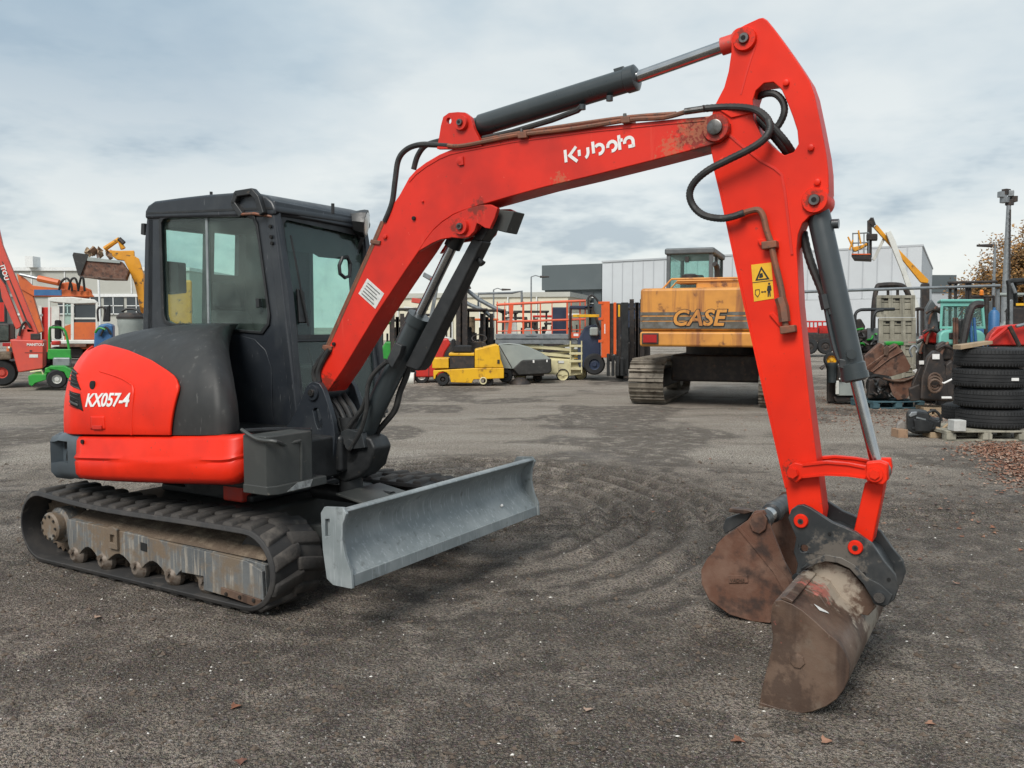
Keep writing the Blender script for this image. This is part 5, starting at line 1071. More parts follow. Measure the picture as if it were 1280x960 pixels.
# ------------------------------------------------------------------ lamps
def streetlight(px, top, base, arm, Y, label):
    T = bgthing('street_lamp', label, 'lamp', px, Y, 'far street lamps'); a = Q(px, top, Y); build('pole', MB().cyl((a.x, Y, 0), a, .10, .06, 10), 'galvanised', T)
    b = Q(px+arm, top-3 if abs(arm) > 12 else top, Y); build('arm', MB().tube([a, (a+b)/2+V((0, 0, .12)), b], .04, 6), 'galvanised', T); build('head', MB().tube([b, b+(b-a).normalized()*.8], [.10, .06], 8), 'dark_iron', T)
streetlight(664, 346, 400, 11, 75, 'tall street lamp before the dark office block'); streetlight(617, 362, 400, 10, 75, 'street lamp with curved arm above the low cream building'); streetlight(1244, 307, 400, -4, 46, 'slim lamp post left of the floodlight mast')
T = bgthing('floodlight_mast', 'tall galvanised mast with a cluster of floodlights at far right', 'lamp', 1257, 42)
a, b = Q(1255.5, 400, 42), Q(1261, 256, 42); build('pole', MB().cyl((a.x, 42, 0), (b.x, 42, b.z), .20, .10, 14), 'galvanised', T)
build('cable_ladder', MB().tube([Q(1263, 262, 41.8), Q(1261.5, 380, 41.8)], .035, 6), 'dark_iron', T)
for i in range(14): y = 264+8*i; pb('rung', 'galvanised', T, 1261+.0, y, 1264, y+1, 41.8, .05)
for i, (x, y) in enumerate([(1253, 243), (1258, 240), (1264, 242), (1267, 249), (1256, 250), (1262, 253)]): p = Q(x, y, 42); build('floodlight', MB().box(-.18, -.12, -.14, .18, .14, .14).__class__().add([p+Matrix.Rotation(.5*i, 3, 'Z') @ V(v) for v in MB().box(-.18, -.12, -.14, .18, .14, .14).v], MB().box(0, 0, 0, 1, 1, 1).f), ('galvanised', 'dark_iron')[i % 2], T, bevel=.02)
pt('crossbar', 'galvanised', T, [(1252, 247), (1268, 247)], 42, .05)
T = bgthing('flag_pole', 'white pole before the far left building', 'pole', 123, 70); a = Q(123.5, 350, 70); build('pole', MB().cyl((a.x, 70, 0), a, .09, .07, 10), 'frame_white', T)

# ------------------------------------------------------------------ autumn trees
def tree(px, py, Y, rx, rz, n, label, seed):
    n *= 3
    r_ = random.Random(seed); c = Q(px, py, Y); T = thing('tree', label, 'tree', V((c.x, Y, 0)), 'autumn trees at the right edge')
    tr = MB(); tr.tube(spline([(c.x, Y, 0), (c.x+.1, Y, c.z*.35), (c.x-.1, Y, c.z*.7), (c.x, Y, c.z)], 4), [.45-.028*i for i in range(13)], 10)
    tips = []
    for i in range(16):
        a = r_.random()*6.28; e = r_.uniform(.25, 1.2); L_ = rx*r_.uniform(.6, 1.0); st = V((c.x, Y, c.z*r_.uniform(.35, .9))); d = V((math.cos(a)*math.cos(e), math.sin(a)*math.cos(e), math.sin(e)))
        p1 = st+d*L_*.5+V((0, 0, .2)); p2 = st+d*L_; tr.tube([st, p1, p2], [.13, .07, .02], 5); tips += [p1, p2]
        for k in range(4): q = p1.lerp(p2, r_.random()); e2 = q+V((r_.gauss(0, 1), r_.gauss(0, 1), r_.gauss(.3, .8)))*.9; tr.tube([q, e2], [.03, .008], 4); tips.append(e2)
    build('trunk', tr, 'bark', T)
    mb = MB(); mi = []
    cl = tips+[c+V((r_.gauss(0, .42)*rx, r_.gauss(0, .42)*rx, r_.gauss(0, .42)*rz)) for _ in range(40)]
    for k in range(n):
        o = r_.choice(cl); p = o+V((r_.gauss(0, .45), r_.gauss(0, .45), r_.gauss(0, .38))); s = r_.uniform(.07, .14)
        x = V((r_.gauss(0, 1), r_.gauss(0, 1), r_.gauss(0, 1))).normalized(); y = x.orthogonal().normalized(); mb.add([p-x*s, p-y*s*.6, p+x*s, p+y*s*.6], [(0, 1, 2, 3)]); mi.append((k*7 % 4 + hash((round(o.x*2), round(o.z*2))) % 2) % 4)
    me = bpy.data.meshes.new('crown'); me.from_pydata([v-T.location for v in mb.v], [], mb.f); [me.materials.append(MATS['foliage_%d' % i]) for i in range(4)]; me.polygons.foreach_set('material_index', mi)
    o = bpy.data.objects.new('crown', me); col.objects.link(o); o.parent = T
tree(1290, 345, 55, 3.0, 2.9, 9000, 'big brown autumn tree cut by the right edge', 5)
tree(1246, 375, 60, 1.8, 1.6, 5000, 'smaller rust coloured tree just left of the big one', 9)
tree(1275, 380, 58, 2.2, 1.6, 5000, 'low brown bushy tree beneath the big autumn tree', 13)

# ------------------------------------------------------------------ big orange excavator seen from behind (own frame: x right, y forward)
T = thing('excavator', 'big faded orange excavator with grey cab seen from behind', 'excavator', V((4.54, 18.55, 0)), local=True, rz=R(-20))
def lb(name, m, *a, b=0, par=None): return build(name, MB().box(*a), m, par or T, bevel=b)
cw = lb('counterweight', 'case_orange', -1.27, -2.55, 1.50, 1.27, -1.55, 2.32, b=.06)
lb('bumper', 'case_orange', -1.27, -2.57, 1.20, 1.27, -1.60, 1.49, b=.05)
for z0, z1 in ((1.80, 1.86), (1.70, 1.775), (1.55, 1.68)): lb('stripe', 'case_grey', -1.26, -2.556, z0, 1.26, -2.54, z1, par=cw)
letters('lettering', 'CASE', (-.66, -2.556, 1.605), (1, 0, 0), (0, 0, 1), .42, 'ink', cw, depth=.010, bold=.060, shear=.22); letters('lettering', 'CASE', (-.66, -2.567, 1.61), (1, 0, 0), (0, 0, 1), .42, 'case_orange', cw, depth=.006, bold=.022, shear=.22)
tl = lb('tail_lamp', 'dark_iron', -1.22, -2.60, 1.25, -.90, -2.55, 1.46, b=.01); lb('lens', 'tail_lamp', -1.19, -2.615, 1.28, -.93, -2.60, 1.43, par=tl)
lb('engine_hood', 'case_orange', -.30, -1.9, 2.30, 1.20, .2, 2.46, b=.04); lb('body', 'case_orange', -1.25, -1.6, 1.25, 1.30, 1.6, 2.0, b=.04); lb('side_tank', 'case_grey', 1.30, -.9, 1.0, 1.62, 1.5, 1.55, b=.04)
for x0, x1, y in ((-.95, 1.1, -1.95), (-.95, 1.1, -1.2)): build('hood_rail', MB().tube([(x0, y, 2.32), (x0+.18, y, 2.52), (x1-.1, y, 2.52), (x1, y, 2.32)], .022, 6), 'case_orange', T)
lb('hood_plate', 'case_orange', -.7, -1.9, 2.44, .95, -1.3, 2.47)
build('exhaust', MB().tube([(.02, -1.1, 2.3), (.02, -1.1, 2.72), (.0, -1.16, 2.82), (-.03, -1.22, 2.85)], .055, 10), 'dark_iron', T); build('air_intake', MB().lathe([(0, .09), (.12, .09), (.13, .17), (.19, .17), (.22, .10)], (-.55, -1.0, 2.45), (0, 0, 1), 18), 'dark_iron', T)
# cab frame with panes
x0, x1, y0, y1, z0, z1 = -1.22, -.22, .05, 2.1, 1.5, 3.30
for x, y in ((x0, y0), (x0, y1-.1), (x1-.08, y0), (x1-.08, y1-.1), (x1-.08, y0+.9)): lb('cab_post', 'case_cab', x, y, z0, x+.08, y+.1, 3.16, b=.01)
build('cab_roof', MB().box(x0-.04, y0-.05, 3.16, x1+.04, y1+.05, z1), 'case_cab', T, bevel=.04); lb('cab_base', 'case_cab', x0+.01, y0+.01, z0, x1-.01, y1-.01, 2.15)
for nm, a in (('rear_window', (x0+.08, y0+.03, 2.15, x1-.08, y0+.045, 3.16)), ('front_window', (x0+.08, y1-.05, 2.15, x1-.08, y1-.04, 3.16)), ('side_window', (x1-.04, y0+.1, 2.15, x1-.03, y0+.9, 3.16)), ('side_window', (x1-.04, y0+1.0, 2.15, x1-.03, y1-.1, 3.16)), ('side_window', (x0+.03, y0+.1, 2.15, x0+.04, y1-.1, 3.16))): lb(nm, 'pale_glass', *a)
lb('seat', 'seat_cloth', -.95, .75, 2.0, -.5, .9, 2.75, b=.05); lb('lamp', 'dark_iron', x0+.42, y0-.1, 2.98, x0+.50, y0-.04, 3.10)
# undercarriage: two chains of steel shoes
lb('lower_frame', 'dark_iron', -.9, -1.1, .45, .9, 1.1, 1.0, b=.05); build('slewing_ring', MB().cyl((0, 0, .95), (0, 0, 1.25), .75, n=32), 'dark_iron', T)
for s in (-1, 1):
    xc = s*1.27; tf = lb('track_frame', 'dark_iron', xc-.18, -1.5, .28, xc+.18, 1.5, .68, b=.04)
    for y in (-1.48, 1.48): build('sprocket' if y < 0 else 'idler', MB().lathe([(-.20, .1), (-.20, .30), (-.12, .38), (.12, .38), (.20, .30), (.20, .1)], (xc, y, .47), (1, 0, 0), 28), 'track_steel', T)
    per = 2*2.96+2*math.pi*.43; ns = 44
    for k in range(ns):
        d = k*per/ns
        if d < 2.96: y, z, a = -1.48+d, .90, 0
        elif d < 2.96+math.pi*.43: t = (d-2.96)/.43; y, z, a = 1.48+.43*math.sin(t), .47+.43*math.cos(t), -t
        elif d < 2*2.96+math.pi*.43: y, z, a = 1.48-(d-2.96-math.pi*.43), .04, math.pi
        else: t = (d-2*2.96-math.pi*.43)/.43; y, z, a = -1.48-.43*math.sin(t), .47-.43*math.cos(t), math.pi-t
        if k == 0 and s < 0:
            mb = MB().box(-.35, -.088, -.03, .35, .088, .0).box(-.35, -.085, 0, .35, -.06, .035).box(-.35, -.01, 0, .35, .012, .028); shoe = build('track_shoe', mb, 'track_steel', tf); base_shoe = shoe; shoe.matrix_local = Matrix.Translation((xc, y, z))
        else:
            o = bpy.data.objects.new('track_shoe', base_shoe.data); col.objects.link(o); o.parent = tf; o.matrix_local = Matrix.Translation((xc, y, z)) @ Matrix.Rotation(a, 4, 'X')
build('boom', MB().prism([(.2, 1.0, 1.7), (.2, 2.2, 3.4), (.2, 3.2, 4.2-1.2), (.2, 5.2, 2.0), (.2, 5.2, 1.7), (.2, 3.0, 2.5), (.2, 1.7, 1.6)], (.4, 0, 0)), 'case_orange', T, bevel=.03)

# ------------------------------------------------------------------ yellow tow tractor
T = bgthing('tow_tractor', 'small yellow tow tractor with black battery box and steering wheel', 'tractor', 585, 22.6); Y = 22.6
arch = [(542+11.5+9.5*math.cos(R(a)), 474+9.5*math.sin(R(a))) for a in range(180, 361, 30)]
pp('chassis', 'yellow_mach', T, [(541.5, 463), (595, 460), (630, 460), (630, 473), (592, 474.5), (590, 479), (563.5, 478)]+arch[::-1]+[(542, 474)], Y, 1.0, .02)
pp('cowl', 'yellow_mach', T, [(593.4, 437), (620, 430.5), (624, 432), (626, 449), (630, 460), (593.4, 460)], Y, 1.0, .03); pb('rear_box', 'yellow_mach', T, 540.3, 448, 561, 460.5, Y, 1.0, .02); pb('battery_box', 'dark_iron', T, 562, 445, 593, 461, Y+.03, .9, .02); pb('battery_lid', 'yellow_mach', T, 561, 441.5, 593, 445, Y+.01, .95, .02)
pb('seat', 'seat_cloth', T, 566, 432, 590, 441, Y+.2, .6, .05); pb('seat_back', 'seat_cloth', T, 564, 424, 569, 440, Y+.2, .6, .04)
a = Q(599, 423, Y+.5); build('steering_wheel', MB().tube([a+V((.20*math.cos(t), .16*math.sin(t), .10*math.sin(t))) for t in [i*.4 for i in range(16)]], .016, 6, True), 'dark_iron', T); build('steering_column', MB().tube([a, Q(604, 438, Y+.5)], .025, 6), 'dark_iron', T)
wheel(T, 553.5, 474.2, 8, Y-.02, .25, 'dark_iron', .45); wheel(T, 611, 477, 6, Y+.1, .2, 'dark_iron', .4); wheel(T, 553.5, 474.2, 8, Y+.8, .25, 'dark_iron', .45); build('step_ring', MB().tube([Q(604+4*math.cos(t), 476+4*math.sin(t), Y-.03) for t in [i*.524 for i in range(12)]], .018, 6, True), 'cream', T)
p = Q(623, 452, Y-.02); build('cowl_catch', MB().box(p.x-.03, p.y, p.z-.05, p.x+.03, p.y+.03, p.z+.05), 'dark_iron', T)
# grey sweeper
T = bgthing('sweeper', 'grey and black floor sweeper beside the yellow tow tractor', 'sweeper', 655, 23.6); Y = 23.6
rows = []
for k, (ins, yy) in enumerate(((0, 0), (.06, .03), (.10, .5), (.06, .97), (0, 1.0))):
    rows.append([Q(x, y+(ins*20 if y < 445 else 0), Y)+V((0, 1.3*yy, 0)) for x, y in [(621, 460), (622, 431), (636, 430), (650, 431.5), (662, 435), (676, 441), (689, 449), (689, 455)]])
build('hood', MB().grid(rows), 'plastic_grey', T, smooth=50); pp('hood_side', 'plastic_grey', T, [(621, 460), (622, 431), (650, 431.5), (662, 435), (676, 441), (689, 449), (654, 450), (645, 461)], Y, .03, .004)
pp('bumper', 'black_hood', T, [(652, 450.5), (689, 448.5), (689.6, 464), (686, 467), (648, 469), (641, 461)], Y-.05, 1.35, .03); pb('hood_slot', 'dark_iron', T, 662, 440, 674, 441.6, Y+.25, .1); pb('label_mark', 'white_mark', T, 666, 450, 668, 453.5, Y-.06, .01); pb('label_mark', 'white_mark', T, 683, 449.5, 684.5, 452.5, Y-.06, .01)
build('panel_gap', MB().tube([Q(624, 432, Y-.004), Q(640, 460, Y-.004)], .012, 5), 'dark_iron', T)
pb('lower_frame', 'dark_iron', T, 624, 460, 680, 470, Y+.1, 1.1, .03); wheel(T, 632, 469.5, 9, Y+.02, .25, 'dark_iron', .4); wheel(T, 672, 472, 6, Y+.5, .2, 'dark_iron', .4)
build('side_brush', MB().lathe([(0, .30), (.05, .28), (.14, .16), (.18, .10)], (Q(650, 478, Y-.1).x, Y-.1, .0), (0, 0, 1), 20), 'dark_iron', T)
# scissor lift
T = bgthing('scissor_lift', 'scissor lift with orange guard rails on a cream base', 'lift', 690, 25.2); Y = 25.2
pp('chassis', 'cream', T, [(640, 453), (689, 449), (729, 450), (729, 468), (712, 470), (690, 468), (640, 468)], Y, .85, .02); pb('chassis_panel', 'cream', T, 690, 451, 698, 466, Y-.02, .03); pb('label_mark', 'sticker_grey', T, 697, 451, 705, 454, Y-.02, .015)
for i, (ya, yb) in enumerate(((430, 438), (438, 446), (445, 451))):
    pp('scissor_arm', 'cream', T, [(640, ya), (643, ya-1.5), (724, yb-1), (724, yb+2), (640, ya+3)], Y+.08, .06); pp('scissor_arm', 'cream', T, [(640, yb), (724, ya-1), (724, ya+2), (640, yb+3)], Y+.18, .06)
    pp('scissor_arm', 'cream', T, [(640, ya), (724, yb-1), (724, yb+2), (640, ya+3)], Y+.66, .06)
    p = Q(716, (ya+yb)/2, Y); build('pivot', MB().cyl(p, p+V((0, .8, 0)), .05, n=10), 'cream', T)
for i in range(4): pb('tread', 'cream', T, 712, 431+9.5*i, 728, 434+9.5*i, Y-.12, .12, .008); 
pt('ladder_side', 'cream', T, [(713, 426, -.1), (713, 466, -.1)], Y, .02); pt('ladder_side', 'cream', T, [(727, 426, -.1), (727, 466, -.1)], Y, .02)
pb('platform', 'galvanised', T, 619, 417.5, 731, 423.5, Y-.03, .95, .01); pb('platform_lower', 'galvanised', T, 619, 424.2, 722, 430, Y, .9, .01); pb('brand_mark', 'weight_grey', T, 657, 419.8, 671, 421, Y-.035, .004)
for dy in (0, .86):
    pt('guard_rail', 'rail_orange', T, [(621, 381, dy), (680, 378, dy), (732, 376, dy)], Y, .038); pt('guard_rail', 'rail_orange', T, [(621, 402.5, dy), (732, 399, dy)], Y, .032); pt('guard_rail', 'rail_orange', T, [(621, 414, dy), (732, 412, dy)], Y, .016)
    for x, w in ((621.5, 1.2), (631, 1.0), (654, 2.4), (664, 1.2), (675.5, 1.6), (690, 1.2), (709, 2.2), (714, 1.6), (725, 1.8), (731.5, 1.4)): pb('rail_post', 'rail_orange', T, x-w/2, 377, x+w/2, 418, Y+dy-.02, .04)
for dy in (.0, .86): pt('end_rail', 'rail_orange', T, [(621, 381), (621, 381, .86)], Y, .025)
pp('rail_panel', 'rail_orange', T, [(636, 380), (642, 380), (641, 396), (639, 417), (634, 417), (637, 398)], Y-.03, .03); pb('control_box', 'rail_orange', T, 713, 415.5, 725.5, 422.5, Y-.08, .06, .008); pb('control_label', 'white_mark', T, 717, 417, 723, 420, Y-.085, .004)
for x, y in ((703.5, 468.8), (726, 467.5), (650, 468.8)): wheel(T, x, y, 8.2, Y-.03 if x != 726 else Y+.3, .22, 'cream', .82)
# forklift with orange mast
def forklift(label, Y, px, mast, body_m, mast_m='dark_iron', w=1.0, guard=True, seed=0):
    T = bgthing('forklift', label, 'forklift', px, Y, 'forklifts parked in the row'); x0, x1, top = mast
    s = FPX/Y; gy = 407+CAMH*s; f_ = lambda m_: gy-m_*s      # picture height of a level m_ metres up
    for x in (x0, x1): pb('mast_rail', mast_m, T, x, top, x+.13*s, f_(.12), Y, .12)
    for x in (x0+.16*s, x1-.12*s): pb('inner_rail', 'dark_iron', T, x, top+4, x+.09*s, f_(.15), Y+.04, .1)
    for m_ in (.5, 1.2, 1.8): pb('mast_tie', 'dark_iron', T, x0, f_(m_), x1+.1*s, f_(m_-.08), Y+.06, .05)
    bx = px-w*.5*s, px+w*.5*s
    pp('body', body_m, T, [(bx[0], f_(.3)), (bx[1], f_(.3)), (bx[1], f_(.95)), (bx[1]-.1*s, f_(1.1)), (bx[0]+.15*s, f_(1.1)), (bx[0], f_(.85))], Y+.5, 1.5, .05); pb('seat', 'seat_cloth', T, px-.25*s, f_(1.55), px+.25*s, f_(1.05), Y+1.3, .15, .04)
    if guard:
        for dy in (.55, 1.8):
            for x in (bx[0]+.05*s, bx[1]-.1*s): pt('guard_post', 'dark_iron', T, [(x, f_(1.0), dy), (x, f_(2.08), dy+.1)], Y, .035)
        build('overhead_guard', MB().pbox(bx[0], f_(2.15), bx[1], f_(2.08), Y+.5, 1.5), 'dark_iron', T, bevel=.02)
    for x in (bx[0]-.02*s, bx[1]-.2*s): 
        a = Q(x, f_(.3), Y+.55); build('tyre', MB().lathe([(0, .12), (0, .26), (.03, .3), (.2, .3), (.23, .26), (.23, .12)], a, (1, 0, 0), 22), 'tyre', T)
    for x in (px-.3*s, px+.18*s): pb('fork', 'dark_iron', T, x, f_(.55), x+.12*s, f_(.05), Y-.06, .05); pb('fork_blade', 'dark_iron', T, x, f_(.09), x+.12*s, f_(.04), Y-1.0, .95)
    return T
T = bgthing('forklift', 'navy blue forklift with an upright orange mast', 'forklift', 750, 24.6, 'forklifts parked in the row'); Y = 24.6
for a in ((751.7, 376.7, 762.3, 447), (767, 378, 770.5, 443)): pb('mast_rail', 'mast_orange', T, *a, Y, .25, .01)
pb('mast_channel', 'dark_iron', T, 762.5, 380, 766.8, 452, Y+.05, .2); pb('mast_rail', 'black_metal', T, 776.5, 378, 785.5, 468, Y, .25, .01); pb('mast_channel', 'dark_iron', T, 771, 379, 776, 465, Y+.1, .2)
pb('mast_decal', 'sticker_yellow', T, 772.6, 381, 775, 396, Y+.085, .01); pb('mast_decal', 'white_mark', T, 755.5, 405, 756.6, 417, Y-.005, .004)
for y in (377, 397, 425): pb('mast_bracket', 'mast_orange', T, 748, y, 754, y+3, Y-.02, .2)
for x in (758.5, 764.5, 770.5, 775.5): pb('fork_plate', 'black_metal', T, x, 442+.3*(x-758), x+3.8, 470, Y-.25, .2, .02)
pp('body', 'navy_truck', T, [(722, 452), (722, 424), (731, 408), (745, 405), (751, 420), (751, 460), (724, 460)], Y+.5, 1.5, .05); pp('guard_front', 'dark_iron', T, [(731, 384), (741, 383), (752, 412), (749, 414), (739, 387), (732, 387)], Y+.45, .06); pb('overhead_guard', 'navy_truck', T, 712, 382, 741, 386, Y+.45, 1.4, .02)
for x, dy in ((713, .5), (713, 1.8), (738, 1.8)): pt('guard_post', 'dark_iron', T, [(x, 384, dy), (x-1, 425, dy)], Y, .035)
pb('side_bar', 'yellow_mach', T, 716, 393, 749, 396.5, Y+.2, .08, .01); pb('backrest', 'navy_truck', T, 690, 384, 709, 420, Y+1.4, .3, .03); wheel(T, 743, 455.5, 13.5, Y+.1, .4, 'navy_truck', .5); wheel(T, 724, 462, 9, Y+1.6, .3, 'navy_truck', .5); pb('engine_cover', 'plastic_grey', T, 737, 409, 748, 420, Y+.35, .6, .05)
pt('hydraulic_hose', 'hose', T, [(750, 380), (744, 372), (738, 369), (735, 376), (737, 395)], Y+.3, .03, 5)
forklift('black forklift between the orange mast and the big orange excavator', 25.5, 792, (787, 800, 374), 'dark_iron', seed=1)
forklift('tall dark forklift with overhead guard behind the yellow tow tractor', 27, 580, (570, 579, 362), 'dark_iron', w=1.5)
forklift('dark forklift half hidden by the black boom cylinder', 26.5, 500, (488, 500, 392), 'green_mach', w=1.2)
forklift('black forklift left of the orange guard rails', 28.5, 608, (600, 612, 392), 'navy_truck', w=1.3)
forklift('grey forklift far behind the guard rails of the scissor lift', 31, 664, (655, 668, 398), 'plastic_grey', w=1.3)
# red sit-on machine
T = bgthing('utility_vehicle', 'red utility vehicle with black sloping windscreen behind the tow tractor', 'vehicle', 540, 24); Y = 24
pp('body', 'red_mach', T, [(518, 472), (520, 462), (529, 440), (538, 430), (549, 424), (560, 423), (563.5, 430), (557, 440), (554, 449), (556, 471)], Y, 1.1, .05); pp('windscreen', 'dark_iron', T, [(535, 438), (548, 424), (546, 412), (542, 414), (530, 434)], Y+.1, .9, .01)
pb('door_gap', 'dark_iron', T, 535.6, 440, 536.4, 470, Y-.01, .01); p = Q(537, 438, Y-.01); build('label_mark', MB().box(p.x-.04, p.y-.01, p.z-.04, p.x+.04, p.y, p.z+.04), 'white_mark', T); pt('roof_post', 'dark_iron', T, [(546, 420, .2), (536, 402, .2), (519, 400, .2)], Y, .04); pt('roof_post', 'dark_iron', T, [(546, 420, .9), (536, 402, .9), (519, 400, .9)], Y, .04)
wheel(T, 527, 470, 10, Y+.02, .3, 'white_mach', .5); wheel(T, 550, 470, 9, Y+.02, .3, 'dark_iron', .5); a = Q(513.5, 474, Y-.1); build('white_drum', MB().cyl(a-V((.14, 0, 0)), a+V((.10, 0, 0)), .19, n=20), 'white_mach', T)
# odds and ends behind
T = bgthing('red_boom_lift', 'folded red and grey boom lift behind the black cylinder', 'lift', 520, 30); pp('boom', 'faded_red', T, [(515, 372), (535, 375), (534, 381), (514, 378)], 30, .3, .02); pp('upper_boom', 'galvanised', T, [(530, 340), (549, 350), (547, 356), (528, 345)], 30, .3, .02); pp('boom_decal', 'faded_red', T, [(538, 347), (547, 352), (546, 356), (538, 351)], 29.95, .04); pp('lower_boom', 'white_mach', T, [(505, 383), (536, 386), (530, 392), (505, 389)], 30.2, .3, .02); pb('base', 'dark_iron', T, 505, 430, 538, 468, 30, 1.6, .05); pp('riser', 'galvanised', T, [(545, 352), (549, 354), (535, 432), (530, 430)], 30.2, .25, .02)
for x in (510, 533): wheel(T, x, 459, 9, 29.9, .3, 'white_mach', .5)
T = bgthing('roll_cage_truck', 'white and black crane arms in the jumble above the tow tractor', 'crane', 590, 29); pt('arm', 'galvanised', T, [(568, 366), (585, 380), (604, 388), (617, 398)], 29, .07); pt('arm', 'galvanised', T, [(583, 362), (598, 374), (620, 386), (634, 392)], 29.2, .07); pt('arm', 'dark_iron', T, [(575, 355), (583, 356), (585, 362)], 29, .12); pt('frame', 'galvanised', T, [(598, 384), (598, 367), (640, 366), (652, 364), (652.5, 384)], 29.5, .045); pb('body', 'dark_iron', T, 575, 425, 625, 465, 29, 1.6, .05); pt('post', 'dark_iron', T, [(578, 355), (578, 430)], 29.2, .09)
T = bgthing('timber_crate', 'pale wooden crate glimpsed through the dark forklift', 'crate', 587, 30)
for i in range(3): pb('board', 'wood_tan', T, 582, 396+6.5*i, 593.5, 402+6.5*i, 30, .05)
pb('back', 'wood_tan', T, 582, 396, 593.5, 416, 30.06, .6); pb('stand', 'dark_iron', T, 580, 416.2, 596, 462, 30, .7)
for i, (x, y, c, lab) in enumerate([(638, 398, 'white_mach', 'white van cab part seen between the orange rails, left'), (662, 410, 'plastic_grey', 'grey seat backs seen through the middle of the orange rails'), (690, 412, 'white_mach', 'white engine cover seen through the orange rails, right')]):
    T = bgthing('machine_cover', lab, 'machine', x, 29.5); pp('cover', c, T, [(x-9, 420), (x-8, y+3), (x-5, y), (x+4, y), (x+8, y+6), (x+9, 420)], 29.5, .8, .05); pb('body', 'dark_iron', T, x-11, 420.5, x+11, 460, 29.4, 1.2, .05); wheel(T, x-6, 459, 7, 29.3, .2); wheel(T, x+6, 459, 7, 29.3, .2); pb('canopy', 'dark_iron', T, x-10, y-9, x+10, y-6, 29.5, .9, .02); pt('post', 'dark_iron', T, [(x-8, y-7), (x-8, y+4)], 29.6, .03); pt('post', 'dark_iron', T, [(x+7, y-7), (x+7, y+6)], 29.6, .03)

# ------------------------------------------------------------------ left group
T = bgthing('telehandler', 'faded red telehandler with raised telescopic boom at the left edge', 'telehandler', 30, 22); Y = 22
bm_ = pp('boom', 'faded_red', T, [(-30, 226), (-14, 233), (3, 305.6), (47, 415), (34, 416), (0, 332)], Y, .35, .02)
pp('inner_boom', 'faded_red', T, [(-2, 345), (6, 356), (27, 408), (20, 412), (2, 372)], Y+.1, .25, .02); pp('boom_groove', 'dark_iron', T, [(2, 326), (4, 328), (36, 405), (34, 406)], Y-.004, .01)
p0 = Q(0, 332, Y-.008); p1 = Q(7.2, 354, Y-.008); letters('lettering', 'ITOU', p0, p1-p0, V((p0.z-p1.z, 0, p1.x-p0.x)), .17, 'white_mark', bm_, depth=.004, bold=.02)
bd = pp('rear_body', 'faded_red', T, [(12, 424), (54.6, 425.4), (54, 461), (23, 466), (17.7, 448)], Y-.1, 1.4, .04); p0 = Q(33.5, 432.3, Y-.108); letters('lettering', 'MANITOU', p0, (1, 0, 0), (0, 0, 1), .095, 'white_mark', bd, depth=.004, bold=.02); pb('label_plate', 'sticker_grey', T, 36.5, 443, 47.5, 447, Y-.11, .008); pb('latch', 'dark_iron', T, 37, 437.6, 40, 439.6, Y-.11, .01)
pb('body_joint', 'dark_iron', T, 31, 440.6, 53.5, 441.2, Y-.108, .006); pp('tower', 'faded_red', T, [(20, 425), (24, 412), (36, 410), (47, 414), (48, 426)], Y, .5, .03); pb('block', 'dark_iron', T, 38, 417, 50, 425, Y-.05, .3, .02); pt('hose', 'hose', T, [(24, 420), (27, 408), (33, 402), (38, 410)], Y-.05, .03, 5)
pb('chassis', 'dark_iron', T, -12, 452, 24, 466, Y+.1, 1.6, .04); wheel(T, 2, 466, 17, Y-.1, .45, 'faded_red', .4); wheel(T, 60, 452, 12, Y+1.5, .4, 'dark_iron', .4); pb('fender', 'caked_dirt', T, -4, 440, 14, 450, Y-.15, .6, .05); pb('cab', 'dark_iron', T, -12, 404, 12.5, 428, Y+.3, 1.2, .06); pb('cab_window', 'pale_glass', T, -8, 407, 10.5, 425, Y+.29, .01); tl = pb('tail_lamp', 'tail_lamp', T, 3, 428.5, 12.5, 433, Y-.12, .06, .01)
T = bgthing('excavator', 'orange excavator with white cab and blue stripe on its folded arm', 'excavator', 80, 27, None); Y = 27
pp('arm', 'orange_mach', T, [(21, 342), (30, 347), (40.6, 356.7), (79, 361), (112, 364), (118, 371), (41.7, 370.5), (25, 361)], Y, .4, .02); pb('stripe', 'blue_mach', T, 42.5, 362, 77, 369.3, Y-.01, .012); pp('boom', 'orange_mach', T, [(24, 358), (41, 369), (47, 390), (54, 414), (44.5, 418), (36, 392)], Y+.05, .4, .02)
pt('rod', 'galvanised', T, [(25, 343), (49, 348.5)], Y-.05, .05); pt('cylinder', 'orange_mach', T, [(48, 348), (74, 353.5)], Y-.05, .10)
for k in range(3): pt('hose', 'hose', T, [(74+12*k, 362, -.1), (77+12*k, 352-2*k, -.2), (84+10*k, 348, -.2), (89+8*k, 356, -.15), (90+8*k, 364, -.1)], Y, .035, 5)
pp('linkage', 'orange_mach', T, [(74, 354), (88, 352), (104, 358), (114, 362), (116, 371), (100, 374), (76, 370)], Y+.1, .35, .03)
for a in ((60, 372, 63, 425), (78.5, 374, 80.5, 425), (88.5, 374, 92.3, 425), (119.5, 378, 122.5, 425)): pb('cab_post', 'white_mach', T, *a, Y-.05, .1, .008)
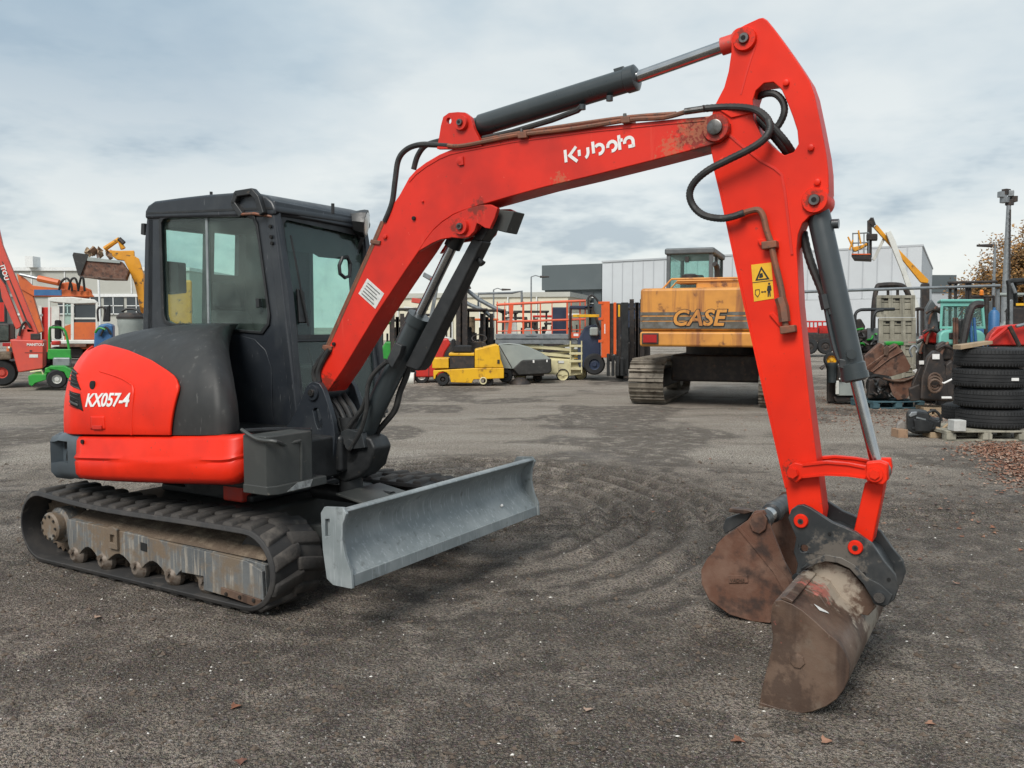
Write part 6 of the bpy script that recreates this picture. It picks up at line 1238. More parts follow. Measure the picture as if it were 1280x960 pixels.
pp('cab_roof', 'white_mach', T, [(60, 376), (63, 371.5), (90, 371), (119, 374.5), (122.5, 379), (92, 380), (62, 377)], Y-.06, 1.3, .03); pb('rear_window', 'window_dark', T, 93, 380.5, 119.3, 397, Y+.0, .03); pb('window_bar', 'white_mach', T, 92.5, 397, 119.5, 399, Y-.03, .06); pb('low_window', 'window_dark', T, 92.5, 399, 119.5, 403, Y, .03); pb('cab_panel', 'orange_mach', T, 92.3, 403, 121.5, 424.5, Y-.04, .08, .01); pp('cab_panel', 'orange_mach', T, [(80.5, 408), (88.5, 405), (88.5, 424.5), (80.5, 424.5)], Y-.03, .06); pb('door_pane', 'pale_glass', T, 80.5, 376, 88.5, 405, Y-.02, .01); pb('seat', 'seat_cloth', T, 68, 400, 76, 424, Y+.4, .4, .05)
pb('platform', 'white_mach', T, 61, 425, 124, 430, Y-.1, 1.6, .03); pb('counterweight', 'orange_mach', T, 100, 424.7, 150, 446, Y+.2, 1.8, .08); pb('beam', 'rust', T, 74, 430.2, 108, 434, Y-.1, .4, .02); pb('undercarriage', 'dark_iron', T, 62, 434.5, 140, 448, Y+.2, 1.6, .05); pb('track', 'dark_iron', T, 52, 449, 150, 469, Y-.1, .5, .18); pb('track', 'dark_iron', T, 52, 449, 150, 469, Y+1.6, .5, .18)
T = bgthing('compact_loader', 'small bright green loader with roll bar and white wheel hub', 'loader', 72, 21.2); Y = 21.2
pt('roll_bar', 'green_mach', T, [(62, 449), (62, 413), (67, 409.5), (79, 411), (84, 423), (88, 449)], Y+.4, .03, 4); pt('grab_rail', 'dark_iron', T, [(64, 428, .1), (64, 409, .1), (75, 408, .1), (80, 420, .1)], Y+.3, .015, 4); pb('seat_panel', 'green_mach', T, 59.5, 436.5, 88.5, 449, Y+.3, .12, .02); pb('engine', 'galvanised', T, 66, 447, 87.5, 458, Y+.2, .7, .03); pb('seat', 'red_mach', T, 64, 426, 75, 431.5, Y+.6, .4, .03)
pp('fender', 'green_mach', T, [(58, 461), (62, 457.5), (80, 457), (89, 462), (91, 474), (84, 473), (80, 465), (66, 462)], Y-.05, .4, .02); wheel(T, 71, 474, 12, Y-.1, .3, 'white_mach', .46); wheel(T, 71, 472, 12, Y+.9, .3, 'white_mach', .46); pp('mower_deck', 'green_mach', T, [(35, 470), (40, 468), (58, 468), (58, 475), (44, 479), (40, 483), (36, 481)], Y-.1, 1.1, .02); pt('deck_frame', 'cream', T, [(38, 465), (52, 463), (54, 468)], Y, .02); wheel(T, 96, 476, 9, Y+.2, .25, 'white_mach', .4); pb('frame', 'green_mach', T, 56, 460, 104, 466, Y+.3, .5, .02)
T = bgthing('wheel_loader', 'yellow wheel loader holding a rusty bucket of rubble high up', 'loader', 175, 30); Y = 30
pp('bucket', 'rust', T, [(91, 316), (110, 321.5), (152.5, 327), (160.6, 339), (157, 349.5), (128, 349), (99, 345)], Y-.4, .9, .02, ); pp('bucket_side', 'black_hood', T, [(90.5, 319), (92, 315.5), (111, 318), (106, 330), (100, 345.5), (97.5, 344)], Y-.46, .05); pp('bucket_lip', 'worn_rust', T, [(99, 344.5), (157, 348.5), (158, 350.5), (100, 347)], Y-.5, .1, .01); pp('bucket_rim', 'plastic_grey', T, [(108, 321), (150, 326), (150, 329), (109, 326)], Y-.45, .06)
pp('lift_arm', 'loader_yellow', T, [(134, 312.5), (150, 313.5), (167.5, 313), (168, 320), (173.5, 323), (176, 330), (179, 342), (181, 386), (175, 383), (169, 356), (162.5, 341), (155, 325.5), (146, 324.5), (140, 320)], Y+.1, .3, .02); pp('lift_arm', 'loader_yellow', T, [(158, 324), (173, 324), (181, 345), (186, 400), (178, 400), (169, 358)], Y+1.4, .3, .02)
pt('tilt_link', 'loader_yellow', T, [(131, 311), (148, 299.5), (154, 311)], Y+.15, .09); pt('tilt_link', 'dark_iron', T, [(149, 298.5), (155, 304)], Y+.1, .08); pb('front_frame', 'loader_yellow', T, 168, 396, 205, 450, Y+.2, 1.6, .08); wheel(T, 184, 448, 24, Y-.1, .6, 'loader_yellow', .45); wheel(T, 184, 448, 24, Y+1.9, .6, 'loader_yellow', .45); pb('cab', 'loader_yellow', T, 196, 350, 240, 420, Y+.4, 1.5, .08); pb('rear_body', 'loader_yellow', T, 205, 405, 280, 450, Y+.3, 1.6, .1); wheel(T, 258, 448, 24, Y-.1, .6, 'loader_yellow', .45); wheel(T, 258, 448, 24, Y+1.9, .6, 'loader_yellow', .45)
rb = random.Random(4)
RB = bgthing('rubble_heap', 'tan rubble heaped in the raised loader bucket', 'rubble', 120, 29.9)
for i in range(22):
    x = 108+rb.random()*32; y = 317+(x-108)*.13-rb.random()*6; p = Q(x, y, 29.9+rb.random()*.4); s = .08+.1*rb.random(); build('stone', MB().add([p+V((rb.uniform(-1, 1), rb.uniform(-1, 1), rb.uniform(-.6, .8))).normalized()*s for _ in range(4)]+[p+V((0, 0, s)), p-V((0, 0, s))], [(0, 1, 4), (1, 2, 4), (2, 3, 4), (3, 0, 4), (1, 0, 5), (2, 1, 5), (3, 2, 5), (0, 3, 5)]), ('wood_tan', 'brick_block', 'worn_rust')[i % 3], RB, smooth=0)
T = bgthing('suction_tank', 'grey drum with a black lid just left of the dark cab', 'tank', 158, 21); a = Q(158, 407, 21); build('drum', MB().lathe([(-1.2, .30), (-.05, .31), (.0, .33), (.17, .33)], (a.x, 21.3, a.z), (0, 0, 1), 28), 'plastic_grey', T); build('lid', MB().lathe([(.17, .35), (.22, .35), (.30, .28), (.33, .10)], (a.x, 21.3, a.z), (0, 0, 1), 28), 'dark_iron', T); pt('pipe', 'hose', T, [(152, 389), (160, 386), (170, 387), (176, 392)], 21.2, .03, 4); pb('trolley', 'dark_iron', T, 146, 455, 170, 478, 21, .7, .03)
T = bgthing('mini_dumper', 'blue machine with a dark seat beside the grey drum', 'machine', 128, 23.5); pp('body', 'blue_mach', T, [(117, 440), (118, 414), (124, 406), (134, 404), (141, 406), (141, 440)], 23.5, 1.1, .05); pp('seat', 'seat_cloth', T, [(128, 402), (134, 383), (137.5, 381), (137, 402)], 23.7, .4, .03); pt('roll_bar', 'dark_iron', T, [(123, 402), (122, 388), (126, 384), (131, 387), (130, 402)], 23.8, .03, 4); pb('chassis', 'dark_iron', T, 110, 441, 144, 466, 23.5, 1.0, .05); wheel(T, 118, 470, 9, 23.4, .3); wheel(T, 138, 470, 9, 23.4, .3); pt('green_lever', 'green_mach', T, [(119, 416, -.1), (124, 410, -.1), (132, 412, -.1)], 23.5, .03, 3); pt('hose', 'hose', T, [(126, 420, -.05), (132, 409, -.1), (139, 418, -.05)], 23.5, .03, 4)
T = bgthing('red_container', 'bright red and white containers behind the orange excavator boom', 'container', 52, 34); pb('body', 'red_mach', T, 50, 384, 70, 455, 34, 2.4, .02); pb('front_panel', 'white_mach', T, 47.5, 382, 52, 450, 33.9, .08); pb('door', 'white_mach', T, 64, 383, 74, 440, 33.9, .08); pb('sign', 'red_mach', T, -2, 378, 5, 402, 33.8, .1)

# ------------------------------------------------------------------ right group
T = bgthing('cherry_picker', 'yellow and white cherry picker with a cage raised over the yard', 'lift', 1140, 31); Y = 31
pp('upper_boom', 'loader_yellow', T, [(1092, 284), (1096, 280.5), (1118, 306), (1161, 350), (1160, 354), (1151, 353), (1126, 322)], Y, .3, .02); pp('lower_boom', 'white_mach', T, [(1107, 290), (1113, 288), (1119, 300), (1151, 388), (1143, 389), (1127, 340)], Y-.3, .3, .02); pp('jib', 'white_mach', T, [(1104, 296), (1107, 298), (1096, 321), (1093, 326), (1090, 324)], Y+.1, .15, .01)
pt('cage_mast', 'dark_iron', T, [(1086, 322), (1086, 276), (1090, 273), (1093, 282)], Y, .06); pt('cage_mast', 'dark_iron', T, [(1088.5, 322), (1088.5, 280)], Y, .04); pp('knuckle', 'dark_iron', T, [(1084, 277), (1089, 271), (1094, 279), (1092, 284)], Y-.05, .35, .02)
pp('cage_floor', 'dark_iron', T, [(1064, 318), (1088, 317.5), (1090, 325), (1068, 324)], Y-.2, .9, .02); pb('floor_edge', 'mast_orange', T, 1064.5, 317, 1088, 318.3, Y-.22, .03)
for dy in (-.2, .7):
    for y in (292, 304): pt('cage_rail', 'galvanised', T, [(1065.5, y, dy), (1086, y-1, dy)], Y, .025)
    for x in (1066, 1073, 1080, 1086): pt('cage_post', 'galvanised', T, [(x, 291, dy), (x, 318, dy)], Y, .022)
for x0_, y0_, x1_, y1_ in ((1060, 296, 1067, 312), (1073, 288, 1076, 305), (1062, 312, 1066, 300)): pt('safety_bar', 'loader_yellow', T, [(x0_, y0_), (x1_, y1_)], Y-.25, .03)
pp('tool_tray', 'loader_yellow', T, [(1066, 309), (1078, 306), (1084, 303), (1084, 307), (1070, 314), (1066, 314)], Y-.22, .3, .02); pb('control', 'dark_iron', T, 1083, 292, 1097, 300, Y-.25, .4, .03)
pb('turret', 'dark_iron', T, 1152.5, 354, 1162, 430, Y-.1, .8, .03); pb('base', 'dark_iron', T, 1120, 425, 1190, 455, Y-.3, 2, .06)
for x in (1128, 1182): wheel(T, x, 452, 10, Y-.4, .35)
# stacked crates
CR = []
def crate(x0, y0, x1, y1, Y, label):
    T = bgthing('wooden_crate', label, 'crate', (x0+x1)/2, Y, 'stacked grey wooden crates'); h = y1-y0; w = x1-x0
    pb('back_board', 'wood_grey', T, x0+.6, y0+1, x1-.6, y1-1, Y+.05, .9)
    for i in range(3): pb('board', 'wood_grey', T, x0+.3, y0+.4+i*h*.325, x1-.3, y0+i*h*.325+h*.30, Y+.015, .03)
    for x in (x0, x0+w*.30, x0+w*.60, x1-w*.12): pb('batten', 'wood_grey', T, x, y0, x+w*.12, y1, Y-.02, .034, .004)
    pb('rail', 'wood_grey', T, x0, y0, x1, y0+h*.13, Y-.028, .03, .003); pb('rail', 'wood_grey', T, x0, y1-h*.13, x1, y1, Y-.029, .03, .003)
    for i in (0, 1): pb('handle_gap', 'dark_hole', T, x0+w*(.16+.30*i)+1, y0+h*.16, x0+w*(.16+.30*i)+w*.13, y0+h*.24, Y+.008, .01)
crate(1096, 369, 1144, 396.5, 22, 'grey wooden crate on top of the stack behind the rusty buckets'); crate(1098.5, 397, 1145, 427.5, 22, 'grey wooden crate second from the top of its stack'); crate(1098, 428, 1145, 456, 22, 'grey wooden crate low in the stack, nearly hidden by scrap'); crate(1097, 456.5, 1146, 485, 22, 'lowest grey wooden crate of the stack, hidden by scrap')
T = bgthing('forklift', 'black forklift cage standing behind the wooden crates', 'forklift', 1112, 24, 'forklifts parked in the row'); pt('cage_bar', 'dark_iron', T, [(1091, 430), (1092, 385), (1096, 360), (1102, 356.5), (1120, 356), (1130, 359), (1136, 370)], 23.6, .07, 4); pt('cage_bar', 'dark_iron', T, [(1092, 385, .9), (1097, 361, .9), (1120, 358, .9), (1133, 362, .9), (1138, 375, .9)], 23.6, .06, 4); pt('cage_bar', 'dark_iron', T, [(1110, 358), (1110, 372)], 23.7, .04); pt('cage_bar', 'dark_iron', T, [(1122, 358), (1122, 372)], 23.7, .04); pb('body', 'dark_iron', T, 1090, 430, 1140, 470, 23.8, 1.2, .06); wheel(T, 1096, 470, 10, 23.5, .3); wheel(T, 1136, 470, 10, 23.5, .3); pb('seat', 'seat_cloth', T, 1104, 405, 1120, 430, 24.1, .3, .05)
T = bgthing('ride_on_mower', 'dark ride-on mower with a black hoop roll bar left of the crates', 'mower', 1078, 18.5); Y = 18.5
pt('roll_bar', 'black_metal', T, [(1069, 412), (1069, 394), (1074, 388), (1084, 387), (1118, 386.5)], Y, .035, 3); pt('roll_bar', 'black_metal', T, [(1090.5, 411), (1091.5, 396), (1096, 389), (1104, 387.5)], Y-.1, .035, 3); pp('engine', 'dark_iron', T, [(1066, 440), (1068, 416), (1076, 411), (1096, 412), (1098, 440)], Y, .8, .05); pb('cover', 'case_cab', T, 1084, 410, 1098, 426, Y-.05, .3, .02); pp('fan', 'dark_iron', T, [(1066, 410), (1068, 400), (1076, 398), (1082, 408), (1080, 414)], Y+.05, .3, .03)
rb = random.Random(8)
for i in range(14): x, y = 1068+rb.random()*26, 412+rb.random()*28; pt('engine_pipe', ('hose', 'green_mach', 'dark_iron')[i % 3], T, [(x, y, -.05), (x+rb.uniform(-6, 6), y+rb.uniform(-5, 5), -.12), (x+rb.uniform(-9, 9), y+rb.uniform(-6, 8), -.02)], Y, .022, 4)
pb('frame', 'dark_iron', T, 1060, 441, 1104, 462, Y, 1.0, .04); wheel(T, 1064, 482, 16, Y-.1, .35); wheel(T, 1100, 482, 16, Y-.1, .35); pb('green_bonnet', 'green_mach', T, 1107, 427, 1130, 432, Y+1.0, .5, .03)
T = bgthing('compressor', 'small engine pump with yellow wheel beneath the bucket cylinder', 'pump', 1042, 17.4); Y = 17.4
wheel(T, 1039.5, 450, 9.5, Y, .25, 'yellow_mach', .6); a = Q(1040, 478, Y-.1); b = Q(1040, 453, Y-.1); build('filter', MB().lathe([(0, .06), (0, .085), (.30, .09), (.33, .11), (.40, .11), (.41, .05)], a, b-a, 18), 'cylinder_grey', T); pb('box', 'plastic_grey', T, 1046, 478, 1067, 495, Y-.1, .5, .02); pb('box_end', 'white_mach', T, 1044.5, 476, 1049, 493, Y-.14, .04, .01); pp('motor', 'dark_iron', T, [(1046, 458), (1054, 456), (1066, 462), (1067, 478), (1046, 478)], Y-.05, .5, .03); pp('foot', 'dark_iron', T, [(1042, 496), (1068, 496), (1068, 502), (1044, 502)], Y-.05, .5, .02); pb('stand', 'dark_iron', T, 1034, 460, 1046, 503, Y+.15, .3, .03); pt('lever', 'white_mark', T, [(1049, 474), (1055, 471)], Y-.16, .018)
pt('strut', 'dark_iron', T, [(1026, 461), (1033, 455), (1040, 470)], Y+.1, .04)
T = bgthing('red_trailer', 'red trailer sides far behind the bucket cylinder', 'trailer', 1020, 44); pb('body', 'red_mach', T, 1005, 409, 1022, 416, 44, 2, .03); pb('body', 'red_mach', T, 1024, 407, 1036, 417, 44.5, 2, .03); pb('frame', 'dark_iron', T, 1004, 417, 1040, 428, 44, 2, .04)
for x in (1007, 1012, 1017, 1022, 1028, 1034): pt('rail_post', 'red_mach', T, [(x, 402), (x, 410)], 44, .04)
pt('rail', 'red_mach', T, [(1004, 402), (1036, 402)], 44, .04); wheel(T, 1012, 433, 10, 43.8, .4); wheel(T, 1032, 433, 10, 43.8, .4)
T = bgthing('pipe_rail', 'long horizontal steel pipe running behind crates and turquoise tractor', 'pipe', 1120, 20.5); pt('pipe', 'galvanised', T, [(996, 365), (1250, 357)], 20.5, .036); pt('upper_pipe', 'dark_iron', T, [(1185, 353.5), (1246, 352)], 20.5, .032)
for x in (1188, 1195, 1209, 1213): pb('upright', 'dark_iron', T, x-1.6, 352, x+1.6, 470, 20.55, .15, .01)
for x in (1003, 1247): pt('post', 'galvanised', T, [(x, 361), (x, 489)], 20.6, .05)
T = bgthing('tractor', 'turquoise tractor cab with a black exhaust hose curling over it', 'tractor', 1203, 17); Y = 17
mb = MB().ppoly([(1174.5, 411), (1176, 375.5), (1229.5, 375.5), (1232, 411)], Y, .06, [[(1177.5, 408), (1179, 383), (1227, 383), (1229, 408)]]); build('cab_frame', mb, 'turquoise', T, bevel=.008)
build('cab_frame', MB().ppoly([(1174.5, 411), (1176, 375.5), (1229.5, 375.5), (1232, 411)], Y+1.2, .06, [[(1178, 408), (1180, 380), (1226, 380), (1228, 408)]]), 'turquoise', T); pb('roof', 'turquoise', T, 1175.5, 374, 1230, 377.5, Y-.04, 1.35, .02); pb('window', 'pale_glass', T, 1177.5, 383, 1229, 408, Y+.03, .01); pb('rear_window', 'pale_glass', T, 1178, 380, 1228, 408, Y+1.22, .01); pb('sun_blind', 'case_cab', T, 1180, 379.5, 1222, 384, Y+.07, .02)
pp('rear_hood', 'turquoise', T, [(1172.5, 432), (1173.5, 418), (1178, 413), (1190, 411.5), (1216, 411.5), (1227, 413), (1231.5, 419), (1232, 432)], Y-.25, .9, .06); pb('hood_slot', 'dark_iron', T, 1186, 416, 1206, 424, Y-.27, .05, .02); pb('grille', 'dark_iron', T, 1172, 432.5, 1233, 470, Y-.2, 1.2, .06); wheel(T, 1176, 472, 26, Y+.3, .4); wheel(T, 1228, 472, 26, Y+.3, .4)
pt('exhaust_hose', 'hose', T, [(1203, 432, -.4), (1207, 410, -.4), (1211, 394, -.4), (1215, 384, -.4), (1221, 380.5, -.4), (1228, 381, -.4)], Y, .075, 5)
for x, m in ((1193, 'rust'), (1196.5, 'rust'), (1215, 'blue_mach'), (1220, 'blue_mach')): pt('lever', m, T, [(x, 430, -.35), (x-.6+(x > 1200)*-2, 397, -.35)], Y, .028)
pt('wiper', 'dark_iron', T, [(1198, 396), (1205, 385)], Y-.02, .012); pb('drum', 'hitch_black', T, 1198, 398, 1206, 424, Y-.3, .3, .05)
# rusty buckets on a blue pallet
def pallet(name, label, x, y, w, d, z, m, rz, boards=5):
    T = thing(name, label, 'pallet', V((x, y, z)), local=True, rz=rz); bw = d/boards
    for i in range(boards): build('board', MB().box(-w/2, -d/2+i*bw+.012, .12, w/2, -d/2+(i+1)*bw-.012+.0, .142), m, T, bevel=.003)
    for xx in (-w/2+.05, 0, w/2-.05): build('stringer', MB().box(xx-.05, -d/2+.005, .10, xx+.05, d/2-.005, .119), m, T)
    for xx in (-w/2+.07, 0, w/2-.07):
        for yy in (-d/2+.07, 0, d/2-.07): build('block', MB().box(xx-.065, yy-.065, .022, xx+.065, yy+.065, .10), m, T)
    for yy in (-d/2+.07, 0, d/2-.07): build('base_board', MB().box(-w/2, yy-.05, 0, w/2, yy+.05, .02), m, T)
    return T
g = G(1121, 511); pallet('pallet', 'blue painted pallet carrying rusty buckets', g.x, g.y+.45, 1.05, .9, .0, 'pallet_blue', R(6))
Y = g.y+.15
T = bgthing('rusty_bucket', 'big smooth rusty bucket, uppermost on the blue pallet', 'bucket', 1112, Y); 
pp('side_plate', 'rust', T, [(1088, 464), (1100, 452), (1121, 429.5), (1129, 440), (1138.5, 458), (1136, 464), (1114, 470.5), (1092, 467)], Y, .04, .006); pp('shell', 'rust', T, [(1080, 460), (1081, 446), (1094, 434), (1101, 428.5), (1108, 436), (1121, 429.5), (1138.5, 458), (1136, 463), (1114, 469.5), (1086, 465)], Y+.06, .65, .02); strip_ = pt('rib', 'rust', T, [(1083, 459, -.02), (1107, 442, -.02), (1121, 432, -.02)], Y, .015); pt('rib', 'rust', T, [(1090, 465, -.02), (1112, 448, -.02), (1128, 439, -.02)], Y, .012); pp('ear', 'worn_rust', T, [(1104, 436), (1109, 431), (1112, 436), (1110, 445), (1105, 444)], Y-.04, .05, .01)
T = bgthing('rusty_bucket', 'small narrow rusty bucket hanging beneath the big one on the blue pallet', 'bucket', 1128, Y); pp('side_plate', 'rust', T, [(1111, 479), (1114, 475), (1140, 472), (1146, 470), (1143, 482), (1139, 491), (1134, 498), (1122, 500), (1116, 494)], Y-.12, .05, .006); pp('shell', 'dark_iron', T, [(1111, 479), (1146, 470), (1143, 482), (1139, 491), (1134, 498), (1122, 500), (1116, 494)], Y-.06, .45, .02); pt('rim', 'worn_rust', T, [(1104, 473), (1114, 475.5), (1130, 476), (1146, 469)], Y-.15, .022, 3); pt('tooth', 'white_mark', T, [(1142, 463, -.2), (1149, 470, -.2)], Y, .022); pt('tooth', 'white_mark', T, [(1144.5, 462, -.2), (1150.5, 468, -.2)], Y, .018)
T = bgthing('hydraulic_scrap', 'dark jumble of hoses and valves on the blue pallet', 'scrap', 1098, Y); pp('block', 'dark_iron', T, [(1084, 499), (1086, 474), (1100, 472), (1112, 480), (1114, 499)], Y, .5, .04)
rb = random.Random(2)
for i in range(16): x, y = 1086+rb.random()*26, 474+rb.random()*22; pt('hose', ('hose', 'dark_iron', 'hitch_black')[i % 3], T, [(x, y, -.05), (x+rb.uniform(-6, 6), y+rb.uniform(-7, 5), -.14), (x+rb.uniform(-9, 9), min(497, y+rb.uniform(-4, 9)), -.03)], Y, .02, 4)
# black implements between buckets and tyres
Y = 15.2
T = bgthing('plough_frame', 'black implement with white tag and brown coil spring beside the tyres', 'implement', 1168, Y); pp('frame', 'dark_iron', T, [(1150, 500), (1152, 470), (1160, 446), (1168, 438), (1178, 442), (1182, 460), (1186, 502)], Y, .5, .04); pb('tag', 'white_mark', T, 1165.5, 442.5, 1174.5, 449, Y-.03, .01)
co_ = [Q(1169+8*math.cos(t), 473+9*math.sin(t)+(t*.6), Y-.12-t*.006) for t in [i*.45 for i in range(42)]]; build('coil_spring', MB().tube(co_, .022, 6), 'worn_rust', T); pt('rod', 'white_mark', T, [(1177, 478), (1180, 479), (1194, 472)], Y-.2, .016); pb('boot', 'white_mark', T, 1177, 496, 1190, 498.5, Y-.2, .1, .01); pp('upright', 'dark_iron', T, [(1180, 500), (1182, 456), (1190, 450), (1194, 470), (1192, 502)], Y+.1, .4, .03)
T = bgthing('ripper_shank', 'black ripper shank with white bands leaning by the small bucket', 'implement', 1148, Y+.3); pp('shank', 'dark_iron', T, [(1140, 500), (1140, 480), (1148, 462), (1153, 450), (1158, 452), (1156, 470), (1152, 500)], Y+.2, .25, .03); pb('band', 'white_mark', T, 1149, 451, 1155, 455.5, Y+.17, .05); pp('grille', 'dark_iron', T, [(1136, 486), (1150, 480), (1154, 500), (1138, 502)], Y+.1, .2, .02); pt('hook', 'galvanised', T, [(1140, 446), (1137, 438), (1142, 432), (1147, 436), (1145, 441)], Y+.6, .02, 4)
for i, (x, y, m, lab, sh) in enumerate([(1163, 420, 'red_mach', 'red bodied implement right of the wooden crates', [(-8, 8), (-9, -6), (2, -10), (9, -2), (8, 10)]), (1155, 432, 'plastic_grey', 'pale grey implement housing below the crates', [(-9, 9), (-9, -8), (3, -9), (8, 0), (7, 9)]), (1166, 395, 'case_cab', 'dark engine block on a stand left of the turquoise cab', [(-9, 20), (-9, -10), (-2, -22), (5, -12), (8, 20)]), (1180, 440, 'dark_iron', 'brown black gearbox before the turquoise tractor', [(-8, 10), (-10, -8), (0, -14), (9, -8), (10, 10)])]):
    Yi = 17.8+.2*i if i < 3 else 15.9; T = bgthing('implement', lab, 'implement', x, Yi); pp('housing', m, T, [(x+a, y+b) for a, b in sh], Yi, .4, .04); pt('bar', 'dark_iron', T, [(x-9, y-3, -.1), (x, y-8, -.15), (x+10, y-4, -.1)], Yi, .03, 3); pt('bar', 'rust', T, [(x-5, y+10, -.08), (x-2, y-2, -.1), (x+5, y-12, -.05)], Yi, .025, 3); pb('base', 'dark_iron', T, x-9, y+10, x+9, 407+CAMH*FPX/Yi, Yi+.05, .4, .03)
# far right machines
T = bgthing('red_implement', 'dark red farm implement at the right edge behind the tyres', 'implement', 1260, 15.5); Y = 15.5
pp('hood', 'red_mach', T, [(1234, 428), (1238, 418), (1247, 409), (1262, 406), (1290, 404), (1300, 432), (1236, 432)], Y, 1.0, .05); pt('arm', 'red_mach', T, [(1236, 428, -.1), (1256, 412, -.1), (1262, 408, -.1)], Y, .03); pt('arm', 'dark_iron', T, [(1262, 408, -.15), (1268, 420, -.15), (1274, 432, -.15)], Y, .04); pt('arm', 'galvanised', T, [(1270, 408, -.12), (1295, 402, -.12)], Y, .03); pb('frame', 'dark_iron', T, 1238, 432.5, 1310, 470, Y, 1.0, .05); wheel(T, 1290, 480, 30, Y+.2, .4)
T = bgthing('skid_steer', 'dark machine with a black roof frame at the right edge', 'machine', 1275, 19); Y = 19
pt('roof_frame', 'black_metal', T, [(1263, 400), (1262, 358), (1265, 351), (1310, 350)], Y, .06, 2); pt('roof_frame', 'black_metal', T, [(1272, 400, .8), (1268, 356, .8), (1275, 350, .8), (1320, 348, .8)], Y, .05, 2); pt('strut', 'galvanised', T, [(1264, 354), (1269, 366)], Y-.05, .04); pb('column', 'galvanised', T, 1262, 374, 1266.5, 408, Y-.1, .25, .03); pb('body', 'dark_iron', T, 1262, 383, 1320, 430, Y, 1.3, .06); pb('sticker', 'sticker_yellow', T, 1270, 379, 1280, 382, Y-.02, .01); pb('canopy', 'black_hood', T, 1262, 349, 1320, 352.5, Y-.05, 1.2, .03); pb('under', 'dark_iron', T, 1262, 430.5, 1320, 470, Y+.1, 1.2, .05); wheel(T, 1276, 474, 22, Y-.2, .4)
T = bgthing('gas_bottle', 'blue gas bottle standing right of the turquoise cab', 'bottle', 1242, 18); a = Q(1242, 410, 18); build('bottle', MB().lathe([(-.6, .09), (-.58, .105), (.30, .105), (.37, .06), (.38, .03), (.43, .03)], a, (0, 0, 1), 18), 'blue_mach', T); pb('stand', 'dark_iron', T, 1236, 446, 1249, 502, 18, .3, .02)
T = bgthing('control_post', 'dark post machine with orange beacon behind the turquoise cab', 'machine', 1228, 22); pt('post', 'dark_iron', T, [(1233, 372), (1233, 480)], 22, .06); pb('head', 'dark_iron', T, 1215, 369, 1243, 372, 22, .3, .02); a = Q(1227, 366, 22); build('beacon', MB().lathe([(-.06, .05), (.04, .05), (.08, .02)], a, (0, 0, 1), 12), 'lamp_orange', T); pb('cabinet', 'case_cab', T, 1236, 376, 1246, 392, 22, .4, .03); pt('post', 'dark_iron', T, [(1243, 370), (1243, 480)], 22, .05)
# tyres on a pallet
tx = G(1238, 553).x
pallet('pallet', 'weathered timber pallet under the stack of tyres', tx+.03, 12.3, 1.15, 1.0, .0, 'wood_grey', R(0), 6)
def tyre(x, y, z, r, w, label, first=[None]):
    T = thing('tyre', label, 'tyre', V((x, y, z)), 'tyres stacked on the pallet', local=True)
    prof = [(.02, r*.60), (.0, r*.72), (.01, r*.88), (.035, r*.965), (w*.22, r*.995), (w*.30, r), (w*.31, r*.985), (w*.345, r*.985), (w*.355, r), (w*.48, r), (w*.49, r*.985), (w*.52, r*.985), (w*.53, r), (w*.65, r), (w*.66, r*.985), (w*.695, r*.985), (w*.705, r), (w*.78, r*.995), (w-.035, r*.965), (w-.01, r*.88), (w, r*.72), (w-.02, r*.60)]
    n = 56; vs = [(p[1]*math.cos(2*math.pi*j/n), p[1]*math.sin(2*math.pi*j/n), p[0]) for p in prof for j in range(n)]; k = len(prof)
    mb = MB().add(vs, [(i*n+j, i*n+(j+1) % n, ((i+1) % k)*n+(j+1) % n, ((i+1) % k)*n+j) for i in range(k) for j in range(n)]); build('carcass', mb, 'tyre', T, smooth=30)
    for s in (0, 1):
        mb = MB()
        for j in range(64):
            a = 2*math.pi*j/64; c, s_ = math.cos(a), math.sin(a); rr_ = r*.99; z0_, z1_ = (.03, w*.25) if s == 0 else (w*.75, w-.03); mb.hexa([(rr_*c-.006*s_, rr_*s_+.006*c, z0_), (rr_*c+.006*s_, rr_*s_-.006*c, z0_), ((rr_+.007)*c+.006*s_, (rr_+.007)*s_-.006*c, z0_), ((rr_+.007)*c-.006*s_, (rr_+.007)*s_+.006*c, z0_)], [(rr_*c-.006*s_, rr_*s_+.006*c, z1_), (rr_*c+.006*s_, rr_*s_-.006*c, z1_), ((rr_+.007)*c+.006*s_, (rr_+.007)*s_-.006*c, z1_), ((rr_+.007)*c-.006*s_, (rr_+.007)*s_+.006*c, z1_)])
        o = build('tread_blocks', mb, 'tyre', T, smooth=0); o['kind'] = 'stuff'
    build('bead_band', MB().cyl((0, 0, .04), (0, 0, w-.04), r*.62, n=32, caps=False), 'dark_hole', T); return T
yy = 12.3; s_ = yy/FPX
for i, (cx_, lab) in enumerate([(1241, 'black tyre at the bottom of the stack on the pallet'), (1238, 'black tyre second from the bottom of the stack'), (1235, 'black tyre with white sticker, third from the bottom of the stack'), (1236, 'black tyre on top of the stack, under the plank')]):
    z = .145+i*.287; T = tyre(Q(cx_, 500, yy).x, yy, z, .475, .285, lab)
    if i == 2:
        p = V((.10, -.462, .135)); build('sticker', MB().box(p.x-.05, -.480, .12, p.x+.05, -.470, .16), 'white_mark', T)
T = tyre(Q(1228, 500, 12.9).x, 13.15, .145, .44, .26, 'tyre leaning low behind the left of the tyre stack')
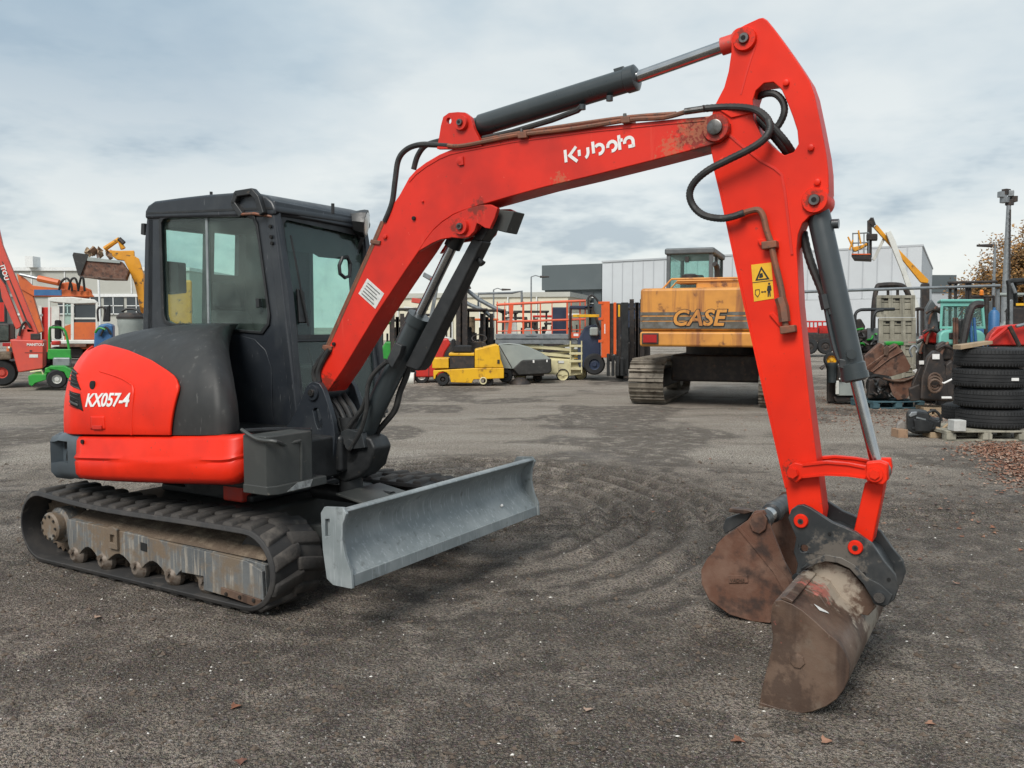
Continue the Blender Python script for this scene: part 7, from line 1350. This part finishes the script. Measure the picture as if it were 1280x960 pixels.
T = bgthing('plank', 'short tan plank lying on the topmost tyre', 'plank', 1222, 12.1); o = build('board', MB().add([Q(x, y, 12.05)+V((0, dy, 0)) for dy in (0, .22) for x, y in [(1201, 437), (1241, 430), (1241, 426), (1201, 431.5)]], [(0, 1, 2, 3), (7, 6, 5, 4), (0, 4, 5, 1), (1, 5, 6, 2), (2, 6, 7, 3), (3, 7, 4, 0)]), 'wood_tan', T, bevel=.004)
T = bgthing('red_rag', 'red rag lying beside the plank on the top tyre', 'rag', 1244, 12.1)
mb = MB().grid([[Q(1237+2.2*j, 437.3-.35*i, 12.0+.05*i)+V((0, 0, .018*noise.noise(V((i*.7, j*.7, 3)))+.012)) for j in range(7)] for i in range(5)]); o = build('cloth', mb, 'red_mach', T, smooth=60); md = o.modifiers.new('thick', 'SOLIDIFY'); md.thickness = .006
p = Q(1194, 540, 11.85); o = build('concrete_block', MB().box(p.x-.085, 11.72, .146, p.x+.085, 11.9, .30), 'concrete_block', None, bevel=.01); tag(o, 'pale concrete block on the pallet corner left of the tyres', 'block')
g = G(1178, 520); pallet('pallet', 'broken tan pallet lying behind the black engine', g.x, g.y+.3, .5, .6, .0, 'wood_tan', R(-12), 4)
# engine part on bricks
Y = 12.15
T = bgthing('engine_part', 'black engine part with a silver end resting on bricks', 'engine', 1155, Y); zb = 0
pp('housing', 'black_metal', T, [(1134, 538), (1134, 519), (1138, 514.5), (1150, 514), (1161, 516), (1163, 522), (1172, 526), (1177, 524), (1176, 533), (1173, 538), (1160, 542), (1142, 542)], Y, .38, .03); pp('end_cover', 'galvanised', T, [(1136, 520), (1139, 515), (1147, 514.5), (1146, 519), (1138, 522)], Y-.02, .3, .015); pp('flange', 'galvanised', T, [(1146, 521), (1158, 524), (1157, 525.6), (1145, 523)], Y-.03, .1, .004); a = Q(1172, 536, Y-.02); build('port', MB().cyl(a-V((0, .02, 0)), a+V((0, .05, 0)), .028, n=14), 'wood_tan', T); pb('rib', 'black_metal', T, 1140, 534, 1170, 537, Y-.02, .05, .006); pt('pipe', 'hose', T, [(1160, 516), (1167, 513), (1174, 518), (1177, 526)], Y+.1, .02, 4); pp('sump', 'black_metal', T, [(1142, 524), (1158, 524), (1168, 530), (1164, 540), (1144, 540)], Y-.03, .1, .02)
for x0_, y0_, x1_, y1_, lab in ((1122, 537, 1134.5, 549.5, 'reddish brick at the left end of the black engine part'), (1162, 541.5, 1176, 551, 'pale brick under the right end of the black engine part')):
    a, b = Q(x0_, y1_, Y), Q(x1_, y0_, Y); o = build('brick', MB().box(a.x, Y-.02, .0, b.x, Y+.22, max(b.z, .08)), 'brick_block' if x0_ < 1150 else 'wood_tan', None, bevel=.006); tag(o, lab, 'brick')
T = bgthing('scrap_bracket', 'pale scrap lump left of the black engine part', 'scrap', 1127, 12.4); pp('lump', 'stone_mid', T, [(1120, 537), (1122, 530), (1128, 526), (1134, 531), (1134, 538)], 12.3, .2, .02); pt('bar', 'wood_tan', T, [(1176, 540), (1180, 534), (1188, 528)], 12.2, .018)

# ------------------------------------------------------------------ more of the jumble of parked machines
def yard_machine(label, px, Y, w, top, paint, seed, cat='machine', canopy=True, hoop=False):
    r_ = random.Random(seed); T = bgthing('parked_machine', label, cat, px, Y, 'machines parked in the rows'); s = FPX/Y; gy = 407+CAMH*s; f_ = lambda m_: gy-m_*s
    x0, x1 = px-w/2, px+w/2; hb = min(gy-.9*s, top+.9*s) if canopy else top
    pp('body', paint, T, [(x0, f_(.35)), (x1, f_(.35)), (x1, hb+.15*s), (x1-.12*w, hb), (x0+.35*w, hb), (x0+.30*w, hb+.12*s), (x0, hb+.22*s)], Y, 1.2, .04); pb('side_grille', 'dark_iron', T, x0+.08*w, hb+.32*s, x0+.30*w, hb+.62*s, Y-.02, .03)
    pb('chassis', 'dark_iron', T, x0-.04*w, f_(.5), x1+.04*w, f_(.28), Y+.02, 1.1, .03)
    for x in (x0+.16*w, x1-.16*w): wheel(T, x, f_(.34), .34*s, Y-.08, .3, r_.choice(('white_mach', 'yellow_mach', 'dark_iron')), .5)
    if canopy:
        pb('canopy', r_.choice(('dark_iron', 'white_mach', paint)), T, x0+.18*w, top, x1-.02*w, top+.09*s, Y-.03, 1.2, .03)
        for x in (x0+.22*w, x1-.08*w):
            for dy in (.05, 1.05): pt('canopy_post', 'dark_iron', T, [(x, top+2, dy), (x, hb+1, dy)], Y, .035)
        pb('seat', 'seat_cloth', T, px-.02*w, hb-.42*s, px+.12*w, hb, Y+.4, .4, .04); pt('steering_wheel', 'dark_iron', T, [(px-.14*w, hb-.30*s, .5), (px-.08*w, hb-.36*s, .5), (px-.04*w, hb-.30*s, .55), (px-.10*w, hb-.25*s, .55)], Y, .018)
    if hoop: pt('roll_bar', 'dark_iron', T, [(px-.1*w, hb), (px-.1*w, top-.7*s), (px+.18*w, top-.72*s), (px+.2*w, hb)], Y+.5, .04, 3)
    for k in range(4): x = x0+w*r_.random(); y = hb+(f_(.4)-hb)*r_.random(); pt('hose', 'hose', T, [(x, y, -.05), (x+r_.uniform(-.1, .1)*w, y-.1*s, -.1), (x+r_.uniform(-.2, .2)*w, y+.1*s, -.03)], Y, .02, 4)
    for x in (x0+.04*w, x1-.1*w): pb('lamp', r_.choice(('lamp_lens', 'tail_lamp', 'lamp_orange')), T, x, hb+.28*s, x+.06*w, hb+.36*s, Y-.03, .03)
    pt('exhaust', 'dark_iron', T, [(x1-.2*w, hb, .4), (x1-.2*w, hb-.45*s, .4)], Y, .035)
for a in [('dark green compact machine seen under the red boom', 474, 27.5, 34, 402, 'green_mach', 21, 'machine', True, False),
          ('yellow roller with canopy glimpsed between boom and boom cylinder', 516, 32, 34, 396, 'yellow_mach', 22, 'roller', True, False),
          ('white van-like carrier behind the red utility vehicle', 545, 33, 44, 392, 'white_mach', 23, 'vehicle', True, False),
          ('orange compact machine behind the black forklifts', 604, 34, 40, 398, 'orange_mach', 24, 'machine', True, False),
          ('dark blue machine in the row behind the scissor lift platform', 640, 35, 40, 396, 'navy_truck', 25, 'machine', True, False),
          ('red machine with canopy in the row behind the orange rails', 678, 36, 38, 394, 'red_mach', 26, 'machine', True, False),
          ('white machine beside the navy blue forklift backrest', 712, 34, 30, 392, 'white_mach', 27, 'machine', True, False),
          ('blue compact machine just left of the big orange excavator', 790, 34, 34, 384, 'blue_mach', 28, 'machine', True, False),
          ('orange machine with white canopy behind the telehandler body', 30, 31, 44, 392, 'orange_mach', 29, 'machine', True, False),
          ('red and black machine behind the crates at right', 1160, 27, 46, 384, 'red_mach', 31, 'machine', True, False),
          ('blue farm machine behind the turquoise cab', 1215, 25, 46, 372, 'blue_mach', 32, 'machine', True, False),
          ('grey machine under the autumn tree at the right edge', 1262, 27, 44, 366, 'plastic_grey', 33, 'machine', True, False)]:
    yard_machine(*a)
